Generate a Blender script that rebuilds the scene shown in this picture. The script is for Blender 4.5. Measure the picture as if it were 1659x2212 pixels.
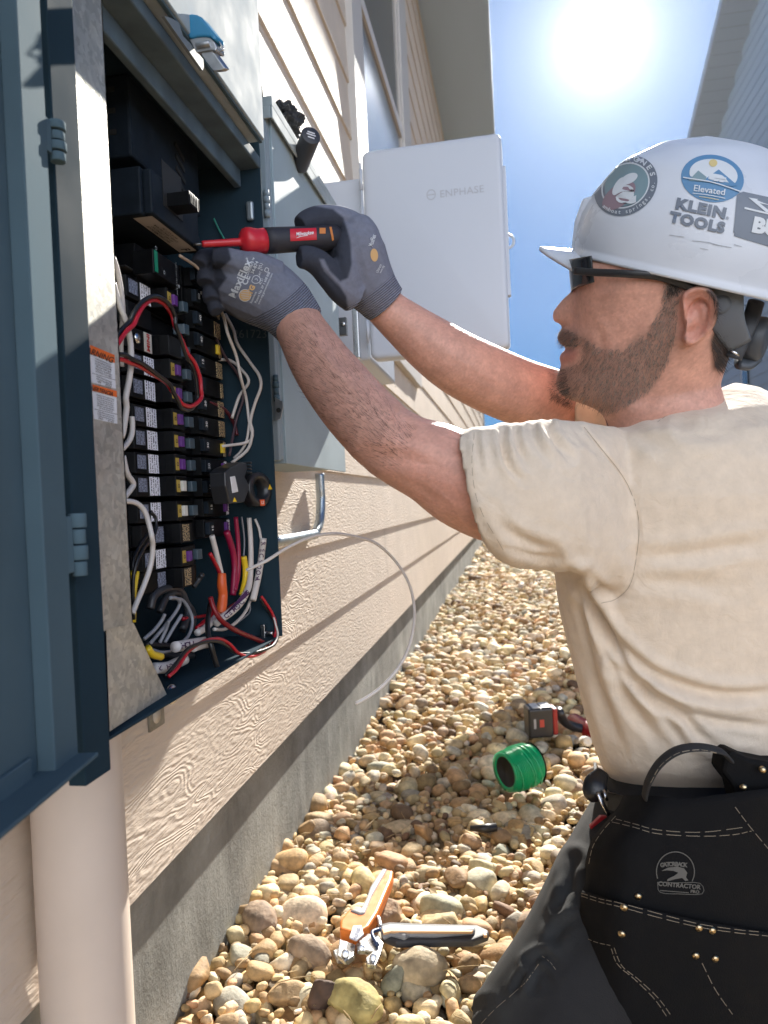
import bpy, bmesh, math, random
import numpy as np
from mathutils import Vector, Matrix, noise
from mathutils.bvhtree import BVHTree
S = bpy.context.scene
for o in list(bpy.data.objects): bpy.data.objects.remove(o)
COL = S.collection
# ------------------------------------------------------------------ camera
FP = 1597.0; CX = 829.5; CY = 1106.0; CH = 0.69
phi, psi, th = math.radians(2.6), math.radians(9.86), math.radians(-0.74)
cf = Vector((-math.sin(psi)*math.cos(th), math.cos(psi)*math.cos(th), math.sin(th)))
_r = Vector((math.cos(psi), math.sin(psi), 0)); _u = _r.cross(cf)
cr = _r*math.cos(phi) - _u*math.sin(phi); cu = _r*math.sin(phi) + _u*math.cos(phi)
C0 = Vector((0, 0, CH))
cam = bpy.data.cameras.new('camera'); co = bpy.data.objects.new('camera', cam); COL.objects.link(co)
M = Matrix((cr, cu, -cf)).transposed().to_4x4(); M.translation = C0
co.matrix_world = M
cam.sensor_fit = 'VERTICAL'; cam.sensor_height = 36.0; cam.lens = 36.0*FP/2212.0
cam.clip_start = 0.02; cam.clip_end = 500
cam.dof.use_dof = True; cam.dof.focus_distance = 0.86; cam.dof.aperture_fstop = 9.0
S.camera = co
S.render.resolution_x = 768; S.render.resolution_y = 1024
# ------------------------------------------------------------------ world and sun
SUN = Vector((0.119, 0.857, 0.501)).normalized()
EL = math.asin(SUN.z); AZ = math.atan2(SUN.x, SUN.y)
W = bpy.data.worlds.new('World'); S.world = W; W.use_nodes = True
nt = W.node_tree; nt.nodes.clear()
def N(t, kind, **kw):
    n = t.nodes.new(kind)
    for k, v in kw.items():
        if k == 'ins':
            for a, b in v.items(): n.inputs[a].default_value = b
        else: setattr(n, k, v)
    return n
sky = N(nt, 'ShaderNodeTexSky', sky_type='NISHITA', sun_disc=False, sun_elevation=EL, sun_rotation=AZ, air_density=1.0, dust_density=0.2, ozone_density=1.5)
geo = N(nt, 'ShaderNodeTexCoord'); dot = N(nt, 'ShaderNodeVectorMath', operation='DOT_PRODUCT'); nrm = N(nt, 'ShaderNodeVectorMath', operation='NORMALIZE')
nt.links.new(geo.outputs['Generated'], nrm.inputs[0]); nt.links.new(nrm.outputs[0], dot.inputs[0]); dot.inputs[1].default_value = SUN
mx = N(nt, 'ShaderNodeMath', operation='MAXIMUM', ins={1: 0.0}); nt.links.new(dot.outputs['Value'], mx.inputs[0])
def pw(e, k):
    a = N(nt, 'ShaderNodeMath', operation='POWER', ins={1: e}); b = N(nt, 'ShaderNodeMath', operation='MULTIPLY', ins={1: k})
    nt.links.new(mx.outputs[0], a.inputs[0]); nt.links.new(a.outputs[0], b.inputs[0]); return b
GLOW = [(14.0, 0.20), (110.0, 0.9), (600.0, 1.6), (4200.0, 16.0)]
FILL_BANK = 8.2
SKYG, SKYS, SKYV = 0.40, 1.8, 0.33
s0 = None
for e, k in GLOW:
    b = pw(e, k)
    if s0 is None: s0 = b
    else:
        c = N(nt, 'ShaderNodeMath', operation='ADD'); nt.links.new(s0.outputs[0], c.inputs[0]); nt.links.new(b.outputs[0], c.inputs[1]); s0 = c
glow = N(nt, 'ShaderNodeVectorMath', operation='SCALE'); glow.inputs[0].default_value = (1.0, 1.0, 1.0); nt.links.new(s0.outputs[0], glow.inputs['Scale'])
# thin cloud wisps
cn = N(nt, 'ShaderNodeTexNoise', ins={'Scale': 34.0, 'Detail': 5.0, 'Roughness': 0.6}); nt.links.new(nrm.outputs[0], cn.inputs['Vector'])
cr1 = N(nt, 'ShaderNodeMapRange', ins={1: 0.70, 2: 0.82, 3: 0.0, 4: 4.0}); nt.links.new(cn.outputs['Fac'], cr1.inputs[0])
cl = N(nt, 'ShaderNodeVectorMath', operation='SCALE'); cl.inputs[0].default_value = (1, 1, 1); nt.links.new(cr1.outputs[0], cl.inputs['Scale'])
gm_ = N(nt, 'ShaderNodeGamma', ins={'Gamma': SKYG}); nt.links.new(sky.outputs[0], gm_.inputs[0])
hs_ = N(nt, 'ShaderNodeHueSaturation', ins={'Saturation': SKYS, 'Value': SKYV}); nt.links.new(gm_.outputs[0], hs_.inputs['Color'])
tn = N(nt, 'ShaderNodeVectorMath', operation='MULTIPLY'); tn.inputs[1].default_value = (0.22, 0.84, 1.75); nt.links.new(hs_.outputs[0], tn.inputs[0])
ad = N(nt, 'ShaderNodeVectorMath', operation='ADD'); nt.links.new(tn.outputs[0], ad.inputs[0]); nt.links.new(glow.outputs[0], ad.inputs[1])
ad2 = N(nt, 'ShaderNodeVectorMath', operation='ADD'); nt.links.new(ad.outputs[0], ad2.inputs[0]); nt.links.new(cl.outputs[0], ad2.inputs[1])
# unseen bright cloud bank, added opposite the sun as fill light
bk = N(nt, 'ShaderNodeMapRange', interpolation_type='SMOOTHSTEP', ins={1: 0.15, 2: -0.55, 3: 0.0, 4: 1.0}); nt.links.new(dot.outputs['Value'], bk.inputs[0])
cn2 = N(nt, 'ShaderNodeTexNoise', ins={'Scale': 2.2, 'Detail': 6.0, 'Roughness': 0.6}); nt.links.new(nrm.outputs[0], cn2.inputs['Vector'])
cr2 = N(nt, 'ShaderNodeMapRange', ins={1: 0.34, 2: 0.5, 3: 0.0, 4: FILL_BANK}); nt.links.new(cn2.outputs['Fac'], cr2.inputs[0])
bm2 = N(nt, 'ShaderNodeMath', operation='MULTIPLY'); nt.links.new(bk.outputs[0], bm2.inputs[0]); nt.links.new(cr2.outputs[0], bm2.inputs[1])
bc2 = N(nt, 'ShaderNodeVectorMath', operation='SCALE'); bc2.inputs[0].default_value = (0.95, 0.97, 1.0); nt.links.new(bm2.outputs[0], bc2.inputs['Scale'])
ad3 = N(nt, 'ShaderNodeVectorMath', operation='ADD'); nt.links.new(ad2.outputs[0], ad3.inputs[0]); nt.links.new(bc2.outputs[0], ad3.inputs[1]); ad2 = ad3
bg = N(nt, 'ShaderNodeBackground', ins={'Strength': 0.13}); nt.links.new(ad2.outputs[0], bg.inputs['Color'])
wo = N(nt, 'ShaderNodeOutputWorld'); nt.links.new(bg.outputs[0], wo.inputs[0])
sl = bpy.data.lights.new('sun', 'SUN'); sl.energy = 3.9; sl.angle = math.radians(0.6); sl.color = (1.0, 0.95, 0.86)
so = bpy.data.objects.new('sun', sl); COL.objects.link(so); so.location = SUN*30
so.rotation_euler = (-SUN).to_track_quat('-Z', 'Y').to_euler()
S.view_settings.view_transform = 'Standard'; S.view_settings.look = 'None'
S.view_settings.exposure = 1.68; S.view_settings.gamma = 1.0
S.render.engine = "CYCLES"; HAZE_D = 0.0005
# ------------------------------------------------------------------ pixel rays (photo at 1659 x 2212)
def ray(u, v): return cf + cr*((u-CX)/FP) + cu*((CY-v)/FP)
def P(u, v, z): return C0 + ray(u, v)*z
def PX(u, v, X): d = ray(u, v); return C0 + d*(X/d.x)
def PY(u, v, Y): d = ray(u, v); return C0 + d*(Y/d.y)
def PZ(u, v, Z): d = ray(u, v); return C0 + d*((Z-CH)/d.z)
def proj(p):
    q = p - C0; z = q.dot(cf); return CX + FP*q.dot(cr)/z, CY - FP*q.dot(cu)/z, z
def pxs(z): return z/FP
class Frame:
    def __init__(s, u, v, z):
        s.o = P(u, v, z); s.n = ray(u, v).normalized(); s.r = s.n.cross(Vector((0, 0, 1))).normalized(); s.u = s.r.cross(s.n)
    def loc(s, u, v, d=0.0):
        dr = ray(u, v); t = ((s.o - s.n*d) - C0).dot(s.n)/dr.dot(s.n); q = C0 + dr*t - s.o
        return q.dot(s.r), q.dot(s.u)
    def w(s, a, b, d=0.0): return s.o + s.r*a + s.u*b - s.n*d
# ------------------------------------------------------------------ materials
MATS = {}
def mat(name, col, rough=0.6, metal=0.0, bump=None, vary=None, spec=0.5, **kw):
    if name in MATS: return MATS[name]
    m = bpy.data.materials.new(name); m.use_nodes = True; t = m.node_tree; b = t.nodes['Principled BSDF']
    b.inputs['Base Color'].default_value = (*col, 1); b.inputs['Roughness'].default_value = rough; b.inputs['Metallic'].default_value = metal
    b.inputs['Specular IOR Level'].default_value = spec
    for k, v in kw.items(): b.inputs[k].default_value = v
    tc = N(t, 'ShaderNodeTexCoord')
    if vary:
        sc, amt = vary
        n = N(t, 'ShaderNodeTexNoise', ins={'Scale': sc, 'Detail': 5.0}); t.links.new(tc.outputs['Object'], n.inputs['Vector'])
        r = N(t, 'ShaderNodeMapRange', ins={1: 0.3, 2: 0.7, 3: 1-amt, 4: 1+amt}); t.links.new(n.outputs['Fac'], r.inputs[0])
        sc2 = N(t, 'ShaderNodeVectorMath', operation='SCALE'); sc2.inputs[0].default_value = col; t.links.new(r.outputs[0], sc2.inputs['Scale'])
        t.links.new(sc2.outputs[0], b.inputs['Base Color'])
        r2 = N(t, 'ShaderNodeMapRange', ins={1: 0.3, 2: 0.7, 3: max(rough-0.08, 0.02), 4: min(rough+0.1, 1)}); t.links.new(n.outputs['Fac'], r2.inputs[0]); t.links.new(r2.outputs[0], b.inputs['Roughness'])
    if bump:
        sc, st, di = bump
        n = N(t, 'ShaderNodeTexNoise', ins={'Scale': sc, 'Detail': 4.0}); t.links.new(tc.outputs['Object'], n.inputs['Vector'])
        bp = N(t, 'ShaderNodeBump', ins={'Strength': st, 'Distance': di}); t.links.new(n.outputs['Fac'], bp.inputs['Height']); t.links.new(bp.outputs[0], b.inputs['Normal'])
    MATS[name] = m; return m
def nodes_of(m): t = m.node_tree; return t, t.nodes['Principled BSDF']
def siding_mat(name, col):
    m = mat(name, col, 0.75); t, b = nodes_of(m)
    tc = N(t, 'ShaderNodeTexCoord'); mp = N(t, 'ShaderNodeMapping'); mp.inputs['Scale'].default_value = (1, 2.2, 9.0); t.links.new(tc.outputs['Object'], mp.inputs[0])
    # growth-ring contours of a stretched field
    n1 = N(t, 'ShaderNodeTexNoise', ins={'Scale': 1.6, 'Detail': 2.5, 'Roughness': 0.55, 'Distortion': 0.25}); t.links.new(mp.outputs[0], n1.inputs['Vector'])
    mu = N(t, 'ShaderNodeMath', operation='MULTIPLY', ins={1: 150.0}); t.links.new(n1.outputs['Fac'], mu.inputs[0])
    si = N(t, 'ShaderNodeMath', operation='SINE'); t.links.new(mu.outputs[0], si.inputs[0])
    mp2 = N(t, 'ShaderNodeMapping'); mp2.inputs['Scale'].default_value = (1, 40, 190); t.links.new(tc.outputs['Object'], mp2.inputs[0])
    n2 = N(t, 'ShaderNodeTexNoise', ins={'Scale': 1.0, 'Detail': 4.0}); t.links.new(mp2.outputs[0], n2.inputs['Vector'])
    m2 = N(t, 'ShaderNodeMath', operation='MULTIPLY', ins={1: 1.6}); t.links.new(n2.outputs['Fac'], m2.inputs[0])
    m3 = N(t, 'ShaderNodeMath', operation='MULTIPLY', ins={1: 0.24}); t.links.new(si.outputs[0], m3.inputs[0])
    n3 = N(t, 'ShaderNodeTexNoise', ins={'Scale': 3.0, 'Detail': 1.0}); t.links.new(tc.outputs['Object'], n3.inputs['Vector'])
    r3 = N(t, 'ShaderNodeMapRange', ins={1: 0.38, 2: 0.6, 3: 0.25, 4: 1.0}); t.links.new(n3.outputs['Fac'], r3.inputs[0])
    m4 = N(t, 'ShaderNodeMath', operation='MULTIPLY'); t.links.new(m3.outputs[0], m4.inputs[0]); t.links.new(r3.outputs[0], m4.inputs[1])
    a = N(t, 'ShaderNodeMath', operation='ADD'); t.links.new(m4.outputs[0], a.inputs[0]); t.links.new(m2.outputs[0], a.inputs[1])
    bp = N(t, 'ShaderNodeBump', ins={'Strength': 1.0, 'Distance': 0.0014}); t.links.new(a.outputs[0], bp.inputs['Height']); t.links.new(bp.outputs[0], b.inputs['Normal'])
    n4 = N(t, 'ShaderNodeTexNoise', ins={'Scale': 6.0, 'Detail': 4.0}); t.links.new(tc.outputs['Object'], n4.inputs['Vector'])
    r4 = N(t, 'ShaderNodeMapRange', ins={1: 0.3, 2: 0.7, 3: 0.93, 4: 1.05}); t.links.new(n4.outputs['Fac'], r4.inputs[0])
    v = N(t, 'ShaderNodeVectorMath', operation='SCALE'); v.inputs[0].default_value = col; t.links.new(r4.outputs[0], v.inputs['Scale']); t.links.new(v.outputs[0], b.inputs['Base Color'])
    return m
def galv_mat():
    m = mat('galvanised steel', (0.5, 0.5, 0.47), 0.42, 0.75); t, b = nodes_of(m)
    tc = N(t, 'ShaderNodeTexCoord')
    vo = N(t, 'ShaderNodeTexVoronoi', ins={'Scale': 190.0, 'Randomness': 1.0}); dn = N(t, 'ShaderNodeTexNoise', ins={'Scale': 60.0, 'Detail': 3.0})
    t.links.new(tc.outputs['Object'], dn.inputs['Vector'])
    sc = N(t, 'ShaderNodeVectorMath', operation='SCALE'); sc.inputs['Scale'].default_value = 0.02; t.links.new(dn.outputs['Color'], sc.inputs[0])
    ad = N(t, 'ShaderNodeVectorMath', operation='ADD'); t.links.new(tc.outputs['Object'], ad.inputs[0]); t.links.new(sc.outputs[0], ad.inputs[1]); t.links.new(ad.outputs[0], vo.inputs['Vector'])
    sep = N(t, 'ShaderNodeSeparateColor'); t.links.new(vo.outputs['Color'], sep.inputs[0])
    n5 = N(t, 'ShaderNodeTexNoise', ins={'Scale': 14.0, 'Detail': 6.0, 'Roughness': 0.65}); t.links.new(tc.outputs['Object'], n5.inputs['Vector'])
    mixv = N(t, 'ShaderNodeMath', operation='MULTIPLY_ADD', ins={1: 0.35, 2: 0.0}); t.links.new(sep.outputs[0], mixv.inputs[0])
    adv = N(t, 'ShaderNodeMath', operation='ADD'); t.links.new(mixv.outputs[0], adv.inputs[0]); t.links.new(n5.outputs['Fac'], adv.inputs[1])
    r = N(t, 'ShaderNodeMapRange', ins={1: 0.3, 2: 1.0, 3: 0.34, 4: 0.72}); t.links.new(adv.outputs[0], r.inputs[0])
    cb = N(t, 'ShaderNodeVectorMath', operation='SCALE'); cb.inputs[0].default_value = (0.96, 0.95, 0.86); t.links.new(r.outputs[0], cb.inputs['Scale']); t.links.new(cb.outputs[0], b.inputs['Base Color'])
    rr = N(t, 'ShaderNodeMapRange', ins={1: 0.0, 2: 1.0, 3: 0.45, 4: 0.68}); t.links.new(sep.outputs[1], rr.inputs[0]); t.links.new(rr.outputs[0], b.inputs['Roughness'])
    bp = N(t, 'ShaderNodeBump', ins={'Strength': 0.35, 'Distance': 0.0006}); t.links.new(sep.outputs[2], bp.inputs['Height']); t.links.new(bp.outputs[0], b.inputs['Normal'])
    return m
def concrete_mat():
    m = mat('foundation concrete', (0.30, 0.30, 0.28), 0.9); t, b = nodes_of(m); tc = N(t, 'ShaderNodeTexCoord')
    n = N(t, 'ShaderNodeTexNoise', ins={'Scale': 5.0, 'Detail': 9.0, 'Roughness': 0.7}); t.links.new(tc.outputs['Object'], n.inputs['Vector'])
    cr_ = N(t, 'ShaderNodeValToRGB'); cr_.color_ramp.elements[0].color = (0.12, 0.118, 0.105, 1); cr_.color_ramp.elements[0].position = 0.3; cr_.color_ramp.elements[1].color = (0.33, 0.33, 0.30, 1); cr_.color_ramp.elements[1].position = 0.72
    t.links.new(n.outputs['Fac'], cr_.inputs[0]); t.links.new(cr_.outputs[0], b.inputs['Base Color'])
    mp = N(t, 'ShaderNodeMapping'); mp.inputs['Scale'].default_value = (1, 14, 2.0); t.links.new(tc.outputs['Object'], mp.inputs[0])
    n2 = N(t, 'ShaderNodeTexNoise', ins={'Scale': 1.0, 'Detail': 3.0}); t.links.new(mp.outputs[0], n2.inputs['Vector'])
    n3 = N(t, 'ShaderNodeTexNoise', ins={'Scale': 130.0, 'Detail': 6.0, 'Roughness': 0.7}); t.links.new(tc.outputs['Object'], n3.inputs['Vector'])
    ms = N(t, 'ShaderNodeMath', operation='MULTIPLY_ADD', ins={1: 0.35, 2: 0.0}); t.links.new(n3.outputs['Fac'], ms.inputs[0])
    ad = N(t, 'ShaderNodeMath', operation='ADD'); t.links.new(ms.outputs[0], ad.inputs[0]); t.links.new(n2.outputs['Fac'], ad.inputs[1])
    bp = N(t, 'ShaderNodeBump', ins={'Strength': 0.9, 'Distance': 0.007}); t.links.new(ad.outputs[0], bp.inputs['Height']); t.links.new(bp.outputs[0], b.inputs['Normal'])
    return m
def attr_mat(name, rough=0.8, bump=None, attr='Col', gain=None, **kw):
    m = mat(name, (0.5, 0.5, 0.5), rough, 0.0, **kw); t, b = nodes_of(m); a = N(t, 'ShaderNodeAttribute', attribute_name=attr)
    tc = N(t, 'ShaderNodeTexCoord')
    if gain:
        n = N(t, 'ShaderNodeTexNoise', ins={'Scale': gain[0], 'Detail': 5.0, 'Roughness': 0.65}); t.links.new(tc.outputs['Object'], n.inputs['Vector'])
        r = N(t, 'ShaderNodeMapRange', ins={1: 0.3, 2: 0.7, 3: 1-gain[1], 4: 1+gain[1]}); t.links.new(n.outputs['Fac'], r.inputs[0])
        v = N(t, 'ShaderNodeVectorMath', operation='SCALE'); t.links.new(a.outputs['Color'], v.inputs[0]); t.links.new(r.outputs[0], v.inputs['Scale']); t.links.new(v.outputs[0], b.inputs['Base Color'])
    else: t.links.new(a.outputs['Color'], b.inputs['Base Color'])
    if bump:
        n = N(t, 'ShaderNodeTexNoise', ins={'Scale': bump[0], 'Detail': 4.0}); t.links.new(tc.outputs['Object'], n.inputs['Vector'])
        bp = N(t, 'ShaderNodeBump', ins={'Strength': bump[1], 'Distance': bump[2]}); t.links.new(n.outputs['Fac'], bp.inputs['Height']); t.links.new(bp.outputs[0], b.inputs['Normal'])
    return m
SIDE = siding_mat('embossed fibre cement siding', (0.62, 0.52, 0.425))
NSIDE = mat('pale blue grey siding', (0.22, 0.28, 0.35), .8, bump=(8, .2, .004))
PANEL_SHADE = mat('shade-darkened enclosure paint', (0.020, 0.040, 0.056), .8, spec=.06, vary=(9, .15), bump=(500, .08, .0004))  # grey panel paint again, darkened to hold the deep shade inside
GALV = galv_mat(); CONC = concrete_mat()
TRIM = mat('painted trim', (0.50, 0.47, 0.44), 0.6, bump=(60, 0.2, 0.001))
PANEL = mat('grey enclosure paint', (0.080, 0.125, 0.152), 0.85, 0.0, spec=0.05, vary=(5, 0.20), bump=(300, 0.12, 0.0006))
LPANEL = mat('light grey enclosure paint', (0.27, 0.33, 0.37), 0.7, spec=.2, vary=(8, 0.06), bump=(500, 0.06, 0.0004))
SHEET = mat('dull zinc sheet', (0.34, 0.39, 0.41), 0.8, 0.0, spec=0.12, vary=(22, 0.12), bump=(90, 0.1, 0.0005))
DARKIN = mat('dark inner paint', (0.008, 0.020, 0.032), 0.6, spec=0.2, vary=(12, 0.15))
PLAST = mat('off white plastic', (0.43, 0.47, 0.54), 0.45, bump=(900, 0.1, 0.0003))
BLK = mat('black breaker plastic', (0.0035, 0.004, 0.005), 0.45, spec=0.16, vary=(30, 0.3))
BLK2 = mat('worn black plastic', (0.010, 0.016, 0.024), 0.6, spec=0.15, vary=(40, 0.35))
RUB = mat('black rubber', (0.02, 0.02, 0.022), 0.7, bump=(200, 0.4, 0.001))
CHR = mat('bright steel', (0.62, 0.62, 0.62), 0.25, 1.0)
ZINC = mat('zinc steel', (0.45, 0.46, 0.47), 0.4, 1.0, vary=(60, 0.2))
WHT = mat('white sticker', (0.72, 0.74, 0.78), 0.5)
YEL = mat('yellow plastic', (0.72, 0.50, 0.03), 0.4)
PUR = mat('purple plastic', (0.12, 0.03, 0.22), 0.4)
TEAL = mat('grey blue plastic', (0.035, 0.06, 0.08), 0.4)
ORG = mat('orange sticker', (0.75, 0.14, 0.015), 0.5)
GRN = mat('green sticker', (0.0, 0.22, 0.12), 0.45)
INK = mat('black ink', (0.015, 0.015, 0.015), 0.6)
WINK = mat('white ink', (0.75, 0.75, 0.75), 0.6)
REDW = mat('red wire sheath', (0.42, 0.008, 0.02), 0.32, **{'Coat Weight': 0.3})
BLKW = mat('black wire sheath', (0.012, 0.012, 0.013), 0.28)
WHTW = mat('white cable sheath', (0.62, 0.58, 0.55), 0.38, vary=(30, 0.08))
YELW = mat('yellow wire sheath', (0.75, 0.52, 0.02), 0.35)
ORW = mat('orange wrap', (0.62, 0.10, 0.02), 0.4, bump=(90, 0.5, 0.002))
GRW = mat('grey wire sheath', (0.25, 0.26, 0.29), 0.4)
GLASS = mat('window glass', (0.03, 0.04, 0.05), 0.06)
def sticker_mat(name, paper, ink, row=.0030, dens=.46):
    m = mat(name, paper, 0.5); t, b = nodes_of(m); tc = N(t, 'ShaderNodeTexCoord'); sp = N(t, 'ShaderNodeSeparateXYZ'); t.links.new(tc.outputs['Object'], sp.inputs[0])
    mu = N(t, 'ShaderNodeMath', operation='MULTIPLY', ins={1: 2*math.pi/row}); t.links.new(sp.outputs[1], mu.inputs[0]); si = N(t, 'ShaderNodeMath', operation='SINE'); t.links.new(mu.outputs[0], si.inputs[0])
    g1 = N(t, 'ShaderNodeMath', operation='GREATER_THAN', ins={1: -.1}); t.links.new(si.outputs[0], g1.inputs[0])
    mp = N(t, 'ShaderNodeMapping'); mp.inputs['Scale'].default_value = (1, 300, 750); t.links.new(tc.outputs['Object'], mp.inputs[0]); wn = N(t, 'ShaderNodeTexNoise', ins={'Scale': 1.0, 'Detail': 1.5}); t.links.new(mp.outputs[0], wn.inputs['Vector'])
    g = N(t, 'ShaderNodeMath', operation='GREATER_THAN', ins={1: dens}); t.links.new(wn.outputs['Fac'], g.inputs[0]); mm = N(t, 'ShaderNodeMath', operation='MULTIPLY'); t.links.new(g1.outputs[0], mm.inputs[0]); t.links.new(g.outputs[0], mm.inputs[1])
    mx_ = N(t, 'ShaderNodeMix', data_type='RGBA'); mx_.inputs[6].default_value = (*paper, 1); mx_.inputs[7].default_value = (*ink, 1); t.links.new(mm.outputs[0], mx_.inputs[0]); t.links.new(mx_.outputs[2], b.inputs['Base Color'])
    return m
STK = sticker_mat('printed white sticker', (0.85, 0.87, 0.95), (0.10, 0.11, 0.16), .0050, .50)
STG = sticker_mat('printed grey sticker', (0.26, 0.30, 0.40), (0.03, 0.03, 0.05))
STB = sticker_mat('printed black label', (0.012, 0.012, 0.012), (0.6, 0.45, 0.25))
# ------------------------------------------------------------------ mesh helpers
def catmull(pts, k=8, closed=False):
    pts = [np.array(p, float) for p in pts]; n = len(pts); out = []
    rng = n if closed else n-1
    for i in range(rng):
        p1, p2 = pts[i], pts[(i+1) % n]
        p0 = pts[i-1] if (i > 0 or closed) else 2*p1-p2
        p3 = pts[(i+2) % n] if (i+2 < n or closed) else 2*p2-p1
        for j in range(k):
            t = j/k; out.append(0.5*((2*p1)+(-p0+p2)*t+(2*p0-5*p1+4*p2-p3)*t*t+(-p0+3*p1-3*p2+p3)*t**3))
    if not closed: out.append(pts[-1])
    return out
class MB:
    def __init__(s): s.v = []; s.f = []; s.m = []; s.sm = []; s.col = None
    def add(s, vs, fs, m=0, sm=False):
        k = len(s.v); s.v += [Vector(v) for v in vs]; s.f += [tuple(i+k for i in f) for f in fs]; s.m += [m]*len(fs); s.sm += [sm]*len(fs); return s
    def box(s, lo, hi, m=0):
        (a, b, c), (d, e, f) = lo, hi
        vs = [(a, b, c), (d, b, c), (d, e, c), (a, e, c), (a, b, f), (d, b, f), (d, e, f), (a, e, f)]
        return s.add(vs, [(0, 3, 2, 1), (4, 5, 6, 7), (0, 1, 5, 4), (1, 2, 6, 5), (2, 3, 7, 6), (3, 0, 4, 7)], m)
    def obox(s, c, ax, ay, az, m=0):       # oriented box, half-axis vectors
        c = Vector(c); vs = [c+ax*i+ay*j+az*k for k in (-1, 1) for j in (-1, 1) for i in (-1, 1)]
        return s.add(vs, [(0, 2, 3, 1), (4, 5, 7, 6), (0, 1, 5, 4), (1, 3, 7, 5), (3, 2, 6, 7), (2, 0, 4, 6)], m)
    def prism(s, poly, ext, m=0, sm=False):
        n = len(poly); ext = Vector(ext); vs = [Vector(p) for p in poly]+[Vector(p)+ext for p in poly]
        return s.add(vs, [tuple(range(n))[::-1], tuple(range(n, 2*n))]+[(i, (i+1) % n, (i+1) % n+n, i+n) for i in range(n)], m, sm)
    def rings(s, rs, m=0, cap=True, sm=True, closed=False):
        n = len(rs[0]); vs = [p for r in rs for p in r]; fs = []
        K = len(rs)
        for i in range(K if closed else K-1):
            for j in range(n):
                a = i*n+j; b = i*n+(j+1) % n; i2 = (i+1) % K; fs.append((a, b, i2*n+(j+1) % n, i2*n+j))
        if cap and not closed: fs += [tuple(range(n))[::-1], tuple(range((K-1)*n, K*n))]
        return s.add(vs, fs, m, sm)
    def tube(s, pts, r, n=10, m=0, cap=True, k=0, flat=None):
        if k:
            if hasattr(r, '__len__'):
                q = catmull([(*p, *(rr if hasattr(rr, '__len__') else (rr, rr))) for p, rr in zip(pts, r)], k); pts = [Vector(x[:3]) for x in q]; r = [(max(x[3], 1e-4), max(x[4], 1e-4)) for x in q]
            else: pts = [Vector(x) for x in catmull(pts, k)]
        pts = [Vector(p) for p in pts]
        if not hasattr(r, '__len__'): r = [r]*len(pts)
        t0 = (pts[1]-pts[0]).normalized(); a = t0.orthogonal().normalized()
        if flat is not None: a = (flat-t0*flat.dot(t0)).normalized()
        rs = []
        for i, p in enumerate(pts):
            t = (pts[min(i+1, len(pts)-1)]-pts[max(i-1, 0)]).normalized()
            a = (a-t*a.dot(t)).normalized(); b = t.cross(a)
            rr = r[i]; ra, rb = (rr if hasattr(rr, '__len__') else (rr, rr))
            rs.append([p+a*(ra*math.cos(2*math.pi*j/n))+b*(rb*math.sin(2*math.pi*j/n)) for j in range(n)])
        return s.rings(rs, m, cap)
    def cyl(s, p, q, r, n=20, m=0, r2=None):
        return s.tube([p, q], [r, r if r2 is None else r2], n, m)
    def lathe(s, p, ax, prof, n=24, m=0, cap=True):
        ax = Vector(ax).normalized(); a = ax.orthogonal().normalized(); b = ax.cross(a); p = Vector(p)
        return s.rings([[p+ax*h+a*(r*math.cos(2*math.pi*j/n))+b*(r*math.sin(2*math.pi*j/n)) for j in range(n)] for h, r in prof], m, cap)
    def ball(s, c, r, n=12, m=0, ax=None):
        c = Vector(c); rx, ry, rz = r if hasattr(r, '__len__') else (r, r, r); X, Y, Z = ax or (Vector((1, 0, 0)), Vector((0, 1, 0)), Vector((0, 0, 1)))
        rs = []
        for i in range(n+1):
            t = math.pi*(0.02+0.96*i/n) - math.pi/2
            rs.append([c+X*(rx*math.cos(t)*math.cos(2*math.pi*j/(2*n)))+Y*(ry*math.cos(t)*math.sin(2*math.pi*j/(2*n)))+Z*(rz*math.sin(t)) for j in range(2*n)])
        return s.rings(rs, m)
    def build(s, name, mats, parent=None, bevel=0, loc=None, seg=2):
        if not isinstance(mats, (list, tuple)): mats = [mats]
        if parent is not None: o0 = Vector(parent.get('_w', (0, 0, 0)))
        elif loc is not None: o0 = Vector(loc)
        else:
            A = np.array([tuple(v) for v in s.v]); mn, mxx = A.min(0), A.max(0); o0 = Vector(((mn[0]+mxx[0])/2, (mn[1]+mxx[1])/2, mn[2]))
        me = bpy.data.meshes.new(name); me.from_pydata([tuple(v-o0) for v in s.v], [], s.f)
        for mm in mats: me.materials.append(mm)
        me.polygons.foreach_set('material_index', s.m); me.polygons.foreach_set('use_smooth', s.sm)
        me.update(); me.validate()
        bm = bmesh.new(); bm.from_mesh(me); bmesh.ops.recalc_face_normals(bm, faces=bm.faces); bm.to_mesh(me); bm.free()
        o = bpy.data.objects.new(name, me); COL.objects.link(o)
        if parent is not None: o.parent = parent; o['_w'] = tuple(o0)
        else: o.location = o0; o['_w'] = tuple(o0)
        if bevel:
            b = o.modifiers.new('bevel', 'BEVEL'); b.width = bevel; b.segments = seg; b.limit_method = 'ANGLE'; b.angle_limit = math.radians(40); b.harden_normals = False
        return o
def tag(o, label=None, cat=None, group=None, kind=None):
    if label: o['label'] = label
    if cat: o['category'] = cat
    if group: o['group'] = group
    if kind: o['kind'] = kind
    return o
def thing(name, label, cat, loc, group=None):
    o = bpy.data.objects.new(name, None); COL.objects.link(o); o.location = loc; o['_w'] = tuple(loc); o.empty_display_size = 0.05
    return tag(o, label, cat, group)
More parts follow.
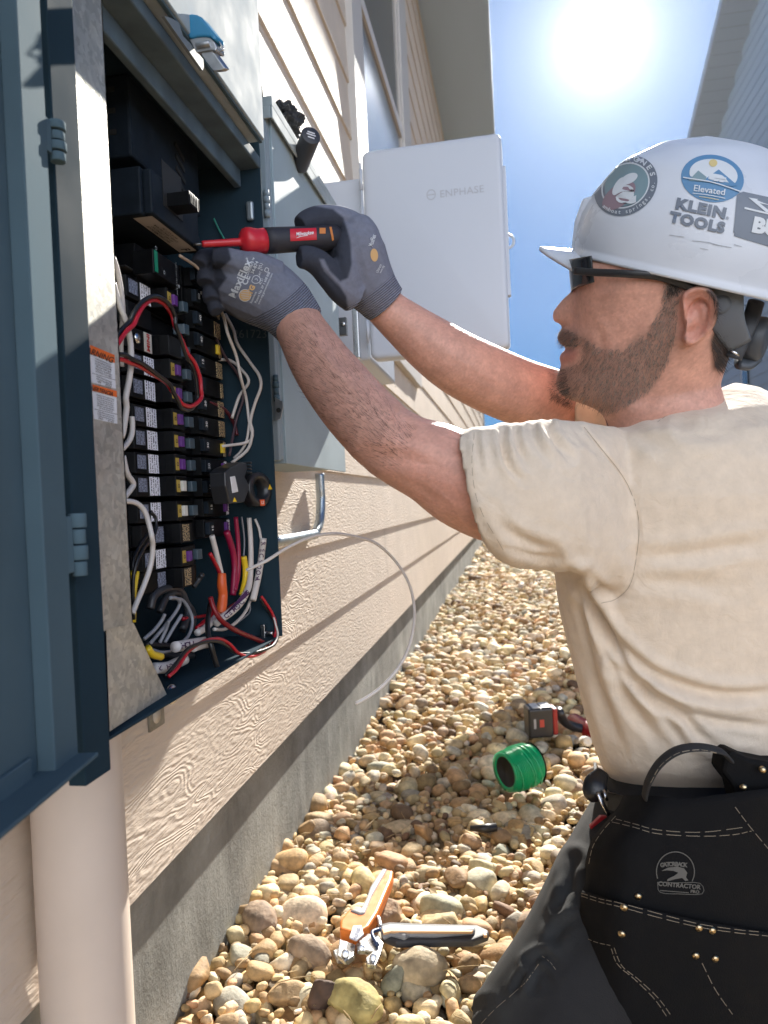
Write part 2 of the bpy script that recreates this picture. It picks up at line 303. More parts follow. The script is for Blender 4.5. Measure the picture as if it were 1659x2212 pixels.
def text_tris(s, bold=0.0, align='CENTER', spacing=1.0):
    c = bpy.data.curves.new('t', 'FONT'); c.body = s; c.size = 1.0; c.align_x = align; c.align_y = 'CENTER'; c.offset = bold; c.space_character = spacing; c.resolution_u = 3
    o = bpy.data.objects.new('t', c); COL.objects.link(o); dg = bpy.context.evaluated_depsgraph_get(); me = bpy.data.meshes.new_from_object(o.evaluated_get(dg))
    vs = [(v.co.x, v.co.y) for v in me.vertices]; fs = [tuple(p.vertices) for p in me.polygons]
    bpy.data.objects.remove(o); bpy.data.curves.remove(c); bpy.data.meshes.remove(me); return vs, fs
def text_on(mb, s, o, ex, ey, size, m=0, bold=0.0, off=None, align='CENTER', spacing=1.0):   # flat lettering in a plane
    vs, fs = text_tris(s, bold, align, spacing); o = Vector(o); n = ex.cross(ey).normalized()*(0.0004 if off is None else off)
    mb.add([o+ex*(x*size)+ey*(y*size)+n for x, y in vs], fs, m)
def bvh_of(*objs):
    vs = []; fs = []; dg = bpy.context.evaluated_depsgraph_get()
    for o in objs:
        me = o.evaluated_get(dg).to_mesh(); k = len(vs); w = Vector(o['_w']); vs += [v.co+w for v in me.vertices]; fs += [tuple(i+k for i in p.vertices) for p in me.polygons]
    return BVHTree.FromPolygons(vs, fs)
def stick(mb, bvh, vs, fs, m=0, off=0.0006):   # lays a small flat cut-out on a curved surface
    out = []; last = None
    for u, v in vs:
        d = ray(u, v).normalized(); h = bvh.ray_cast(C0, d)
        if h[0] is None:
            h = bvh.find_nearest(last if last is not None else C0+d*0.8); p = h[0]
        else: p = h[0]
        nn = h[1] if h[1].dot(d) < 0 else -h[1]
        last = p; out.append(p+nn*off-d*0.0002)
    mb.add(out, fs, m, True)
def stick_text(mb, bvh, s, u, v, ang, size, m=0, bold=0.0, sx=1.0, off=0.0009, shear=0.0, spacing=1.0):
    vs, fs = text_tris(s, bold, 'CENTER', spacing); a = math.radians(ang); ca, sa = math.cos(a), math.sin(a); q = []
    for x, y in vs:
        x = x*size*sx+y*size*shear; y = y*size; q.append((u+x*ca+y*sa*1.0, v+x*sa*-1.0*(-1) if False else v-(x*sa*-1.0*-1.0)-y*ca))
    q = []
    for x, y in vs:
        x = (x*sx+y*shear)*size; y = y*size; q.append((u+x*ca-y*sa, v-(x*sa+y*ca)))
    stick(mb, bvh, q, fs, m, off)
def stick_ell(mb, bvh, u, v, ru, rv, ang=0, m=0, r0=0.0, off=0.0006, n=40, k=6, clip=None):
    a = math.radians(ang); ca, sa = math.cos(a), math.sin(a); vs = []; fs = []
    for i in range(k+1):
        r = r0+(1-r0)*i/k
        for j in range(n):
            t = 2*math.pi*j/n; x, y = ru*r*math.cos(t), rv*r*math.sin(t)
            if clip: x, y = clip(x, y)
            vs.append((u+x*ca-y*sa, v-(x*sa+y*ca)))
    for i in range(k):
        for j in range(n): fs.append((i*n+j, i*n+(j+1) % n, (i+1)*n+(j+1) % n, (i+1)*n+j))
    stick(mb, bvh, vs, fs, m, off)
def stick_quad(mb, bvh, p4, m=0, off=0.0006, k=8):
    a, b, c, d = [np.array(p, float) for p in p4]; vs = []; fs = []
    for i in range(k+1):
        for j in range(k+1):
            s, t = i/k, j/k; vs.append(tuple((a*(1-s)+b*s)*(1-t)+(d*(1-s)+c*s)*t))
    for i in range(k):
        for j in range(k): q = i*(k+1)+j; fs.append((q, q+k+1, q+k+2, q+1))
    stick(mb, bvh, vs, fs, m, off)
def stick_line(mb, bvh, pts, wd, m=0, off=0.001, k=8, dash=None):
    q = catmull(pts, k); n = len(q); vs = []; fs = []
    for i, p in enumerate(q):
        t = q[min(i+1, n-1)]-q[max(i-1, 0)]; t = t/np.linalg.norm(t); nn = np.array((-t[1], t[0]))*wd/2; vs += [tuple(p-nn), tuple(p+nn)]
    for i in range(n-1):
        if dash and (i % dash[0]) >= dash[1]: continue
        fs.append((2*i, 2*i+1, 2*i+3, 2*i+2))
    stick(mb, bvh, vs, fs, m, off)
# ================================================================== SETTING
X, Y, Z = Vector((1, 0, 0)), Vector((0, 1, 0)), Vector((0, 0, 1))
WX = -0.456
gm = mat('gravel bed soil', (0.12, 0.085, 0.05), 0.95, vary=(6, 0.3), bump=(18, 1.0, 0.03))
g = MB(); g.add([(-60, -20, -0.045), (60, -20, -0.045), (60, 160, -0.045), (-60, 160, -0.045)], [(0, 1, 2, 3)])
tag(g.build('ground', gm, loc=(0, 0, 0)), kind='structure')
# ---- the house on the left
house = thing('house', 'beige house with embossed lap siding beside the gravel strip, left of the worker', 'house', (WX, 2, 0))
REV = 0.1785; rnd = random.Random(4)
sd = MB()
for i in range(22):
    z0 = 0.24+REV*i; z1 = z0+REV-0.0005
    y0, y1 = -2.0, 13.6
    vs = [(WX+0.004, y0, z0), (WX+0.004, y1, z0), (WX-0.003, y1, z1), (WX-0.003, y0, z1), (WX-0.03, y0, z0), (WX-0.03, y1, z0), (WX-0.03, y1, z1), (WX-0.03, y0, z1)]
    sd.add(vs, [(0, 1, 2, 3), (4, 5, 1, 0), (5, 6, 2, 1), (7, 4, 0, 3), (4, 7, 6, 5)], 0)
    for y in {0: (3.25, 6.6), 1: (2.62, 5.9), 2: (3.1, 6.9), 3: (2.75, 6.1), 4: (3.0, 5.2), 5: (3.6, 7.2)}.get(i, (3.3+rnd.uniform(0, 2), 7+rnd.random())):
        sd.add([(WX+0.0046, y, z0+.001), (WX+0.0046, y+.004, z0+.001), (WX-0.0024, y+.004, z1), (WX-0.0024, y, z1)], [(0, 1, 2, 3)], 1)
sd.build('siding', [SIDE, mat('joint caulk', (0.3, 0.25, 0.2), 0.9)], house)  # butt joints are filled with a darker caulk colour
fd = MB(); fd.box((-0.9, -2, -0.3), (-0.472, 13.6, 0.2475)); 
fd.build('foundation', CONC, house)
en = MB(); en.box((-6, 13.6, 0), (WX+0.02, 13.72, 4.1)); en.build('corner_board', TRIM, house)
ea = MB(); ea.box((-0.47, -2, 3.86), (-0.035, 14.1, 3.885)); ea.box((-0.035, -2, 3.82), (-0.012, 14.1, 4.02), 0); ea.add([(-0.012, -2, 4.03), (-0.012, 14.1, 4.03), (-4, 14.1, 6.0), (-4, -2, 6.0)], [(0, 1, 2, 3)], 1)
for k in range(3): ea.box((-0.35+k*.13, -2, 3.857), (-0.345+k*.13, 14.1, 3.8595), 0)
ea.build('eave', [mat('soffit paint', (0.40, 0.50, 0.62), 0.7), mat('roof shingle', (0.08, 0.075, 0.07), 0.9, bump=(40, 1, 0.01))], house)
wy = lambda u: PX(u, 200, WX+0.006).y
zb = 1.36; zt = 3.2
tr = MB()
tr.box((WX-0.02, wy(757), zb-.09), (WX+0.024, wy(778), zt+.1)); tr.box((WX-0.02, wy(862), zb-.09), (WX+0.024, wy(876), zt+.1)); tr.box((WX-0.02, wy(778), zb-.09), (WX+0.026, wy(862), zb)); tr.box((WX-0.02, wy(778), zt), (WX+0.026, wy(862), zt+.1))
win = tr.build('window', TRIM, house, bevel=0.002)
gl = MB(); gl.box((WX-.02, wy(778), zb), (WX+.008, wy(862), zt)); gl.build('pane', mat('dark window glass', (0.05, 0.06, 0.075), 0.08), win)  # glass has a plain dark colour of its own
mr = MB(); mz = PX(840, 205, WX+.01).z; mr.box((WX-.01, wy(778), mz-.025), (WX+.018, wy(862), mz+.025)); mr.box((WX-.01, wy(778), zb), (WX+.016, wy(778)+.05, zt)); mr.box((WX-.01, wy(862)-.05, zb), (WX+.016, wy(862), zt)); mr.build('sash', mat('window vinyl', (0.55, 0.5, 0.45), 0.4), win, bevel=.002)
# ---- neighbour house on the right
nb = thing('neighbour_house', 'pale blue grey house with a tall gable behind the hard hat, right edge', 'house', (4.3, 12, 0))
A = PX(1555, 0, 3.5); B = PX(1488, 280, 3.5); sl_ = (B.z-A.z)/(B.y-A.y)
def rz(y): return A.z+sl_*(y-A.y)
ya, yb = 4.0, 20.5
w = MB()
zmaxw = lambda y: rz(y)-0.12
rows = 60
for i in range(rows):
    z0 = 0.15+REV*i*1.0; z1 = z0+REV
    yend = min(yb-0.8, A.y+(z1+0.12-A.z)/sl_)
    if yend < ya+.5: break
    w.add([(3.996, ya, z0), (3.996, yend, z0), (4.006, yend, z1), (4.006, ya, z1), (4.03, ya, z0), (4.03, yend, z0)], [(0, 3, 2, 1), (0, 1, 5, 4)])
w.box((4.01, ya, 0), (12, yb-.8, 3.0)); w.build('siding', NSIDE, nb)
f = MB(); t_ = 0.16
f.prism([(3.5, ya, rz(ya)), (3.5, yb, rz(yb)), (3.5, yb, rz(yb)-t_), (3.5, ya, rz(ya)-t_)], (0.03, 0, 0)); 
f.prism([(3.531, ya, rz(ya)-t_+.02), (3.531, yb, rz(yb)-t_+.02), (3.531, yb, rz(yb)-t_), (3.531, ya, rz(ya)-t_)], (0.7, 0, 0))
f.prism([(3.531, ya, rz(ya)), (3.531, yb, rz(yb)), (3.531, yb, rz(yb)-.03), (3.531, ya, rz(ya)-.03)], (8, 0, 0), 1)
for k in range(80):
    y = ya+k*.21; f.prism([(3.54, y, rz(y)-t_-.003), (3.54, y+.012, rz(y+.012)-t_-.003), (3.54, y+.012, rz(y+.012)-t_+.001), (3.54, y, rz(y)-t_+.001)], (0.45, 0, 0), 2)
f.build('roof', [mat('neighbour fascia', (0.22, 0.26, 0.31), 0.6), MATS['roof shingle'], mat('soffit groove', (0.2, 0.22, 0.25), 0.8)], nb)
q0 = PX(1599, 790, 3.99); q1 = PX(1621, 837, 3.99)
wd = MB(); wd.box((3.97, q0.y-.08, q1.z-.08), (4.0, q1.y+.4, q0.z+.08)); wn_ = wd.build('window', mat('white trim', (0.5, 0.5, 0.52), 0.5), nb)
wd = MB(); wd.box((3.962, min(q0.y, q1.y)+.05, q1.z), (3.972, q1.y+.34, q0.z)); wd.build('pane', MATS['dark window glass'], wn_)
# ---- far end of the side yard
fh = thing('far_house', 'distant pale house glimpsed under the raised far arm', 'house', (3, 34, 0))
h_ = MB(); h_.box((0.8, 34, 0), (12, 42, 4.2)); h_.build('wall', mat('far wall', (0.42, 0.38, 0.33), 0.8), fh)
h_ = MB(); h_.prism([(0.3, 33.5, 4.2), (12.5, 33.5, 4.2), (6.4, 33.5, 7.2)], (0, 9, 0)); h_.build('roof', mat('far shingle', (0.14, 0.13, 0.13), 0.9), fh)
fn = MB()
for k in range(34): fn.box((-6+k*.42, 17.0, 0), (-6+k*.42+.41, 17.03, 1.75))
fn.box((-6, 17.03, .3), (8.3, 17.08, .4)); fn.box((-6, 17.03, 1.4), (8.3, 17.08, 1.5))
tag(fn.build('fence', mat('weathered cedar', (0.28, 0.2, 0.13), 0.85, vary=(3, .25)), loc=(1, 17, 0)), 'low wooden board fence across the far end of the side yard', 'fence')
rb = random.Random(9)
tb = MB(); 
tree = thing('tree', 'dark leafy tree far down the side yard beyond the fence', 'tree', (0.55, 21, 0))
tb.tube([(.55, 21, -.05), (.57, 21, 1.3), (.5, 21, 2.4)], [.1, .07, .03], 8); 
for k in range(7): a = k*.9; tb.tube([(.56, 21, 1.2+.12*k), (.56+.5*math.cos(a), 21+.5*math.sin(a), 1.7+.16*k)], [.035, .012], 5)
tb.build('trunk', mat('bark', (.1, .07, .05), .9), tree)
lf = MB()
for k in range(2600):
    d = Vector((rb.gauss(0, 1), rb.gauss(0, 1), rb.gauss(0, 1))).normalized()*(rb.random()**.4)
    c = Vector((.55+d.x*.85, 21+d.y*.85, 2.3+d.z*.75+.15*math.sin(d.x*7)*math.cos(d.y*6))); a = Vector((rb.gauss(0, 1), rb.gauss(0, 1), rb.gauss(0, 1))).normalized()*.035; b = a.orthogonal().normalized()*.02
    lf.add([c-a, c+b, c+a, c-b], [(0, 1, 2, 3)])
lf.build('crown', mat('leaf green', (.05, .075, .03), .7), tree)
# ================================================================== GRAVEL
def ico(sub):
    b = bmesh.new(); bmesh.ops.create_icosphere(b, subdivisions=sub, radius=1.0); v = np.array([tuple(x.co) for x in b.verts]); fcs = np.array([[q.index for q in p.verts] for p in b.faces]); b.free(); return v, fcs
def make_gravel():
    rs = np.random.RandomState(12); I3, I2, I1 = ico(3), ico(2), ico(1)
    PALS = np.array([(.52, .37, .19), (.60, .46, .26), (.66, .54, .35), (.40, .26, .13), (.56, .36, .20), (.50, .46, .37), (.70, .62, .47), (.30, .22, .14), (.42, .40, .34), (.20, .12, .07)])
    wts = np.array([.2, .18, .15, .1, .1, .07, .1, .04, .03, .03]); wts = wts/wts.sum()
    V = []; F = []; Cc = []; base = 0
    shapes = {}
    for lv, (v, fc) in (('n', I3), ('m', I2), ('f', I1)):
        L = []
        for k in range(26 if lv != 'f' else 10):
            p = v.copy()
            e = rs.uniform(2.0, 3.4)
            p = np.sign(p)*np.abs(p)**(2/e); p /= np.linalg.norm(p, axis=1).mean()
            for _ in range(5):
                d = rs.normal(size=3); d /= np.linalg.norm(d); p *= (1+rs.uniform(-.10, .10)*np.maximum(0, p@d)**2)[:, None]
            if k % 5 < 2:      # chipped, angular stones
                for _ in range(5):
                    d = rs.normal(size=3); d /= np.linalg.norm(d); h = rs.uniform(.55, .8); t = p@d-h; p = p-np.outer(np.maximum(t, 0)*.93, d)
            if lv == 'n':
                nz = np.array([noise.noise(Vector(q)*2.6+Vector((k*3.1, 0, 0))) for q in p]); p *= (1+.05*nz)[:, None]
            L.append(p)
        shapes[lv] = (L, fc)
    cells = []
    # (y0, y1, x0, x1, spacing, layer z, level)
    def layer(y0, y1, x0, x1, sp, z, lv, size, jit=.38):
        nonlocal base
        L, fc = shapes[lv]; ny = int((y1-y0)/(sp*.86)); 
        for iy in range(ny):
            y = y0+iy*sp*.86; n = int((x1-x0)/sp)
            for ix in range(n+1):
                x = x0+ix*sp+(sp/2 if iy % 2 else 0)
                px, py = x+rs.uniform(-jit, jit)*sp, y+rs.uniform(-jit, jit)*sp
                if px < -.485: continue
                s = size*np.exp(rs.normal(0, .36)); s = min(s, size*2.0)
                r = np.array((s*rs.uniform(1.0, 1.45), s*rs.uniform(.8, 1.05), s*rs.uniform(.55, .85)))
                a = rs.uniform(0, 6.283); tl = rs.normal(0, .28); tw = rs.normal(0, .28)
                Ra = np.array(((math.cos(a), -math.sin(a), 0), (math.sin(a), math.cos(a), 0), (0, 0, 1)))
                Rt = np.array(((math.cos(tl), 0, math.sin(tl)), (0, 1, 0), (-math.sin(tl), 0, math.cos(tl)))); Rw = np.array(((1, 0, 0), (0, math.cos(tw), -math.sin(tw)), (0, math.sin(tw), math.cos(tw))))
                p = (L[rs.randint(len(L))]*r)@(Ra@Rt@Rw).T
                und = .012*math.sin(px*5+1)*math.cos(py*3.1)
                p += np.array((px, py, z+und+rs.uniform(-.3, .3)*size))
                V.append(p); F.append(fc+base); base += len(p)
                c = np.array((1.04, 1.0, .92))*PALS[rs.choice(len(PALS), p=wts)]*rs.uniform(.60, 1.18)*rs.uniform(.95, 1.05, 3)
                Cc.append(np.repeat(c[None], len(p), 0))
    layer(.75, 1.75, -.5, .75, .031, -.022, 'm', .0150)
    layer(.75, 1.75, -.5, .75, .041, -.004, 'n', .0170)
    layer(.80, 1.70, -.5, .70, .085, .010, 'n', .0165)
    layer(.78, 1.70, -.5, .70, .024, .006, 'm', .0085)
    layer(1.70, 3.2, -.5, 1.3, .034, -.018, 'm', .0150)
    layer(1.70, 3.2, -.5, 1.3, .047, .000, 'm', .0165)
    layer(.60, 3.2, .70, 2.4, .040, -.010, 'f', .019)
    layer(-.9, .80, -.5, 2.4, .042, -.010, 'f', .020)
    layer(3.2, 6.2, 1.6, 2.4, .06, -.006, 'f', .026)
    layer(3.2, 6.2, -.5, 1.6, .046, -.006, 'f', .021)
    layer(6.2, 13.5, -.5, 2.4, .085, -.008, 'f', .036)
    V = np.concatenate(V); F = np.concatenate(F); Cc = np.concatenate(Cc)
    me = bpy.data.meshes.new('gravel'); me.vertices.add(len(V)); me.vertices.foreach_set('co', V.ravel().astype(np.float32))
    me.loops.add(len(F)*3); me.loops.foreach_set('vertex_index', F.ravel().astype(np.int32)); me.polygons.add(len(F)); me.polygons.foreach_set('loop_start', np.arange(len(F), dtype=np.int32)*3); me.polygons.foreach_set('loop_total', np.full(len(F), 3, np.int32)); me.polygons.foreach_set('use_smooth', np.ones(len(F), bool))
    at = me.attributes.new('Col', 'FLOAT_COLOR', 'POINT'); at.data.foreach_set('color', np.hstack([Cc, np.ones((len(Cc), 1))]).ravel().astype(np.float32))
    me.update(); me.validate(); me.materials.append(attr_mat('river stone', .75, bump=(220, .55, .0018), gain=(60, .38)))
    o = bpy.data.objects.new('gravel', me); COL.objects.link(o); tag(o, kind='stuff'); o['label'] = 'tan and cream river pebbles covering the side yard'; o['category'] = 'gravel'; return o
make_gravel()
def rock(u, v, rad, col, label, seed, cut=4, name='rock'):
    b = bmesh.new(); bmesh.ops.create_icosphere(b, subdivisions=4, radius=1.0); rs = random.Random(seed); me = bpy.data.meshes.new(name)
    pl = [(Vector((rs.gauss(0, 1), rs.gauss(0, 1), rs.gauss(0, .6))).normalized(), rs.uniform(.55, .8)) for _ in range(cut)]
    for x in b.verts:
        p = x.co.copy()
        for d, h in pl:
            t = p.dot(d)-h
            if t > 0: p -= d*t*.95
        p *= 1+.10*noise.noise(p*1.6+Vector((seed, 0, 0)))+.045*noise.noise(p*5+Vector((seed, 1, 0)))
        x.co = Vector((p.x*rad[0], p.y*rad[1], p.z*rad[2]))
    for fc in b.faces: fc.smooth = True
    b.to_mesh(me); b.free(); o = bpy.data.objects.new(name, me); COL.objects.link(o); o.location = PZ(u, v, .02); o.rotation_euler = (rs.uniform(-.2, .2), 0, rs.uniform(0, 3)); me.materials.append(mat('stone '+label[:14], col, .8, vary=(45, .45), bump=(130, .8, .0022)))
    tag(o, label, 'rock', 'larger rocks among the pebbles')
rock(765, 2165, (.046, .032, .026), (.40, .33, .13), 'large mossy yellow rock with a broken edge at the front of the gravel', 3)
rock(700, 2150, (.022, .026, .030), (.10, .06, .04), 'dark brown jagged rock leaning on the mossy yellow one', 8, 7)
rock(838, 1978, (.030, .026, .026), (.42, .28, .17), 'blocky pinkish tan rock above the handles of the stripping tool', 5, 5)
rock(905, 2090, (.030, .040, .026), (.50, .40, .26), 'tall smooth egg shaped cream stone below the tool handle', 11, 0)
rock(560, 1985, (.040, .028, .024), (.30, .21, .14), 'large brown oval stone lying against the foundation', 14, 1)
rock(668, 2055, (.040, .022, .022), (.34, .25, .17), 'long brown stone left of the tool jaws', 15, 1)

rl = random.Random(21); b = MB()
for k in range(150):
    px_, py_ = rl.uniform(-.45, .7), rl.uniform(.85, 2.6); a = rl.uniform(0, 6.28); l_ = rl.uniform(.008, .032); zq = rl.uniform(.018, .034); d_ = Vector((math.cos(a), math.sin(a), rl.uniform(-.25, .25)))*l_; c_ = Vector((px_, py_, zq))
    if k % 4 == 0: e_ = d_.cross(Vector((0, 0, 1)))*.35; b.add([c_-d_*.4, c_+e_*.6+Vector((0, 0, .002)), c_+d_*.4, c_-e_*.6], [(0, 1, 2, 3)])
    else: b.tube([c_-d_, c_+Vector((0, 0, .002)), c_+d_], [.0006, .0009, .0005], 5)
tag(b.build('dry_litter', mat('dry straw', (.36, .25, .12), .8), loc=(0, 0, 0)), 'scattered dry straw and leaf bits lying among the pebbles', 'litter', kind='stuff')
# ================================================================== MAIN PANEL
LX = -0.310                                # plane of the open front
p0 = PX(238, 1608, LX); p1 = PX(610, 1370, LX); y0 = p0.y; y1 = p1.y; zb_ = (p0.z+p1.z)/2
zt_ = PX(565, 352, LX).z
BK = -0.448
pan = thing('breaker_panel', 'open grey electrical panel full of black breakers on the siding', 'electrical panel', (-.38, (y0+y1)/2, zb_))
e = MB(); th_ = .003
yl = PX(160, 5, LX).y - .002
yl = y0-.032
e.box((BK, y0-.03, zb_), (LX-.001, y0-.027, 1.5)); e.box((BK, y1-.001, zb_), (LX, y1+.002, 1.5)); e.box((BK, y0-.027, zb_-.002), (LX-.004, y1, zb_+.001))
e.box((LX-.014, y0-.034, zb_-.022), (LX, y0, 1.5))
e.build('enclosure', PANEL_SHADE, pan, bevel=.0012)
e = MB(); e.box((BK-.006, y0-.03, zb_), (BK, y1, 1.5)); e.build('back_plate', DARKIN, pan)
# header lip across the top of the opening
e = MB(); zl = PX(545, 370, LX).z
e.box((LX-.030, y0, zt_-.010), (LX+.000, y1+.002, zt_+.006)); e.box((LX-.036, y0, zt_-.034), (LX-.026, y1-.004, zt_-.010)); e.build('header_lip', mat('worn grey paint', (.10, .14, .17), .8, spec=.1, vary=(30, .2)), pan, bevel=.002)
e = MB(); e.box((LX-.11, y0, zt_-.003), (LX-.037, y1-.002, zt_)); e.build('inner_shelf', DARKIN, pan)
# door swung back against the wall
hg = PX(170, 1635, LX+.010); dd = Vector((.155, -.988, 0)); dn = Vector((.988, .155, 0)); dz0 = hg.z; dz1 = 1.52
d = MB()
d.prism([hg+dn*-.012, hg+dd*.43+dn*-.012, hg+dd*.43+dn*-.012+Z*(dz1-dz0), hg+dn*-.012+Z*(dz1-dz0)], -dn*.002)
d.obox(hg+dd*.017+Z*(dz1-dz0)/2+dn*-.006, dd*.017, dn*.006, Z*(dz1-dz0)/2)
d.obox(hg+dd*.215+Z*.0015+dn*.0, dd*.215, dn*.014, Z*.0015); d.obox(hg+dd*.235+Z*.008+dn*-.0105, dd*.19, dn*.0015, Z*.008)
door = d.build('door', PANEL, pan, bevel=.0012)
def hinge(ua, ub, va, vb, nm):
    m_ = MB(); a = PX(ua, va, LX+.0135); b = PX(ub, vb, LX+.0135); yk = PX(ub-10, (va+vb)/2, LX+.012).y; zlo, zhi = b.z, a.z
    m_.box((LX+.0065, a.y, zlo+.003), (LX+.0095, yk, zhi-.003))
    n = 4
    for k in range(n):
        za = zlo+(zhi-zlo)*k/n; zb2 = zlo+(zhi-zlo)*(k+1)/n-.0012; rr = .0062 if k % 2 else .0052
        m_.cyl((LX+.0095, yk+.006, za), (LX+.0095, yk+.006, zb2), rr, 16)
    for zz in (zlo+.012, zhi-.012): m_.cyl((LX+.009, a.y+.006, zz), (LX+.0108, a.y+.006, zz), .0035, 12)
    o = m_.build('hinge', PANEL, door, bevel=.0006); return o
hinge(66, 128, 203, 342, 'a'); hinge(110, 176, 1107, 1245, 'b')
# galvanised gutter plate with its bent foot
SX = LX-.012
g_ = MB(); a = PX(287, 1345, SX); b = PX(228, 1360, SX); yr = a.y
yr_t = PX(218, 5, SX).y
g_.prism([(SX, y0-.026, b.z), (SX, yr, a.z), (SX, yr, 1.45), (SX, y0-.026, 1.45)], (-.0015, 0, 0))
g_.prism([(SX, yr, a.z), (SX-.02, yr, a.z), (SX-.02, yr, 1.45), (SX, yr, 1.45)], (0, -.0015, 0))
c = P(360, 1500, PX(287, 1345, SX).dot(cf)-0+.05); c = PZ(360, 1500, zb_+.012); dlt = PX(237, 1580, SX+.003)
g_.add([b+X*.0005, a+X*.0005, PX(360, 1500, SX-.006), PX(237, 1580, SX+.004)], [(0, 1, 2, 3)])
g_.add([a, PX(360, 1500, SX-.006), PX(360, 1500, SX-.006)-X*.03, a-X*.03], [(0, 1, 2, 3)])
gp = g_.build('gutter_plate', GALV, pan)
bg_ = bvh_of(gp)
# warning labels
def sheet(name, quad, mats, body):
    m_ = MB(); body(m_); return m_.build(name, mats, gp)
def warn(m_, TL, TR, BR, BL, band, title, lines, code, ttl_u, ttl_w):
    L = lambda s, t: tuple(np.array(TL)*(1-s)*(1-t)+np.array(TR)*s*(1-t)+np.array(BR)*s*t+np.array(BL)*(1-s)*t)
    stick_quad(m_, bg_, [L(0, 0), L(1, 0), L(1, 1), L(0, 1)], 0, .0006)
    stick_quad(m_, bg_, [L(0, 0), L(1, 0), L(1, band), L(0, band)], 1, .0010)
    ang = math.degrees(math.atan2(-(TR[1]-TL[1]), TR[0]-TL[0])); H_ = BL[1]-TL[1]
    u, v = L(.46, band*.52); stick_text(m_, bg_, title, ttl_u, v, ang, H_*band*.92, 2, .012, ttl_w, .0014)
    n = len(lines)
    for k, s in enumerate(lines):
        t = band+.09+(1-band-.13)*k/max(n-1, 1); u, v = L(.5, t)
        if s == '-': stick_line(m_, bg_, [L(.02, t), L(.98, t)], .8, 2, .0012); continue
        stick_text(m_, bg_, s, u, v, ang, H_*(1-band)/n*1.02, 2, .004, (TR[0]-TL[0])*.93/(H_*(1-band)/n*1.02*max(len(s), 30)*.545), .0013)
m_ = MB(); warn(m_, (192, 745), (245, 767), (249, 840), (196, 826), .24, 'WARNING', ['Installed and tested by Square D to', 'not exceed Underwriters Laboratories', 'than Square D Circuit Breakers May', 'Safety and Impair Reliability. Square D', 'damage, injury or non-performance', 'use of non-Square D circuit breakers', '-', 'avoid paint, solvents or spray to contact', 'of this product may adversely affect', 'reliability                 40271-007-04'], '', 205, .92)
m_.build('warning_label', [WHT, ORG, INK], gp)
m_ = MB(); warn(m_, (197, 830), (250, 845), (252, 916), (201, 905), .19, 'ADVERTENCIA', ['y probado por Square D y supera las normas', 'de Underwriters Laboratories (UL). El', 'Square D puede causar lesiones, los', 'del usuario y afectar de forma adversa la', 'responsabilidad. Square D no asume la', 'del equipo ni garantiza desempeno', 'que no son de Square D', '-', 'las piezas metalicas de este producto entren en', 'aerosoles o estas basados en derivados', 'ar negativamente la seguridad del usuario', 'del equipo.              40271-065-02'], '', 212, .70)
m_.build('warning_label', [WHT, ORG, INK], gp)
# main breaker housing with louvres (high), then the main breaker below it
BX = -0.392
h0 = PX(295, 337, BX+.02); h1 = PX(418, 410, BX+.02)
m_ = MB(); m_.box((BK, h0.y-.01, h0.z-.004), (BX+.02, h1.y+.02, zt_-.004)); 
hs = m_.build('louvred_housing', BLK2, pan, bevel=.003)
m_ = MB(); 
for c_ in range(3):
    m_ = MB()
    for k in range(9):
        yy = h0.y+.016+c_*.040; zz = h0.z+.016+k*.0135-c_*.002
        if zz > zt_-.02: continue
        m_.obox((BX+.0202, yy+.010, zz), Vector((.0012, 0, 0)), Vector((0, .0115, -.0045)), Vector((0, .0008, .0026)))
for k in range(8): m_.box((BX-.03, h0.y-.0112, h0.z+.02+k*.022), (BX+.004, h0.y-.0098, h0.z+.025+k*.022))
m_.build('louvre_slot', INK, hs)
MBX = BX+.045
q0 = PX(325, 353, MBX); q1 = PX(326, 458, MBX); q2 = PX(430, 500, MBX)
zlo = q1.z; ymb0 = q0.y; ymb1 = q2.y
m_ = MB(); m_.box((BK, ymb0-.004, zlo), (MBX-.010, ymb1+.004, q0.z-.002)); m_.box((MBX-.010, ymb0, zlo+.001), (MBX, ymb1, q0.z-.004))
m_.box((MBX-.02, ymb1-.01, zlo+.0015), (MBX-.004, ymb1+.012, q0.z-.03))
mb_ = m_.build('main_breaker', BLK2, pan, bevel=.002)
m_ = MB(); hy = PX(368, 400, MBX).y; hz = PX(375, 420, MBX).z
m_.box((MBX+.0003, hy-.02, hz-.022), (MBX+.0010, hy+.026, hz+.026)); m_.build('handle_slot', INK, mb_)
m_ = MB(); hc = P(398, 446, PX(398, 446, MBX+.012).dot(cf)) if 0 else PX(398, 446, MBX+.012)
m_.box((MBX+.0004, hc.y-.018, hc.z-.006), (MBX+.026, hc.y+.006, hc.z+.0085))
for k in range(6): m_.box((MBX+.0262, hc.y-.017+k*.004, hc.z-.005), (MBX+.0272, hc.y-.0155+k*.004, hc.z+.0075))
m_.build('handle', BLK, mb_, bevel=.0015)
m_ = MB(); zz = zlo-.0006
m_.add([(MBX-.024, ymb0+.004, zz), (MBX-.003, ymb0+.004, zz), (MBX-.003, ymb1-.003, zz), (MBX-.024, ymb1-.003, zz)], [(0, 1, 2, 3)], 0)
text_on(m_, 'F', (MBX-.013, ymb1-.012, zz), Y, X, .014, 1, .03, .0008)
for k, s in enumerate(['PAD LOCK IN OFF', 'MAIN DISCONNECT SERVICE', 'DISCONNECT TURN OFF', 'BEFORE REMOVING COVER']): text_on(m_, s, (MBX-.007-k*.0042, (ymb0+ymb1)/2-.006, zz), Y, X, .0042, 1, .01, .0008)
m_.build('rating_label', [mat('dusty label', (.42, .38, .36), .6), INK], mb_)
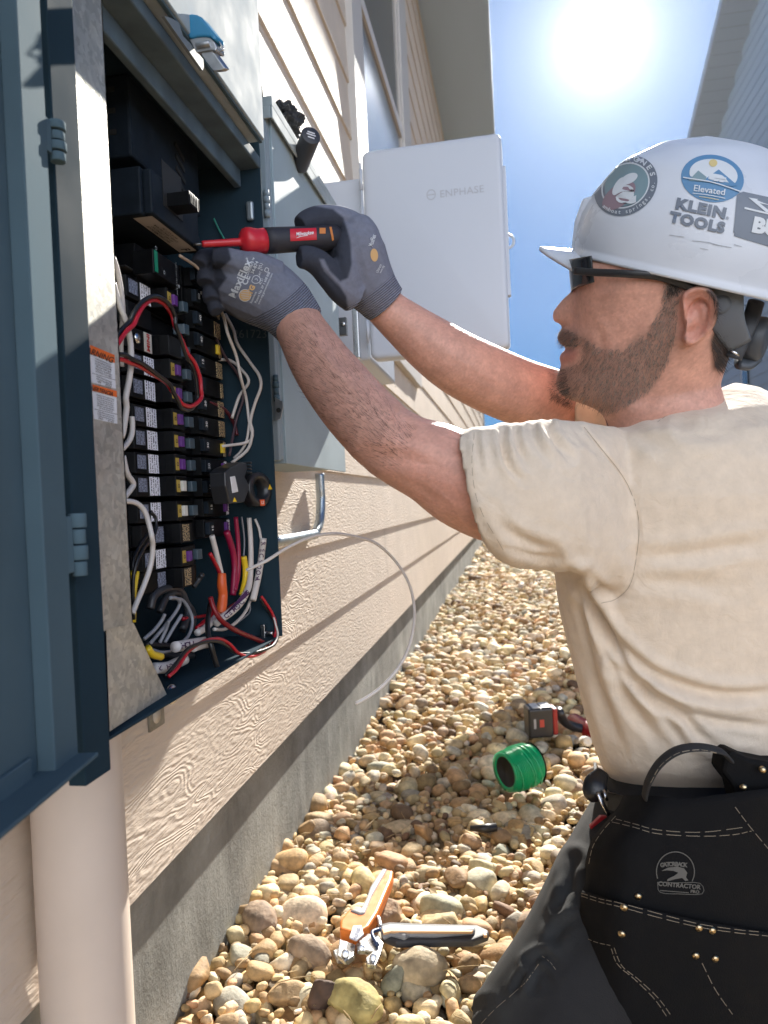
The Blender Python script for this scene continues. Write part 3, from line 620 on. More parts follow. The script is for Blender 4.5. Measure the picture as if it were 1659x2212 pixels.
# lower main: big body with green strip
m_ = MB(); GX = -.372
a = PX(302, 522, GX-.006); b = PX(310, 620, GX-.006); yA = a.y; zA = a.z; zB = PX(330, 640, GX).z
m_.box((BK, yA, zB), (GX-.012, PX(450, 600, GX).y, zA)); 
ga = PX(330, 536, GX+.012); gb = PX(389, 646, GX+.012)
m_.box((GX-.012, ga.y, gb.z+.012), (GX+.012, gb.y+.002, ga.z))
m_.box((GX-.03, yA-.0005, PX(306, 578, GX).z-.001), (GX-.0115, ga.y-.015, PX(306, 578, GX).z+.001), 1)
lm = m_.build('feeder_breaker', [BLK, INK], pan, bevel=.0015)
m_ = MB(); m_.box((GX+.0122, ga.y+.002, gb.z+.014), (GX+.0126, ga.y+.009, ga.z-.001)); m_.build('green_stripe', GRN, lm)
m_ = MB(); m_.box((GX+.0122, gb.y-.003, gb.z+.012), (GX+.0126, gb.y-.0012, ga.z-.022)); text_on(m_, 'D', (GX+.0126, ga.y+.0055, (ga.z+gb.z)/2+.02), Y, Z, .006)
text_on(m_, 'o', (GX+.0124, ga.y+.022, (ga.z+gb.z)/2), Z, -Y, .008); text_on(m_, 'MADE IN USA 240V~ 60Hz', (GX+.0124, gb.y-.008, (ga.z+gb.z)/2+.002), Z, -Y, .0032); m_.build('face_print', mat('grey ink', (.4, .42, .42), .6), lm)
# branch breakers
FX = -0.365
rowsL = [('afci', 639), ('black', 690), ('mini', 741), ('afci', 792), ('afci', 843), ('afci', 900), ('afci', 949), ('afci', 999), ('gfci', 1047), ('gfci', 1102), ('plain', 1151), ('afci2', 1204), ('plain', 1250)]
zL = [PX(320+.032*(v-639), v+4, FX-.02).z for _, v in rowsL]
ys = PX(283, 900, FX-.026).y; yc = PX(431, 940, FX).y; ye = PX(492, 1000, FX).y
DZ = .0121
def num(parent, s, yy, zz, xx):
    m_ = MB(); text_on(m_, s, (xx, yy, zz), Z, -Y, .0075, 0, .01); m_.build('rating_number', WINK, parent)
for i, ((kd, v), z) in enumerate(zip(rowsL, zL)):
    m_ = MB(); s_ = 1 if kd in ('afci', 'gfci', 'afci2') else .8
    yo = ys+(.010 if kd in ('plain', 'afci2') else 0)
    yo = ys+(.006 if kd in ('plain', 'afci2') else 0); m_.box((BK, yo-.016, z-DZ), (FX-.028, yc, z+DZ)); 
    m_.prism([(FX-.028, yo-.014, z-DZ+.0008), (FX-.0182, yo-.010, z-DZ+.0008), (FX-.0180, yo+.0405, z-DZ+.0008), (FX-.028, yo+.0405, z-DZ+.0008)], (0, 0, 2*DZ-.0016))
    if kd != 'black':
        m_.prism([(FX-.030, yo+.0405, z-DZ+.001), (FX-.010, yo+.0415, z-DZ+.001), (FX, yo+.0435, z-DZ+.001), (FX, yo+.0735, z-DZ+.001), (FX-.010, yo+.0755, z-DZ+.001), (FX-.012, yc-.001, z-DZ+.001), (FX-.030, yc-.001, z-DZ+.001)], (0, 0, 2*DZ-.002))
    br = m_.build('circuit_breaker', BLK, pan, bevel=.0009)
    if kd in ('afci', 'gfci', 'afci2'):
        dx = .4*.009
        m_ = MB(); m_.obox((FX-.0175, yo+.0285, z), Vector((.0003, 0, 0)), Vector((0, .0112, 0)), Vector((0, 0, DZ*.84))); m_.build('rating_sticker', STK, br)
        m_ = MB(); m_.obox((FX-.0176, yo+.0025, z+.001), Vector((.0003, 0, 0)), Vector((0, .0088, 0)), Vector((0, 0, DZ*.60))); m_.build('warning_sticker', STG, br)
        m_ = MB(); m_.box((FX-.0002, yo+.0450, z-.0068), (FX+.0004, yo+.0535, z+.0068)); text_on(m_, 'D', (FX+.0005, yo+.0492, z), Z, -Y, .006, 1, .02); m_.build('logo_sticker', [mat('mustard', (.42, .30, .05), .5), INK], br)
        m_ = MB(); m_.box((FX-.0005, yo+.0545, z-.0058), (FX+.0035, yo+.0635, z+.0058)); m_.build('test_button', PUR if kd != 'gfci' else mat('white button', (.62, .62, .58), .4), br, bevel=.0006)
        m_ = MB(); m_.prism([(FX-.013, yo+.080, z-.006), (FX+.001, yo+.083, z-.006), (FX+.003, yo+.092, z-.006), (FX-.013, yo+.098, z-.006)], (0, 0, .012)); m_.build('toggle', TEAL, br, bevel=.0008)
    elif kd == 'plain':
        m_ = MB(); m_.box((FX-.0003, yo+.048, z-.0095), (FX+.0003, yo+.066, z+.0095)); m_.build('rating_print', STB, br)
        m_ = MB(); m_.obox((FX-.0176, yo+.028, z), Vector((.0003, 0, 0)), Vector((0, .0095, 0)), Vector((0, 0, DZ*.7))); m_.build('warning_sticker', STG, br)
    elif kd == 'mini':
        m_ = MB(); m_.box((FX-.0177, yo+.020, z-.0105), (FX-.0172, yo+.037, z+.0105)); text_on(m_, 'MINI', (FX-.0170, yo+.0285, z), Z, -Y, .0095, 1, .02); m_.build('test_sticker', [mat('cream sticker', (.6, .57, .5), .5), mat('red ink', (.5, .02, .02), .5)], br)
    if kd in ('black', 'mini'):
        m_ = MB(); m_.lathe((FX-.0175, yo+.004, z), X, [(0, .0062), (.0015, .006), (.003, .0045), (.0034, .001)], 16); m_.build('terminal_screw', CHR, br)
        m_ = MB(); m_.prism([(FX-.012, yo+.080, z-.006), (FX+.001, yo+.083, z-.006), (FX+.003, yo+.092, z-.006), (FX-.012, yo+.098, z-.006)], (0, 0, .012)); m_.build('toggle', TEAL, br, bevel=.0008)
rowsR = [('90', 595), ('90', 641), ('40', 688), ('40y', 734), ('15t', 782), ('b', 827), ('20t', 872), ('30', 917), ('30y', 962), ('20p', 1007), ('15w', 1052), ('15p', 1096), ('15p', 1141)]
for i, (s, v) in enumerate(rowsR):
    u = 428+(v-595)*.059; z = PX(u, v, FX+.004).z; yn = PX(u, v, FX+.004).y; n_ = s.rstrip('yptwb'); m_ = MB()
    m_.box((BK, yc+.001, z-DZ), (FX-.014, ye, z+DZ)); m_.prism([(FX-.016, yc+.008, z-DZ+.001), (FX-.004, yc+.010, z-DZ+.001), (FX-.002, ye-.018, z-DZ+.001), (FX-.002, ye-.001, z-DZ+.001), (FX-.016, ye-.001, z-DZ+.001)], (0, 0, 2*DZ-.002))
    br = m_.build('circuit_breaker', BLK, pan, bevel=.0009)
    m_ = MB(); m_.box((FX-.003, yn-.009, z-.0075), (FX+.0035, yn+.0055, z+.0075)); tg = m_.build('toggle', BLK2, br, bevel=.0010)
    if n_: num(tg, n_, yn-.001, z, FX+.0039)
    c_ = {'y': YEL, 'p': PUR, 'w': MATS['white button']}.get(s[-1])
    if c_: m_ = MB(); m_.box((FX-.003, ye-.018, z-.006), (FX+.0015, ye-.0105, z+.006)); m_.build('test_button', c_, br, bevel=.0006)
    m_ = MB(); m_.box((FX-.0018, ye-.009, z-.010), (FX-.0010, ye-.0015, z+.009)); m_.build('rating_print', (STK if s[-1] in 'pw' else STB), br)
    if s[-1] == 't' or i in (0, 2, 7): m_ = MB(); m_.box((FX-.0018, ye-.020, z-.010), (FX-.0008, ye-.0025, z+.010)); m_.build('rating_print', STB, br)
# round stamped number on the far inner wall, latch tab, corner screw
m_ = MB(); c_ = PY(540, 722, y1-.0022); text_on(m_, '261723', c_, (PY(560, 722, y1).__sub__(PY(520, 722, y1))).normalized(), Z, .016, 0, 0, -.0004); 
m_.build('stamped_number', mat('faded ink', (.06, .08, .09), .6), pan)
m_ = MB(); c_ = PY(543, 457, y1-.003); m_.box((c_.x-.006, y1-.008, c_.z-.013), (c_.x+.004, y1-.0012, c_.z+.013)); m_.build('latch_tab', mat('tab metal', (.30, .34, .36), .4, .6), pan, bevel=.003)
m_ = MB(); c_ = PY(585, 1372, y1-.002); m_.box((c_.x-.010, y1-.014, c_.z-.016), (c_.x-.004, y1-.0015, c_.z+.016)); m_.cyl(c_+Vector((-.004, -.008, .004)), c_+Vector((.006, -.008, .004)), .0035, 12); m_.build('corner_clip', CHR, pan, bevel=.0008)
m_ = MB(); c_ = PX(370, 1500, SX-.015); m_.ball(c_, (.006, .010, .010), 12); m_.build('cover_screw', CHR, pan)
# mounting tab under the panel
m_ = MB(); a = PX(322, 1527, BK-.001); b = PX(356, 1562, BK-.001); rr_ = .010; cc = PX(338, 1545, BK-.001); m_.box((BK-.004, a.y, b.z), (BK-.001, b.y, zb_-.001))
m_.lathe(cc+X*.0004, X, [(0, rr_), (.0006, rr_)], 24, 1); m_.build('mounting_tab', [mat('tab steel', (.30, .29, .26), .45, .7, vary=(80, .3)), mat('washer', (.5, .45, .38), .6)], pan)
# ================================================================== upper meter box (same width, standing on the panel)
mx0, mx1 = y0-.03, y1+.003
UX = LX+.012; zu = PX(566, 352, UX).z
ub = thing('meter_box', 'zinc coated meter cabinet with a blue lock tag right above the open panel', 'meter box', (-.38, (y0+y1)/2, zt_))
m_ = MB(); yU = PX(563, 345, UX).y; m_.box((BK, y0-.028, zt_+.0075), (UX-.002, yU, 1.9)); m_.build('body', SHEET, ub, bevel=.0015)
m_ = MB(); zz1 = PX(566, 316, UX).z; m_.box((UX-.0015, y0-.03, zt_+.009), (UX+.0035, yU+.001, zz1)); m_.build('hasp_strip', PANEL, ub, bevel=.001)
m_ = MB(); zz2 = PX(563, 300, UX+.002).z; m_.box((UX-.001, y0-.03, zz1+.003), (UX+.006, yU+.0012, 1.9)); m_.build('cover', SHEET, ub, bevel=.0018)
m_ = MB(); a = PX(383, 0, UX+.007); 
# blue lock tag: barrel lock with hasp
Yk = PX(400, 100, UX).y
lk = thing('lock_tag', 'blue plastic lock tag hooked through the steel hasp of the meter cabinet', 'lock', tuple(PY(432, 80, Yk)))
K = lambda x, y: (345.6+.1563*x, .1563*y)
def kp(pts, yo, th_, m_): m_.prism([PY(*K(x, y), Yk+yo) for x, y in pts], (0.004, th_, 0)); return m_
kp([(305, 300), (312, 245), (345, 205), (430, 185), (500, 195), (560, 225), (595, 270), (765, 480), (775, 545), (720, 548), (690, 510), (610, 497), (500, 505), (410, 530), (370, 470), (330, 390)], 0, .014, MB()).build('shell', mat('blue plastic', (.03, .20, .36), .35), lk, bevel=.003, seg=3)
m_ = MB(); m_.tube([PY(*K(x, y), Yk+.006) for x, y in ((765, 535), (795, 545), (870, 655), (878, 680), (850, 700), (745, 722))], .0008, 8, k=4); m_.build('shackle', CHR, lk)
m_ = kp([(400, 540), (500, 512), (610, 500), (690, 515), (745, 570), (785, 660), (765, 698), (720, 690), (500, 725)], .002, .012, MB()); kp([(610, 700), (715, 690), (895, 940), (840, 968), (745, 980), (715, 960), (640, 860), (560, 740)], .004, .004, m_); m_.tube([PY(*K(500, 640), Yk+.001), PY(*K(690, 600), Yk+.001)], .0030, 12); m_.build('hasp', ZINC, lk, bevel=.0008)
m_ = MB(); m_.prism([PX(*K(x, y), UX+.0075) for x, y in ((60, 225), (150, 245), (260, 310), (320, 500), (420, 600), (540, 750), (600, 820), (608, 920), (590, 975))], (-.003, 0, 0)); m_.build('hasp_plate', mat('dull bracket', (.16, .19, .21), .7), lk)
# ================================================================== disconnect
DX = -.325
dz_t = lambda u, v: PX(u, v, DX)
yd0 = PX(606, 700, DX).y; yd1 = PX(747, 1018, DX).y; zd0 = PX(747, 1020, DX).z; zd1 = PX(720, 446, DX).z
ds = thing('disconnect_box', 'light grey disconnect enclosure with a black knob mounted behind the open panel', 'disconnect box', (-.39, (yd0+yd1)/2, zd0))
m_ = MB(); m_.box((WX+.006, yd0-.012, zd0+.006), (DX-.004, yd1-.002, zd1-.006)); m_.build('body', LPANEL, ds, bevel=.0015)
m_ = MB(); m_.box((DX-.003, yd0-.001, zd0), (DX, yd1, zd1-.012)); m_.box((DX-.03, yd0-.001, zd0), (DX-.003, yd0+.001, zd1-.012)); m_.build('cover', mat('pale blue grey sheet', (.33, .41, .45), .7, 0, spec=.15, vary=(10, .08), bump=(140, .15, .0006)), ds, bevel=.001)
m_ = MB(); m_.box((WX+.005, yd0-.018, zd1-.012), (DX+.008, yd1+.004, zd1+.002)); m_.box((DX+.005, yd0-.018, zd1-.030), (DX+.008, yd1+.004, zd1-.012)); m_.box((WX+.01, yd0-.019, zd1-.030), (DX+.005, yd0-.016, zd1-.012)); m_.build('hood', SHEET, ds, bevel=.001)
def px_h(u, va, vb, YY, r=.0045):
    a = PY(u, va, YY); b = PY(u+3, vb, YY); m_ = MB()
    for k in range(4): m_.cyl(a.lerp(b, k/4), a.lerp(b, (k+1)/4-.02), r if k % 2 else r*.85, 12)
    return m_
px_h(575, 410, 470, yd0-.024).build('hinge', LPANEL, ds); px_h(595, 810, 868, yd0-.024).build('hinge', PANEL, ds)
m_ = MB(); a = [PY(594, 858, yd0-.03), PY(611, 868, yd0-.03), PY(612, 880, yd0-.03), PY(606, 905, yd0-.03), PY(595, 908, yd0-.03)]; m_.prism(a, (0, .002, 0)); c_ = PY(602, 886, yd0-.031); m_.lathe(c_, Y*-1, [(0, .0035), (.0004, .0035)], 16, 1); m_.build('latch_plate', [ZINC, INK], ds, bevel=.0006)
m_ = MB(); m_.prism([PY(566, 245, yd0-.02), PY(606, 237, yd0-.02), PY(608, 256, yd0-.02), PY(620, 1010, yd0-.02), PY(600, 1010, yd0-.02), PY(590, 1010, yd0-.02)], (0, .002, 0))
m_ = MB(); m_.box((DX-.040, yd0-.022, zd0+.004), (DX-.004, yd0-.013, zd1-.031)); m_.box((DX-.075, yd0-.020, zd0+.010), (DX-.048, yd0-.013, zd1-.031)); m_.build('side_flange', LPANEL, ds, bevel=.0015)
kn = MB(); a = PX(642, 345, DX+.001); zt2 = a.dot(cf)
b = P(672, 292, (a-C0).dot(cf)-.055); kn.tube([a-X*.0+Vector((0, .01, -.005)), b], .0155, 28); kn.build('knob', mat('black knob plastic', (.03, .03, .035), .4), ds, bevel=.0012)
dk = (b-a).normalized()
m_ = MB(); ex = dk.cross(Z).normalized()*-1; ex = Vector((cr)) - dk*cr.dot(dk); ex.normalize(); ey = dk.cross(ex); 

for k_, w_ in ((.0045, .006), (.0005, .0075), (-.0045, .0055)): m_.obox(b+ey*k_+dk*.0004, ex*w_, ey*.0009, dk*.0003)
m_.build('knob_print', WINK, ds)
# torn black seal behind the hood
rs_ = random.Random(6); b_ = bmesh.new(); bmesh.ops.create_icosphere(b_, subdivisions=4, radius=1.0)
for v in b_.verts:
    p = v.co; k = 1+.35*noise.noise(p*2.2)+.22*noise.noise(p*7)+.12*noise.noise(p*15); v.co = Vector((p.x*.030*k, p.y*.035*k, p.z*.027*k))
me = bpy.data.meshes.new('torn_seal'); b_.to_mesh(me); b_.free(); me.materials.append(RUB); o = bpy.data.objects.new('duct_seal', me); COL.objects.link(o); o.location = P(612, 262, (PX(612, 262, DX-.03)-C0).dot(cf)); tag(o, 'lump of torn black duct seal on top of the disconnect box', 'duct seal')
m_ = MB(); q = [P(u, v, (PX(570, 240, DX-.05)-C0).dot(cf)-.01) for u, v in ((559, 178), (566, 186), (569, 210), (577, 216), (579, 262), (562, 262))]; m_.prism(q, (0.0, .02, 0)); tag(m_.build('rubber_strip', RUB), 'ragged strip of black rubber hanging beside the zinc meter cabinet', 'rubber strip')
# ================================================================== combiner box with its open door
YE = 1.62; EX = -.290
cb_ = thing('combiner_box', 'white plastic combiner box with its lettered door standing open toward the camera', 'combiner box', (-.37, YE+.1, .95))
hgp = PY(788, 330, YE-.02); zc1 = hgp.z; zc0 = PY(800, 778, YE-.02).z; xh = PY(792, 560, YE-.02).x
zb1 = PY(740, 388, YE).z
m_ = MB(); m_.box((WX+.005, YE, zc0+.004), (xh-.006, YE+.36, zb1)); m_.build('body', PLAST, cb_, bevel=.008, seg=3)
zt3 = (PY(788, 330, YE-.02)-C0).dot(cf)
du = (P(1090, 500, zt3-.06)-P(790, 560, zt3)); du.z = 0; wdt = du.length; du.normalize(); dnn = Vector((du.y, -du.x, 0))
m_ = MB(); O = Vector((xh, YE-.02, zc0)); HH = zc1-zc0
def rr(w_, h_, r, k=6):
    pts = []
    for cx_, cy_, a0 in ((w_-r, h_-r, 0), (r, h_-r, 90), (r, r, 180), (w_-r, r, 270)):
        for j in range(k+1): a = math.radians(a0+90*j/k); pts.append((cx_+r*math.cos(a), cy_+r*math.sin(a)))
    return pts
r1 = rr(wdt, HH, .014)
def ring(off, dep, r=.014): return [O+du*(off+(x)*(wdt-2*off)/wdt)+Z*(off+y*(HH-2*off)/HH)+dnn*dep for x, y in r1]
m_.rings([ring(0, -.032), ring(0, 0.0), ring(.002, .006), ring(.006, .0085), ring(.012, .0095)], 0, True, True)
dr_ = m_.build('door', PLAST, cb_)
m_ = MB(); 
lp = O+du*(wdt*.555)+Z*(HH*.745)+dnn*.0097
text_on(m_, 'ENPHASE', lp, du, Z, .0215, 0, .004, .0003, 'LEFT', 1.08)
lc = lp+du*-.018+Z*.002
for r_in, r_out in ((.0080, .0100),):
    vs = []; fs = []
    for j in range(32):
        a = 2*math.pi*j/32; vs += [lc+du*(r_in*math.cos(a))+Z*(r_in*1.15*math.sin(a))+dnn*.0003, lc+du*(r_out*math.cos(a))+Z*(r_out*1.15*math.sin(a))+dnn*.0003]
    fs = [(2*j, 2*j+1, (2*j+3) % 64, (2*j+2) % 64) for j in range(32)]; m_.add(vs, fs, 0)
m_.obox(lc+dnn*.0002, du*.0075, dnn*.0001, Z*.0011)
m_.build('lettering', mat('grey lettering', (.36, .38, .43), .5), dr_)
m_ = MB(); 
m_.obox(O+du*(wdt+.003)+Z*HH*.55-dnn*.012, du*.003, dnn*.010, Z*HH*.30)
m_.tube([O+du*(wdt)+Z*(HH*.47)-dnn*.010, O+du*(wdt+.014)+Z*(HH*.485)-dnn*.012, O+du*(wdt+.016)+Z*(HH*.52)-dnn*.012, O+du*(wdt)+Z*(HH*.545)-dnn*.010], .003, 8, k=4); m_.build('latch', PLAST, dr_)
m_ = MB()
for k in range(5): m_.cyl(O+Z*(HH*(.1+.18*k))+dnn*.003-du*.004, O+Z*(HH*(.1+.18*k)+.045)+dnn*.003-du*.004, .0042, 10)
m_.cyl(O+Z*(HH*.08)+dnn*.003-du*.004, O+Z*(HH*.95)+dnn*.003-du*.004, .0022, 8); m_.build('hinge', PLAST, cb_)
# small latch hardware low on the disconnect
m_ = MB(); c_ = PY(742, 700, yd1+.03); m_.box((c_.x-.012, c_.y, c_.z-.022), (c_.x+.006, c_.y+.012, c_.z+.014)); m_.cyl(c_+Vector((0, -.004, 0)), c_+Vector((0, .001, 0)), .004, 12, 1); m_.box((c_.x+.008, c_.y+.05, c_.z-.06), (c_.x+.020, c_.y+.07, c_.z+.08), 1)
m_.build('latch', [mat('dark latch', (.05, .055, .06), .4), CHR], ds, bevel=.001)
# ================================================================== conduits
pv = thing('conduit', 'thick beige painted plastic conduit rising into the bottom of the open panel', 'conduit', (-.408, .65, 0))
m_ = MB(); cL = (-.4085, .622); m_.lathe((*cL, -.1), Z, [(0, .0405), (zb_+.097, .0405)], 48, cap=False); m_.build('pipe', mat('beige painted pipe', (.62, .52, .44), .42, vary=(9, .05), bump=(25, .12, .002)), pv)
m_ = MB(); 
for u in (151, 219): c_ = P(u, 1675, .62); 
m_ = MB()
for a_, l_ in ((-1.75, .055), (-1.15, .040)):
    m_.tube([Vector((cL[0]+.0408*math.cos(a_), cL[1]+.0408*math.sin(a_), zb_-.004)), Vector((cL[0]+.0408*math.cos(a_), cL[1]+.0408*math.sin(a_), zb_-l_))], [.0018, .0012], 8)
m_.build('paint_drip', MATS['beige painted pipe'], pv); m_ = MB()
m_.lathe((*cL, zb_-.01), Z, [(0, .0405), (0, .047), (.0085, .047)], 40); m_.build('locknut', mat('locknut grey', (.3, .28, .26), .5), pv)
e_ = MB(); cx_ = WX+.018; zz = PX(650, 1160, cx_).z; yv = PX(692, 1060, cx_).y; yn_ = PX(600, 1168, cx_).y
e_.tube([(cx_, yv, zd0+.01), (cx_, yv, zz+.10), (cx_, yv, zz+.075), (cx_, yv-.018, zz+.03), (cx_, yv-.06, zz+.004), (cx_, yv-.10, zz), (cx_, yn_-.1, zz)], .0107, 20, k=6)
tag(e_.build('steel_conduit', mat('zinc tube', (.40, .46, .50), .32, .85, vary=(50, .12))), 'bent thin steel conduit sweeping out from under the disconnect box', 'conduit')
# ================================================================== WIRES
def T1(x, y): return (201.6+.191*x, 518.4+.191*y)
def T2(x, y): return (201.6+.191*x, 835.3+.191*y)
def T3(x, y): return (259.2+.2257*x, 1123.3+.2257*y)
def WP(u, v, x):
    p = PX(u, v, x)
    return PY(u, v, y1-.006) if p.y > y1-.006 else p
def wire(px, Xs, r, m_, label, name='wire', k=7, n=10):
    if not hasattr(Xs, '__len__'): Xs = [Xs]*len(px)
    if len(Xs) != len(px): Xs = list(np.interp(np.linspace(0, 1, len(px)), np.linspace(0, 1, len(Xs)), Xs))
    b = MB(); b.tube([WP(u, v, x) for (u, v), x in zip(px, Xs)], r, n, 0, True, k)
    return tag(b.build(name, m_), label, name.replace('_', ' '), 'wires inside the open panel')
def pair(px, Xs, r, labels, tw=9, names=('wire', 'wire')):
    if not hasattr(Xs, '__len__'): Xs = [Xs]*len(px)
    if len(Xs) != len(px): Xs = list(np.interp(np.linspace(0, 1, len(px)), np.linspace(0, 1, len(Xs)), Xs))
    q = [Vector(x) for x in catmull([WP(u, v, x) for (u, v), x in zip(px, Xs)], 12)]
    for s_, (m_, lb) in zip((0, math.pi), labels):
        pts = []
        for i, p in enumerate(q):
            t = (q[min(i+1, len(q)-1)]-q[max(i-1, 0)]).normalized(); a = (X-t*X.dot(t)).normalized(); b = t.cross(a); w_ = s_+i/len(q)*tw
            pts.append(p+a*math.cos(w_)*r*1.05+b*math.sin(w_)*r*1.05)
        b = MB(); b.tube(pts, r, 10); tag(b.build('wire', m_), lb, 'wire', 'wires inside the open panel')
XA = -.352
wire([(244, 556), (252, 581), (259, 614), (264, 652), (265, 690), (261, 738), (261, 767), (262, 792)], [-.345, -.352], .0026, WHTW, 'upper white cable running straight down just behind the galvanised strip')
wire([(244, 610), (257, 656), (265, 677), (274, 702), (280, 727), (283, 757), (283, 786), (279, 820), (272, 858), (273, 883), (267, 927), (262, 945)], [-.345, -.338, -.345], .0028, WHTW, 'white cable bulging out between the strip and the upper breaker labels')
wire([(285, 900), (286, 927), (282, 946), (274, 959), (262, 972)], XA, .0026, WHTW, 'short white cable hook beside the third row of grey stickers')
wire([(266, 985), (274, 1021), (286, 1040), (288, 1047), (284, 1055), (268, 1075)], XA, .0027, WHTW, 'white cable bent in a sharp elbow at the strip edge above the lower loop')
wire([(268, 1083), (286, 1084), (301, 1091), (314, 1108), (323, 1137), (328, 1160), (330, 1180), (326, 1218), (313, 1259), (298, 1295), (286, 1325)], [-.345, -.334, -.345], .0025, WHTW, 'long white cable arching over the lower left breakers down to the bent foot plate')
wire([(325, 1105), (337, 1122), (333, 1155), (308, 1188), (292, 1226), (287, 1270), (289, 1338)], [-.350, -.345, -.35], .0018, BLKW, 'thin black wire looping behind the long white cable')
wire([(322, 1150), (304, 1175), (290, 1205), (286, 1240), (285, 1345)], -.355, .0018, BLKW, 'thin black wire dropping close to the strip edge beside the yellow wire')
wire([T3(108, 500), T3(132, 560), T3(128, 700), T3(122, 980)], -.352, .0030, YELW, 'yellow wire partly hidden behind the galvanised strip')
wire([T3(172, 495), T3(150, 640), T3(132, 780), T3(122, 860)], -.350, .0016, YELW, 'thin yellow wire slanting beside the long white cable')
wire([(434, 632), (463, 646), (482, 681), (492, 721), (510, 768), (520, 815), (532, 862), (538, 909), (545, 940), (532, 956), (479, 964)], [-.365, -.345, -.34, -.35, -.365], .0020, WHTW, 'white wire curving down the far gutter and hooking back under the 30 amp breaker')
wire([(486, 678), (504, 712), (513, 743), (541, 784), (560, 812), (563, 837), (551, 871), (541, 909), (545, 934), (535, 971), (500, 1000)], [-.37, -.345, -.338, -.345, -.365], .0021, WHTW, 'outermost white wire bowing toward the far panel wall')
wire([(473, 777), (498, 779), (523, 800), (537, 825), (517, 856), (501, 903)], [-.37, -.352, -.36], .0020, WHTW, 'white wire leaving the 15 amp breaker and curling downward')
wire([(463, 721), (485, 768), (517, 815), (526, 856), (510, 909), (495, 985)], [-.37, -.352, -.36], .0018, mat('brown wire sheath', (.06, .03, .04), .35), 'brown wire crossing the white wires in the far gutter')
wire([(450, 868), (485, 885), (504, 912), (512, 940)], [-.37, -.36], .0024, mat('dark red sheath', (.09, .008, .015), .4), 'dark maroon cable entering beside the 20 amp breaker')
wire([(388, 552), (419, 572), (431, 583), (446, 600), (450, 621), (442, 634)], [-.36, -.352, -.36], .0018, mat('tan wire sheath', (.45, .33, .24), .4), 'tan wire arching over the pair of 90 amp breakers')
wire([(505, 990), (520, 975), (533, 950), (540, 900)], -.372, .0018, WHTW, 'white wire tucked behind the sensor body')
wire([(462, 472), (470, 490), (484, 516)], -.40, .0012, mat('green wire sheath', (.03, .25, .18), .4), 'short green wire standing up behind the screwdriver')
pair([(248, 745), (267, 715), (284, 698), (293, 679), (305, 660), (320, 648), (335, 644), (351, 650), (364, 662), (375, 683), (379, 704), (393, 738), (404, 767), (417, 786), (427, 814), (430, 843), (431, 860), (421, 875), (408, 882), (393, 877), (385, 864), (374, 847), (362, 828), (335, 809), (307, 790), (284, 780), (267, 772), (248, 770)], [-.335, -.322, -.318, -.322, -.335], .0021, [(REDW, 'red wire of the twisted loop across the upper breakers'), (BLKW, 'black wire twisted with the red one across the upper breakers')], 11)
pair([T3(x, y) for x, y in ((450, 1495), (540, 1400), (640, 1260), (740, 1195), (850, 1155), (960, 1155), (1040, 1200), (1100, 1260), (1180, 1290), (1290, 1285), (1400, 1240), (1470, 1180), (1500, 1090), (1490, 1000), (1450, 900), (1390, 810), (1345, 740))], [-.335, -.33, -.322, -.314, -.318, -.33], .0019, [(REDW, 'red wire of the pair lying along the panel floor and up the far corner'), (BLKW, 'black wire of the pair lying along the panel floor and up the far corner')], 14)
wire([T3(1400, 800), T3(1460, 900), T3(1490, 1000), T3(1510, 1100), T3(1470, 1190), T3(1390, 1250), T3(1290, 1280), T3(1180, 1288)], [-.33, -.316, -.312, -.316, -.325], .0013, WHTW, 'thin white wire following the red and black pair around the far lower corner')
wire([T3(865, 740), T3(900, 850), T3(960, 950), T3(1060, 1030), T3(1180, 1090), T3(1300, 1140), T3(1410, 1195)], [-.345, -.33, -.322], .0030, mat('deep red sheath', (.20, .006, .01), .35), 'thick cut off red conductor slanting to the far lower corner')
wire([T3(865, 800), T3(842, 950), T3(842, 1080), T3(870, 1200), T3(905, 1330), T3(940, 1440)], [-.35, -.33, -.325], .0030, BLKW, 'thick black cut off conductor hanging over the panel floor')
for pts, lb in (((( 230, 1140), (330, 1050), (400, 960), (430, 900)), 'first thin grey wire fanning up from the panel floor'), (((290, 1180), (400, 1050), (520, 900), (572, 800), (540, 750), (480, 745)), 'grey wire hooked over at its top in the lower coil'), (((380, 1175), (440, 1050), (470, 960)), 'short grey wire between the two slanted light ones'), (((430, 1172), (500, 1050), (590, 908)), 'straight slanted pale grey wire in the lower coil'), (((480, 748), (600, 770), (680, 900), (692, 1000), (660, 1100), (610, 1162)), 'pale grey wire forming the right side of the lower coil')):
    wire([T3(*p) for p in pts], [-.365, -.355], .0019, GRW, lb)
for j, (pts, rr_) in enumerate(((((290, 850), (330, 720), (440, 660), (560, 665), (620, 760), (650, 900), (600, 1050)), .0045), (((380, 880), (450, 740), (560, 700), (640, 800), (700, 900), (690, 1080)), .0040), (((700, 640), (760, 560), (790, 520)), .0035), (((250, 1190), (400, 1200), (600, 1200), (760, 1140)), .003), (((300, 1250), (420, 1290), (560, 1300), (700, 1300)), .0035))):
    wire([T3(*p) for p in pts], [-.385, -.375], rr_, mat('dull black cable', (.035, .037, .042), .4), ['thick black cable arching over the lower coil', 'second thick black cable inside the lower coil', 'stub of black cable below the last breaker', 'black cable lying flat behind the white sleeve', 'lowest black cable on the panel floor'][j])
wire([T3(300, 1240), T3(400, 1265), T3(500, 1250), T3(560, 1220)], -.36, .0016, GRW, 'grey wire curling low on the panel floor')
wire([T3(262, 1225), T3(310, 1285), T3(395, 1308)], -.338, .0036, YELW, 'short yellow sleeved wire end by the bent foot plate', 'wire')
wire([T3(880, 150), T3(930, 350), T3(972, 530)], -.36, .0034, WHTW, 'white cable entering the orange wrap from above')
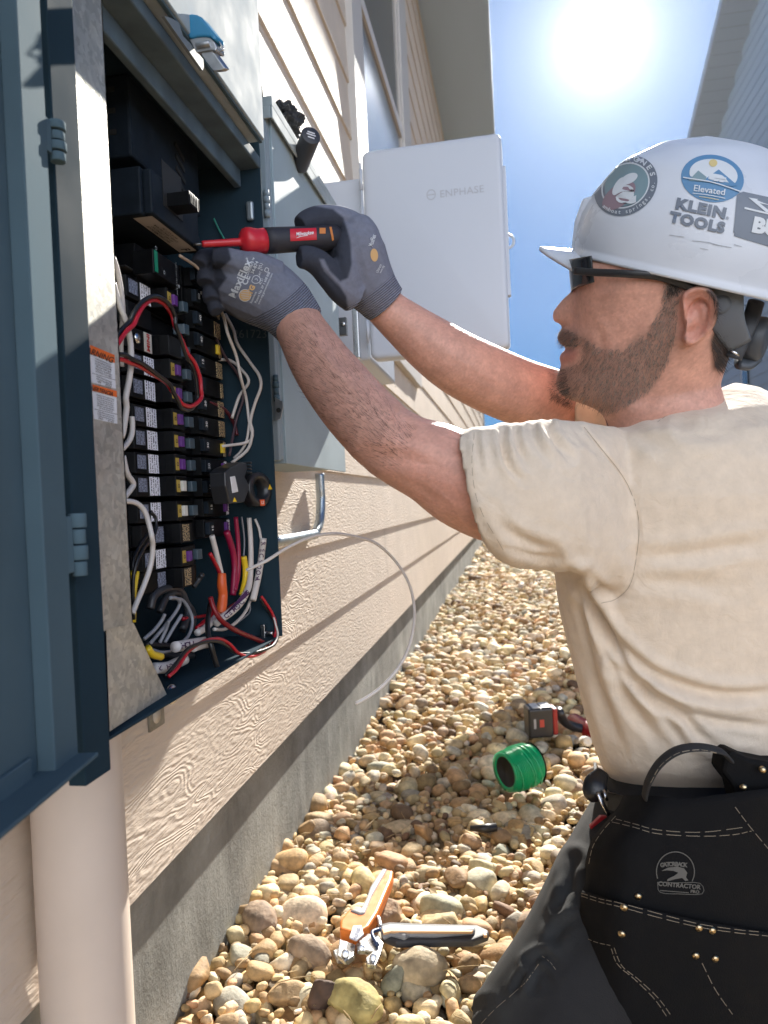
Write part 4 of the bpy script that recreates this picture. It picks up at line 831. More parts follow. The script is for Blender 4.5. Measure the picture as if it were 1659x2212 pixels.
wire([T3(862, 320), T3(930, 450), T3(965, 540)], -.358, .0024, REDW, 'red wire entering the orange wrap from above')
wire([T3(975, 510), T3(975, 620), T3(985, 720), T3(975, 820), T3(965, 895)], -.348, [.0048, .0058, .0056, .0060, .0055], ORW, 'crinkled orange tape wrap around a cable bundle', 'tape wrap', n=16)
wire([T3(960, 870), T3(900, 950), T3(820, 1030), T3(740, 1080)], -.352, .0040, WHTW, 'white cable leaving the orange wrap toward the panel floor')
wire([T3(900, 880), T3(830, 960), T3(740, 1040)], -.36, .0034, REDW, 'red cable leaving the orange wrap toward the panel floor')
wire([T3(600, 945), T3(760, 925), T3(900, 900)], -.375, .0022, REDW, 'red wire crossing behind the lower coil')
wire([T3(1020, 110), T3(1080, 300), T3(1098, 450), T3(1092, 560), T3(1080, 720)], -.358, .0042, mat('crimson sheath', (.30, .008, .05), .38), 'fat crimson conductor bowing below the last 15 amp breaker')
wire([T3(1108, -30), T3(1132, 250), T3(1132, 500), T3(1100, 680)], -.355, .0030, MATS['crimson sheath'], 'slimmer crimson conductor hanging under the sensor')
wire([T3(1165, -30), T3(1190, 180), T3(1185, 350)], -.352, .0011, GRW, 'thin grey wire leading into the yellow sleeve')
wire([T3(1185, 350), T3(1200, 470), T3(1196, 580), T3(1165, 720)], -.348, .0040, YELW, 'yellow sleeve hanging below the round sensor')
wire([T3(1110, 800), T3(1040, 850), T3(960, 910)], -.352, .0028, MATS['deep red sheath'], 'dark red stub behind the marked white sleeve')
w1 = wire([T3(1235, -20), T3(1250, 200), T3(1252, 450), T3(1235, 620), T3(1180, 750), T3(1095, 850), T3(990, 930), T3(925, 985)], [-.345, -.34, -.342], [.0032, .0034, .0036, .0040, .0046, .0050, .0050, .0046], WHTW, 'long white cable with handwritten marks sweeping down to the panel floor', 'marked cable', n=18)
w2 = wire([T3(1292, -10), T3(1330, 80), T3(1350, 190)], -.338, .0018, WHTW, 'thin white wire leading up from the marked white sleeve')
w3 = wire([T3(1372, 175), T3(1350, 380), T3(1315, 580), T3(1272, 765)], [-.333, -.336], .0044, WHTW, 'white sleeve with handwritten room name against the far panel wall', 'marked sleeve', n=20)
wire([T3(1258, 740), T3(1205, 870), T3(1110, 980), T3(1000, 1045), T3(900, 1045)], -.345, .0020, WHTW, 'white wire leaving the lower end of the marked sleeve')
wire([T3(1245, 810), T3(1240, 880), T3(1190, 930), T3(1100, 1000)], -.35, .0012, GRW, 'fine grey wire beside the lower end of the marked sleeve')
w4 = wire([T3(528, 1215), T3(640, 1195), T3(740, 1178), T3(835, 1162)], -.345, .0056, WHTW, 'white sleeve with handwriting lying across the panel floor', 'marked sleeve', n=20)
w5 = wire([T3(330, 1420), T3(450, 1410), T3(540, 1370), T3(618, 1335)], -.35, .0056, WHTW, 'lower white sleeve with handwriting near the cover screw', 'marked sleeve', n=20)
w6 = wire([T3(700, 1230), T3(770, 1205), T3(835, 1190)], -.340, .0040, WHTW, 'short marked sleeve end under the red wire', 'marked sleeve', n=18)
def mark(o, items, nm='handwriting'):
    bv = bvh_of(o); b = MB()
    for s, u, v, a, sz in items: stick_text(b, bv, s, u, v, a, sz, 0, .02, 1.0, .0004)
    b.build(nm, mat('purple marker', (.06, .015, .07), .6), o)
mark(w3, [('R', *T3(1368, 225), -83, 13), ('E', *T3(1357, 290), -83, 13), ('C', *T3(1350, 340), -83, 13), ('R', *T3(1340, 400), -80, 13), ('O', *T3(1330, 450), -80, 13), ('O', *T3(1322, 505), -78, 13), ('M', *T3(1310, 560), -76, 13)])
mark(w1, [('B', *T3(1225, 690), 242, 14), ('A', *T3(1195, 740), 236, 14), ('D', *T3(1160, 785), 230, 14), ('G', *T3(1125, 822), 226, 14), ('M', *T3(1090, 852), 222, 14), ('E', *T3(1050, 885), 220, 14), ('D', *T3(1015, 915), 218, 14)])
mark(w4, [('H', *T3(605, 1205), 8, 16), ('O', *T3(645, 1197), 8, 16), ('U', *T3(685, 1190), 8, 16)])
mark(w5, [('2', *T3(385, 1415), 190, 14), ('H', *T3(465, 1402), 195, 14), ('A', *T3(505, 1388), 200, 14), ('L', *T3(540, 1375), 205, 14)])
# cable leaving the panel and hanging in the air
b = MB(); q = [((532, 1232), .905), ((576, 1211), .91), ((621, 1183), .93), ((673, 1160), .95), ((722, 1153), .965), ((770, 1160), .98), ((812, 1174), .99), ((850, 1207), 1.0), ((878, 1249), 1.0), ((892, 1291), 1.0), ((895, 1340), .99), ((884, 1395), .98), ((862, 1440), .965), ((830, 1478), .95), ((798, 1503), .94), ((768, 1520), .935)]
b.tube([P(u, v, z) for (u, v), z in q], .0021, 12, 0, True, 7); tag(b.build('cable', WHTW), 'single white cable looping out of the panel and hanging free in front of the siding', 'cable')
# current sensor: round black clamp on its body
cs = thing('current_sensor', 'round black clamp sensor with yellow warning triangles clipped over the wires', 'current sensor', tuple(PX(540, 1060, -.34)))
XS = -.332
b = MB(); c_ = PX(551, 1058, XS); rO = .0225; ax = Vector((.93, -.36, .05)).normalized(); a0 = ax.cross(Z).normalized(); b0 = ax.cross(a0)
b.rings([[c_+ax*h+a0*(r*math.cos(t*math.pi/16))+b0*(r*math.sin(t*math.pi/16)) for t in range(32)] for h, r in ((-.008, rO*.62), (-.008, rO), (.007, rO*1.02), (.010, rO*.97), (.010, rO*.62), (-.008, rO*.62))], 0, False, True)
cr_ = b.build('clamp_ring', mat('satin black plastic', (.02, .021, .024), .3), cs)
b = MB(); pts = [(497, 1010), (522, 998), (533, 1000), (535, 1012), (529, 1030), (540, 1052), (528, 1085), (496, 1088), (488, 1050), (487, 1020)]; b.prism([PX(u, v, XS+.006) for u, v in pts], (-.02, 0, 0)); 
for k in range(4): b.obox(PX(531, 1000+k*7, XS+.002), Vector((.008, 0, 0)), Vector((0, .0016, 0)), Vector((0, 0, .0014)))
b.build('body', MATS['satin black plastic'], cs, bevel=.0015)
b = MB(); b.prism([PX(u, v, XS+.0075) for u, v in ((498, 1030), (508, 1028), (515, 1062), (503, 1065))], (-.001, 0, 0)); b.build('sticker', WHT, cs, bevel=.0003)
fx = c_+ax*.0102
def tri(b, c, s, m_): b.add([c+b0*-s, c+b0*s*.6+a0*s, c+b0*s*.6-a0*s], [(0, 1, 2)], m_)
b = MB(); tri(b, fx-a0*(rO*.8)+ax*.0004-b0*.002, .0045, 0); b.build('warning_triangle', mat('warning yellow', (.75, .50, .02), .5), cs); b = MB(); tri(b, PX(507, 1080, XS+.0075), .0035, 0); b.build('warning_triangle', MATS['warning yellow'], cs)
b = MB(); cL2 = fx+b0*rO*.80+ax*.0004; b.obox(cL2, a0*.0045, ax*.0003, b0*.004, 0); text_on(b, 'L2', cL2+ax*.0005, -a0 if a0.dot(cr) < 0 else a0, Z, .0055, 1, .02, 0); b.build('phase_sticker', [mat('red orange', (.7, .10, .02), .5), WINK], cs)
# ================================================================== TOOLS ON THE GRAVEL
def TT(x, y): return (633.6+.2778*x, 1843.3+.2778*y)
ZG = .040
ORP = mat('orange tool plastic', (.75, .20, .03), .42, vary=(60, .1)); GRP = mat('grey grip rubber', (.32, .33, .34), .6, bump=(300, .3, .0006)); STL = mat('brushed tool steel', (.62, .63, .64), .3, .9, vary=(120, .15)); BKR = mat('dark grip rubber', (.05, .05, .055), .55)
tl = thing('wire_stripper', 'open orange and grey hand tool with steel jaws lying on the gravel', 'hand tool', tuple(PZ(*TT(560, 620), ZG)))
def slab(poly, z, t, m_=0, b=None): b = b or MB(); b.prism([PZ(*TT(x, y), z) for x, y in poly], (0, 0, t), m_); return b
b = slab([(700, 205), (783, 222), (770, 290), (660, 555), (590, 668), (500, 727), (365, 688), (368, 620), (430, 535), (540, 525), (570, 470), (600, 410)], ZG, .020); up = b.build('upper_handle', ORP, tl, bevel=.004, seg=3)
b = slab([(672, 235), (695, 202), (735, 206), (615, 420), (560, 560), (520, 565), (440, 535), (530, 515), (570, 440), (600, 350)], ZG+.003, .0195); b.build('grip', GRP, up, bevel=.003, seg=3)
b = slab([(435, 665), (465, 572), (530, 570), (548, 640), (490, 688)], ZG+.0185, .0025); bd = b.build('badge', mat('badge grey', (.55, .56, .58), .4), up, bevel=.0008)
b = MB(); c_ = PZ(*TT(492, 625), ZG+.0185+.0028); e1 = (PZ(*TT(505, 590), ZG)-PZ(*TT(480, 665), ZG)).normalized(); text_on(b, 'Runuo', c_, e1, Z.cross(e1).normalized(), .0115, 0, .01); b.build('lettering', mat('navy ink', (.03, .05, .15), .5), bd)
b = slab([(675, 605), (750, 588), (1000, 600), (1430, 612), (1525, 655), (1520, 690), (1400, 735), (800, 745), (690, 700)], ZG-.004, .012); lo = b.build('lower_handle', BKR, tl, bevel=.004, seg=3)
b = slab([(670, 610), (750, 588), (1000, 600), (1420, 612), (1410, 645), (1100, 668), (900, 665), (870, 690), (760, 660), (700, 690)], ZG+.006, .009); b.build('grip', GRP, lo, bevel=.004, seg=3)
b = slab([(690, 606), (760, 592), (1400, 615), (1390, 628), (760, 625), (700, 640)], ZG+.0135, .0035, 0); slab([(1475, 640), (1500, 640), (1510, 658), (1480, 660)], ZG+.010, .004, 0, b); b.build('inlay', mat('pale orange inlay', (.75, .45, .22), .45), lo, bevel=.001)
b = slab([(360, 695), (485, 738), (465, 830), (400, 872), (345, 825)], ZG+.006, .006); slab([(310, 790), (360, 770), (480, 800), (480, 830), (430, 870), (340, 860)], ZG-.002, .007, 0, b); b.cyl(PZ(*TT(405, 780), ZG+.010), PZ(*TT(405, 780), ZG+.018), .0055, 14); b.build('jaw', STL, tl, bevel=.0012)
b = slab([(490, 738), (560, 655), (650, 665), (700, 730), (680, 810), (640, 905), (575, 895), (565, 850), (620, 800), (560, 790), (500, 790)], ZG+.004, .007); b.cyl(PZ(*TT(530, 735), ZG+.010), PZ(*TT(530, 735), ZG+.0155), .0045, 14); b.cyl(PZ(*TT(620, 810), ZG+.010), PZ(*TT(620, 810), ZG+.0155), .005, 14); b.build('jaw', STL, tl, bevel=.0012)
b = MB(); b.tube([PZ(*TT(620, 510), ZG+.01), PZ(*TT(660, 505), ZG+.012), PZ(*TT(680, 590), ZG+.012)], .004, 8, k=3); b.build('ratchet_link', STL, tl)
b = MB(); b.tube([PZ(*TT(670, 590), ZG+.014), PZ(*TT(612, 620), ZG+.016), PZ(*TT(655, 715), ZG+.014)], .0028, 8, k=5); b.build('ratchet_spring', mat('blue spring', (.03, .06, .15), .4), tl)
# spool of green wire
sp = thing('wire_spool', 'spool of bright green wire lying on its side on the gravel', 'wire spool', tuple(PZ(1120, 1690, .0)))
cc = P(1120, 1655, (PZ(1120, 1668, .06)-C0).dot(cf)); ax = Vector((.80, .60, .06)).normalized(); Ls = .078; rS = .047; cc = P(1121, 1658, (PZ(1121, 1700, .03)-C0).dot(cf)-.02)
prof = []; n_ = 230
for i in range(n_+1):
    t = i/n_; h = (t-.5)*Ls; rr_ = rS-.007*abs(2*t-1)**4+.0013*math.sin(t*2*math.pi*24)+.0014*math.sin(t*17+1); prof.append((h, rr_))
b = MB(); b.lathe(cc, ax, [(-Ls/2+.002, rS*.70), (-Ls/2, rS*.75), (-Ls/2-.001, rS*.93)]+prof+[(Ls/2+.001, rS*.9), (Ls/2, rS*.7)], 64, cap=False); b.build('wound_wire', mat('green wire winding', (.0, .40, .17), .28, **{'Coat Weight': .6}), sp)
b = MB(); b.lathe(cc, ax, [(-Ls/2+.0015, rS*.80), (-Ls/2+.001, rS*.74), (-Ls/2+.006, rS*.70), (-Ls/2+.03, .025), (-Ls/2+.03, .004)], 48); b.lathe(cc, ax, [(Ls/2+.002, rS*.985), (Ls/2+.002, .01)], 48); b.build('spool_core', RUB, sp)
pr_ = random.Random(3)
for k in range(9):
    b = MB(); a_ = ax.orthogonal().normalized(); b_2 = ax.cross(a_); pts = []
    ph = pr_.uniform(0, 6.28); h0_ = pr_.uniform(-.034, .012); sp_ = pr_.uniform(1.2, 2.8)
    for j in range(26): t = ph+sp_*j/25; pts.append(cc+ax*(h0_+.022*j/25)+(a_*math.cos(t)+b_2*math.sin(t))*(rS+.0012))
    b.tube(pts, .0014, 6); b.build('loose_turn', MATS['green wire winding'], sp)
# cordless driver
def TD(x, y): return (1008+.2083*x, 1468.9+.2083*y)
dr = thing('cordless_drill', 'black and red cordless drill lying on the gravel beside the worker', 'drill', tuple(PZ(1165, 1590, .03)))
RED = mat('red tool plastic', (.28, .008, .010), .35); BKP = mat('black tool plastic', (.02, .02, .022), .35)
bz = (PZ(1165, 1600, .02)-C0).dot(cf); bc = P(1163, 1556, bz)
fx_ = Vector((.97, .22, .02)).normalized(); sy_ = Vector((-.22, .97, 0)).normalized()
b = MB(); b.obox(bc, fx_*.034, sy_*.030, Z*.040); b.build('battery', BKP, dr, bevel=.006, seg=3)
b = MB(); b.obox(bc+fx_*.040, fx_*.007, sy_*.027, Z*.036); b.build('battery_shoe', RED, dr, bevel=.004, seg=3)
b = MB(); b.obox(bc+fx_*.018+Z*.0408, fx_*.013, sy_*.025, Z*.0006); b.obox(bc-fx_*.010+Z*.0408, fx_*.010, sy_*.025, Z*.0006); b.build('side_label', mat('pale label', (.5, .5, .48), .3), dr)
b = MB(); b.obox(bc-fx_*.017-sy_*.0303, fx_*.003, sy_*.0004, Z*.013, 0); b.obox(bc+fx_*.002-sy_*.0303, fx_*.006, sy_*.0004, Z*.010, 1); b.build('front_label', [mat('label grey', (.35, .33, .33), .5), mat('label red', (.45, .05, .03), .5)], dr)
he = P(1262, 1578, bz+.06); b = MB(); b.tube([bc+fx_*.055+Z*.022, bc.lerp(he, .6)+Z*.01, he], [(.013, .017), (.012, .015), (.015, .018)], 20, k=5); b.build('handle', BKP, dr)
b = MB(); hd = (Vector((.45, .2, -.02))).normalized(); b.tube([he-Vector((.02, -.09, -.0)), he+Vector((.01, .0, 0)), he+Vector((.035, -.05, .0))], [(.022, .024), (.025, .027), (.019, .020)], 20, k=4); b.build('motor_housing', RED, dr)
b = MB(); b.tube([he+Vector((.035, -.05, 0)), he+Vector((.055, -.095, -.002))], [.018, .013], 18); b.build('chuck', STL, dr)
b = MB(); c_ = PZ(1269, 1602, .045); b.lathe(c_, (.3, -1, .25), [(-.03, .012), (0, .0125), (.002, .012), (.002, .004), (.001, .002)], 20); tag(b.build('pipe_cap', mat('cap white', (.62, .58, .50), .5)), 'small white round cap on the gravel by the drill', 'cap')
b = MB(); c_ = PZ(1048, 1790, .03); b.tube([c_+Vector((-.03, .0, .0)), c_, c_+Vector((.022, .008, .0))], [.005, .009, .008], 12); tag(b.build('connector', BKP), 'tiny black connector on the gravel below the green spool', 'connector')
# ================================================================== THE WORKER
man = thing('person', 'kneeling worker in a white hard hat, beige shirt and grey gloves working at the panel', 'person', (.42, .9, 0))
SKIN = attr_mat('skin', .5, bump=(260, .45, .0014), gain=(42, .16), **{'Subsurface Weight': .12, 'Subsurface Scale': .01, 'Subsurface Radius': (1.0, .35, .2)})
def interp(tab, x):
    t = np.array(tab, float); return [float(np.interp(x, t[:, 0], t[:, i])) for i in range(1, t.shape[1])]
def smooth_tab(tab, n=6): return [tuple(p) for p in catmull(tab, n)]
def remesh(mb, name, vox, smooth=4, fac=.5):
    me = bpy.data.meshes.new(name); me.from_pydata([tuple(v) for v in mb.v], [], mb.f); me.update(); me.validate()
    bm = bmesh.new(); bm.from_mesh(me); bmesh.ops.recalc_face_normals(bm, faces=bm.faces); bm.to_mesh(me); bm.free()
    o = bpy.data.objects.new(name, me); COL.objects.link(o); r = o.modifiers.new('r', 'REMESH'); r.mode = 'VOXEL'; r.voxel_size = vox; r.adaptivity = 0
    s = o.modifiers.new('s', 'SMOOTH'); s.iterations = smooth; s.factor = fac
    dg = bpy.context.evaluated_depsgraph_get(); m2 = bpy.data.meshes.new_from_object(o.evaluated_get(dg)); bpy.data.objects.remove(o); bpy.data.meshes.remove(me); return m2
def get_co(me): a = np.zeros(len(me.vertices)*3, np.float32); me.vertices.foreach_get('co', a); return a.reshape(-1, 3).astype(float)
def get_no(me): a = np.zeros(len(me.vertices)*3, np.float32); me.vertices.foreach_get('normal', a); return a.reshape(-1, 3).astype(float)
def set_co(me, c): me.vertices.foreach_set('co', c.ravel().astype(np.float32)); me.update()
def to_px(c):
    q = c-np.array(C0); z = q@np.array(cf); return CX+FP*(q@np.array(cr))/z, CY-FP*(q@np.array(cu))/z, z
def seg_dist(u, v, pts):
    best = np.full(len(u), 1e9)
    for (a, b), (c, d) in zip(pts[:-1], pts[1:]):
        L = (c-a)**2+(d-b)**2+1e-9; t = np.clip(((u-a)*(c-a)+(v-b)*(d-b))/L, 0, 1); best = np.minimum(best, np.hypot(u-a-t*(c-a), v-b-t*(d-b)))
    return best
def inside(u, v, poly):
    r = np.zeros(len(u), bool); n = len(poly)
    for i in range(n):
        x1, y1_ = poly[i]; x2, y2 = poly[(i+1) % n]
        c = ((y1_ > v) != (y2 > v)) & (u < (x2-x1)*(v-y1_)/((y2-y1_) if y2 != y1_ else 1e-9)+x1); r ^= c
    return r
def poly_mask(u, v, poly, soft):
    i = inside(u, v, poly); d = seg_dist(u, v, list(poly)+[poly[0]]); return np.clip(.5+np.where(i, d, -d)/(2*soft), 0, 1)
def put_mesh(me, name, m, parent, cols=None):
    c = get_co(me)-np.array(parent['_w']); set_co(me, c); me.materials.clear(); me.materials.append(m); me.polygons.foreach_set('use_smooth', np.ones(len(me.polygons), bool))
    if cols is not None: at = me.attributes.new('Col', 'FLOAT_COLOR', 'POINT'); at.data.foreach_set('color', np.hstack([cols, np.ones((len(cols), 1))]).ravel().astype(np.float32))
    o = bpy.data.objects.new(name, me); COL.objects.link(o); o.parent = parent; o['_w'] = tuple(parent['_w']); return o
def fold(c, nrm_, pts, depth, wid, ridge=0.0, near=None, taper=True):
    u, v, z = to_px(c); pts = [tuple(p) for p in catmull(pts, 8)]; d = seg_dist(u, v, pts)
    w_ = np.exp(-(d/wid)**2)*-depth + ridge*np.exp(-((d-wid*1.9)/(wid*1.1))**2)
    facing = ((c-np.array(C0))*nrm_).sum(1) < 0
    if taper:
        L = np.hypot(u-pts[0][0], v-pts[0][1]); w_ *= np.clip(.35+L/60, 0, 1); L = np.hypot(u-pts[-1][0], v-pts[-1][1]); w_ *= np.clip(L/70, 0, 1)
    return c+nrm_*(w_*facing)[:, None]
# ---- head, in a frame square to the line of sight
ZH = .90
HF = Frame(1400, 700, ZH)
L = lambda u, v: HF.loc(u, v)
prof_f = [(1400, 430), (1320, 500), (1262, 555), (1244, 592), (1241, 612), (1240, 625), (1227, 636), (1211, 650), (1196, 668), (1190, 682), (1195, 694), (1212, 702), (1216, 708), (1206, 717), (1202, 731), (1210, 744), (1226, 751), (1224, 756), (1211, 763), (1208, 775), (1213, 790), (1206, 803), (1201, 818), (1202, 836), (1211, 852), (1232, 863), (1262, 872), (1290, 884), (1306, 900), (1312, 930), (1300, 990)]
prof_b = [(1500, 400), (1560, 480), (1590, 560), (1600, 640), (1592, 700), (1583, 750), (1568, 790), (1556, 830), (1570, 880), (1600, 990)]
pf = np.array([L(u, v) for u, v in prof_f]); pb = np.array([L(u, v) for u, v in prof_b])
bs = np.linspace(L(1400, 985)[1], L(1400, 432)[1], 150)
fo = np.argsort(pf[:, 1]); bo = np.argsort(pb[:, 1])
width = [(L(0, v)[1] if 0 else L(1400, v)[1], w_) for v, w_ in ((990, .075), (930, .062), (880, .060), (850, .056), (810, .062), (770, .067), (720, .071), (670, .074), (620, .077), (560, .072), (500, .05), (440, .03))]
width = sorted(width)
wb, ww = np.array(width).T
noseS = sorted([(L(1400, v)[1], s_, k_) for v, s_, k_ in ((560, .03, 0), (600, .016, .0), (630, .012, .8), (650, .013, 1), (680, .016, 1), (695, .018, 1), (703, .02, .9), (712, .028, .8), (735, .03, .9), (752, .028, .6), (765, .026, .9), (790, .03, .7), (820, .036, .8), (855, .04, .5), (900, .05, 0))])
nb_, ns_, nk_ = np.array(noseS).T
base_f = sorted([(L(u, v)[1], L(u, v)[0]) for u, v in ((1400, 430), (1262, 555), (1243, 600), (1243, 625), (1243, 660), (1241, 700), (1236, 740), (1232, 770), (1228, 800), (1222, 830), (1228, 855), (1262, 872), (1290, 884), (1306, 900), (1312, 930), (1300, 990))])
bb_, ba_ = np.array(base_f).T
NS = 96; rings = []
for b in bs:
    af = np.interp(b, pf[fo, 1], pf[fo, 0]); ab = np.interp(b, pb[bo, 1], pb[bo, 0]); w_ = np.interp(b, wb, ww); abase = np.interp(b, bb_, ba_); sg = np.interp(b, nb_, ns_)
    mid = abase*.42+ab*.58; ring_ = []
    for j in range(NS):
        t = 2*math.pi*j/NS; ct, st = math.cos(t), math.sin(t)
        ex_ = 2.3; k = (abs(ct)**ex_+abs(st)**ex_)**(-1/ex_)
        s_ = w_*st*k; a_ = mid+(ab-mid)*ct*k if ct > 0 else mid+(mid-abase)*ct*k
        if ct < 0: a_ += (af-abase)*math.exp(-(s_/sg)**2)
        ring_.append(HF.w(a_, b, s_))
    rings.append(ring_)
hb = MB(); hb.rings(rings)
# ears
for sgn in (1, -1):
    ea_ = HF.loc(1497, 686); s0_ = sgn*.072
    out_ = [(1466, 650), (1480, 632), (1505, 626), (1527, 636), (1538, 662), (1534, 694), (1518, 720), (1496, 738), (1478, 742), (1470, 728), (1474, 700)]
    oc = [HF.loc(u, v) for u, v in out_]; cxa = sum(p[0] for p in oc)/len(oc); cya = sum(p[1] for p in oc)/len(oc)
    rs_ = []
    for sc_, dd_ in ((.75, -.012), (.98, -.002), (1.03, .008), (1.0, .014), (.90, .0165), (.80, .0120), (.55, .006), (.25, .004)):
        fl = lambda p: .010*(p[0]-cxa)/.03
        rs_.append([HF.w(cxa+(p[0]-cxa)*sc_, cya+(p[1]-cya)*sc_, s0_+sgn*(dd_+max(0, fl(p)))) for p in catmull(oc, 4, True)])
    hb.rings(rs_)
    hb.ball(HF.w(*HF.loc(1484, 690), s0_+sgn*.006), (.008, .006, .011), 8)
# arms (skin) joined at the shoulders
def chain(mb, pts, n=20, k=6):
    mb.tube([P(u, v, z) for u, v, z, r in pts], [(r if hasattr(r, '__len__') else (r, r)) for *_, r in pts], n, 0, True, k)
armL = [(598, 648, .905, .026), (626, 676, .90, .0275), (652, 716, .885, .0305), (690, 782, .855, .0345), (735, 842, .83, .0375), (785, 900, .805, .0385), (835, 948, .79, .0385), (880, 977, .785, .0405), (940, 1003, .785, .0455), (1010, 1042, .79, .0515), (1090, 1066, .80, .0560), (1190, 1072, .825, .055), (1300, 1085, .87, .050), (1390, 1100, .92, .05)]
chain(hb, armL)
armR = [(800, 628, .995, .026), (836, 668, .99, .0275), (876, 702, .995, .032), (930, 744, 1.0, .0385), (985, 782, 1.01, .043), (1050, 816, 1.03, .046), (1120, 846, 1.05, .047), (1190, 868, 1.07, .047), (1260, 900, 1.08, .05), (1340, 950, 1.06, .055)]
chain(hb, armR)
# trunk core under the shirt so that head, neck and arms are one body
TF = Frame(1450, 1300, .96)
def tr_ring(cu_, cv_, wa, ws, tilt=0, n=32, rot=0):
    a, b = TF.loc(cu_, cv_); r_ = []
    for j in range(n):
        t = 2*math.pi*j/n; k = (abs(math.cos(t))**2.4+abs(math.sin(t))**2.4)**(-1/2.4); r_.append(TF.w(a+wa*math.cos(t)*k, b+wa*math.cos(t)*k*tilt, ws*math.sin(t)*k))
    return r_
hb.rings([tr_ring(1440, 930, .05, .06, .25), tr_ring(1460, 990, .07, .10, .2), tr_ring(1500, 1080, .095, .11, .1), tr_ring(1530, 1250, .10, .10), tr_ring(1540, 1450, .10, .10), tr_ring(1560, 1560, .08, .09)])
bm_ = remesh(hb, 'body', .0028, 5, .5)
c = get_co(bm_); u, v, z = to_px(c)
# brow, cheek and muscle relief
bm_.update(); nn = get_no(bm_)
c = fold(c, nn, [(1258, 742), (1270, 730), (1262, 705)], .0016, 7, .0006)
c = fold(c, nn, [(1220, 753), (1240, 752), (1252, 758)], .0022, 4, .0008)
c = fold(c, nn, [(1203, 700), (1216, 692), (1220, 680)], .0014, 4, .0008)
c = fold(c, nn, [(1480, 722), (1484, 695), (1494, 664), (1512, 650), (1526, 664), (1522, 694), (1508, 716)], .0048, 4.5, .0012)
c = fold(c, nn, [(1486, 700), (1492, 690), (1500, 694)], .006, 6, .0)
c = fold(c, nn, [(1300, 748), (1290, 720), (1272, 700)], .0016, 10, .0012)
c = fold(c, nn, [(1268, 640), (1290, 652), (1320, 648)], .0012, 7, .0006)
c = fold(c, nn, [(800, 985), (870, 990), (950, 1010)], .0018, 16, .001)
c = fold(c, nn, [(868, 893), (880, 925), (872, 960)], .0030, 12, .001)
c = fold(c, nn, [(1010, 1160), (940, 1085), (880, 1030)], .0016, 14, .0)
c = fold(c, nn, [(690, 700), (730, 770), (800, 840)], .0012, 12, .0012)
c = fold(c, nn, [(1390, 860), (1420, 800), (1440, 750)], .0025, 18, .001)
set_co(bm_, c)
rng = np.random.RandomState(5)
base = np.array((.60, .315, .235)); beardc = np.array((.15, .10, .08)); hairc = np.array((.045, .032, .026))
cols = np.repeat(base[None], len(c), 0)
rosy = poly_mask(u, v, [(1080, 1050), (1090, 1180), (940, 1120), (860, 1030), (870, 960), (1000, 1000)], 60)[:, None]; cols = cols*(1-.25*rosy)+np.array((.58, .22, .17))*.25*rosy
farm = poly_mask(u, v, [(610, 660), (680, 640), (860, 880), (760, 980), (640, 860)], 40)[:, None]; cols = cols*(1-.35*farm)+np.array((.40, .23, .18))*.35*farm
ear_ = poly_mask(u, v, [(1462, 640), (1500, 620), (1545, 650), (1530, 720), (1490, 745), (1465, 735)], 8)[:, None]; cols = cols*(1-.4*ear_)+np.array((.55, .21, .16))*.4*ear_
lip_ = poly_mask(u, v, [(1200, 757), (1232, 753), (1248, 760), (1240, 780), (1205, 786)], 4)[:, None]; cols = cols*(1-.6*lip_)+np.array((.42, .14, .12))*.6*lip_
BEARD = [(1190, 795), (1216, 792), (1246, 784), (1262, 762), (1256, 742), (1232, 746), (1195, 748), (1190, 716), (1214, 706), (1232, 708), (1262, 726), (1300, 752), (1345, 752), (1400, 715), (1430, 660), (1436, 600), (1475, 600), (1468, 650), (1458, 730), (1440, 790), (1400, 845), (1350, 878), (1305, 898), (1250, 885), (1190, 860)]
hd = (z > ZH-.14)
nzb = np.array([noise.noise(Vector(q*55)) for q in c])
bmk = (poly_mask(u+nzb*9, v+nzb*9, BEARD, 9)*hd)[:, None]; cols = cols*(1-.45*bmk)+beardc*.45*bmk
HAIR = [(1440, 560), (1640, 560), (1650, 700), (1590, 745), (1575, 800), (1545, 800), (1535, 742), (1548, 690), (1545, 650), (1520, 618), (1480, 612), (1440, 640)]
hmk = (poly_mask(u+nzb*6, v+nzb*6, HAIR, 7)*hd)[:, None]; cols = cols*(1-.92*hmk)+hairc*.92*hmk
cols *= (1+.05*rng.normal(size=(len(c), 1)))
body = put_mesh(bm_, 'body', SKIN, man, cols); body['label'] = 'bare forearms, neck and bearded face in profile'
bvB = bvh_of(body)
def hairs(name, poly, n, ln, direct, col, rad=.00022, jit=.5, parent=man, seed=1):
    r = random.Random(seed); us = [p[0] for p in poly]; vs = [p[1] for p in poly]; b = MB(); cnt = 0; tries = 0
    while cnt < n and tries < n*8:
        tries += 1; uu, vv = r.uniform(min(us), max(us)), r.uniform(min(vs), max(vs))
        if not inside(np.array([uu]), np.array([vv]), poly)[0]: continue
        d = ray(uu, vv).normalized(); h = bvB.ray_cast(C0, d)
        if h[0] is None: continue
        nrm2 = h[1] if h[1].dot(d) < 0 else -h[1]
        dv = (cr*direct[0]+cu*direct[1]).normalized(); g_ = (dv+nrm2*.55+Vector((r.gauss(0, jit), r.gauss(0, jit), r.gauss(0, jit)))*.5).normalized()
        l_ = ln*r.uniform(.5, 1.2); p = h[0]-nrm2*.0006; q = p+g_*l_*.6; e = q+(g_+dv*.5).normalized()*l_*.4; s_ = g_.cross(nrm2).normalized()*rad
        b.add([p-s_, p+s_, q+s_*.8, q-s_*.8, e], [(0, 1, 2, 3), (3, 2, 4)], 0, True); cnt += 1
    o = b.build(name, mat(name+' strands', col, .6, vary=(420, .55)), parent); return o
hairs('beard', BEARD, 3400, .0075, (-.35, -1), (.21, .155, .12), seed=2)
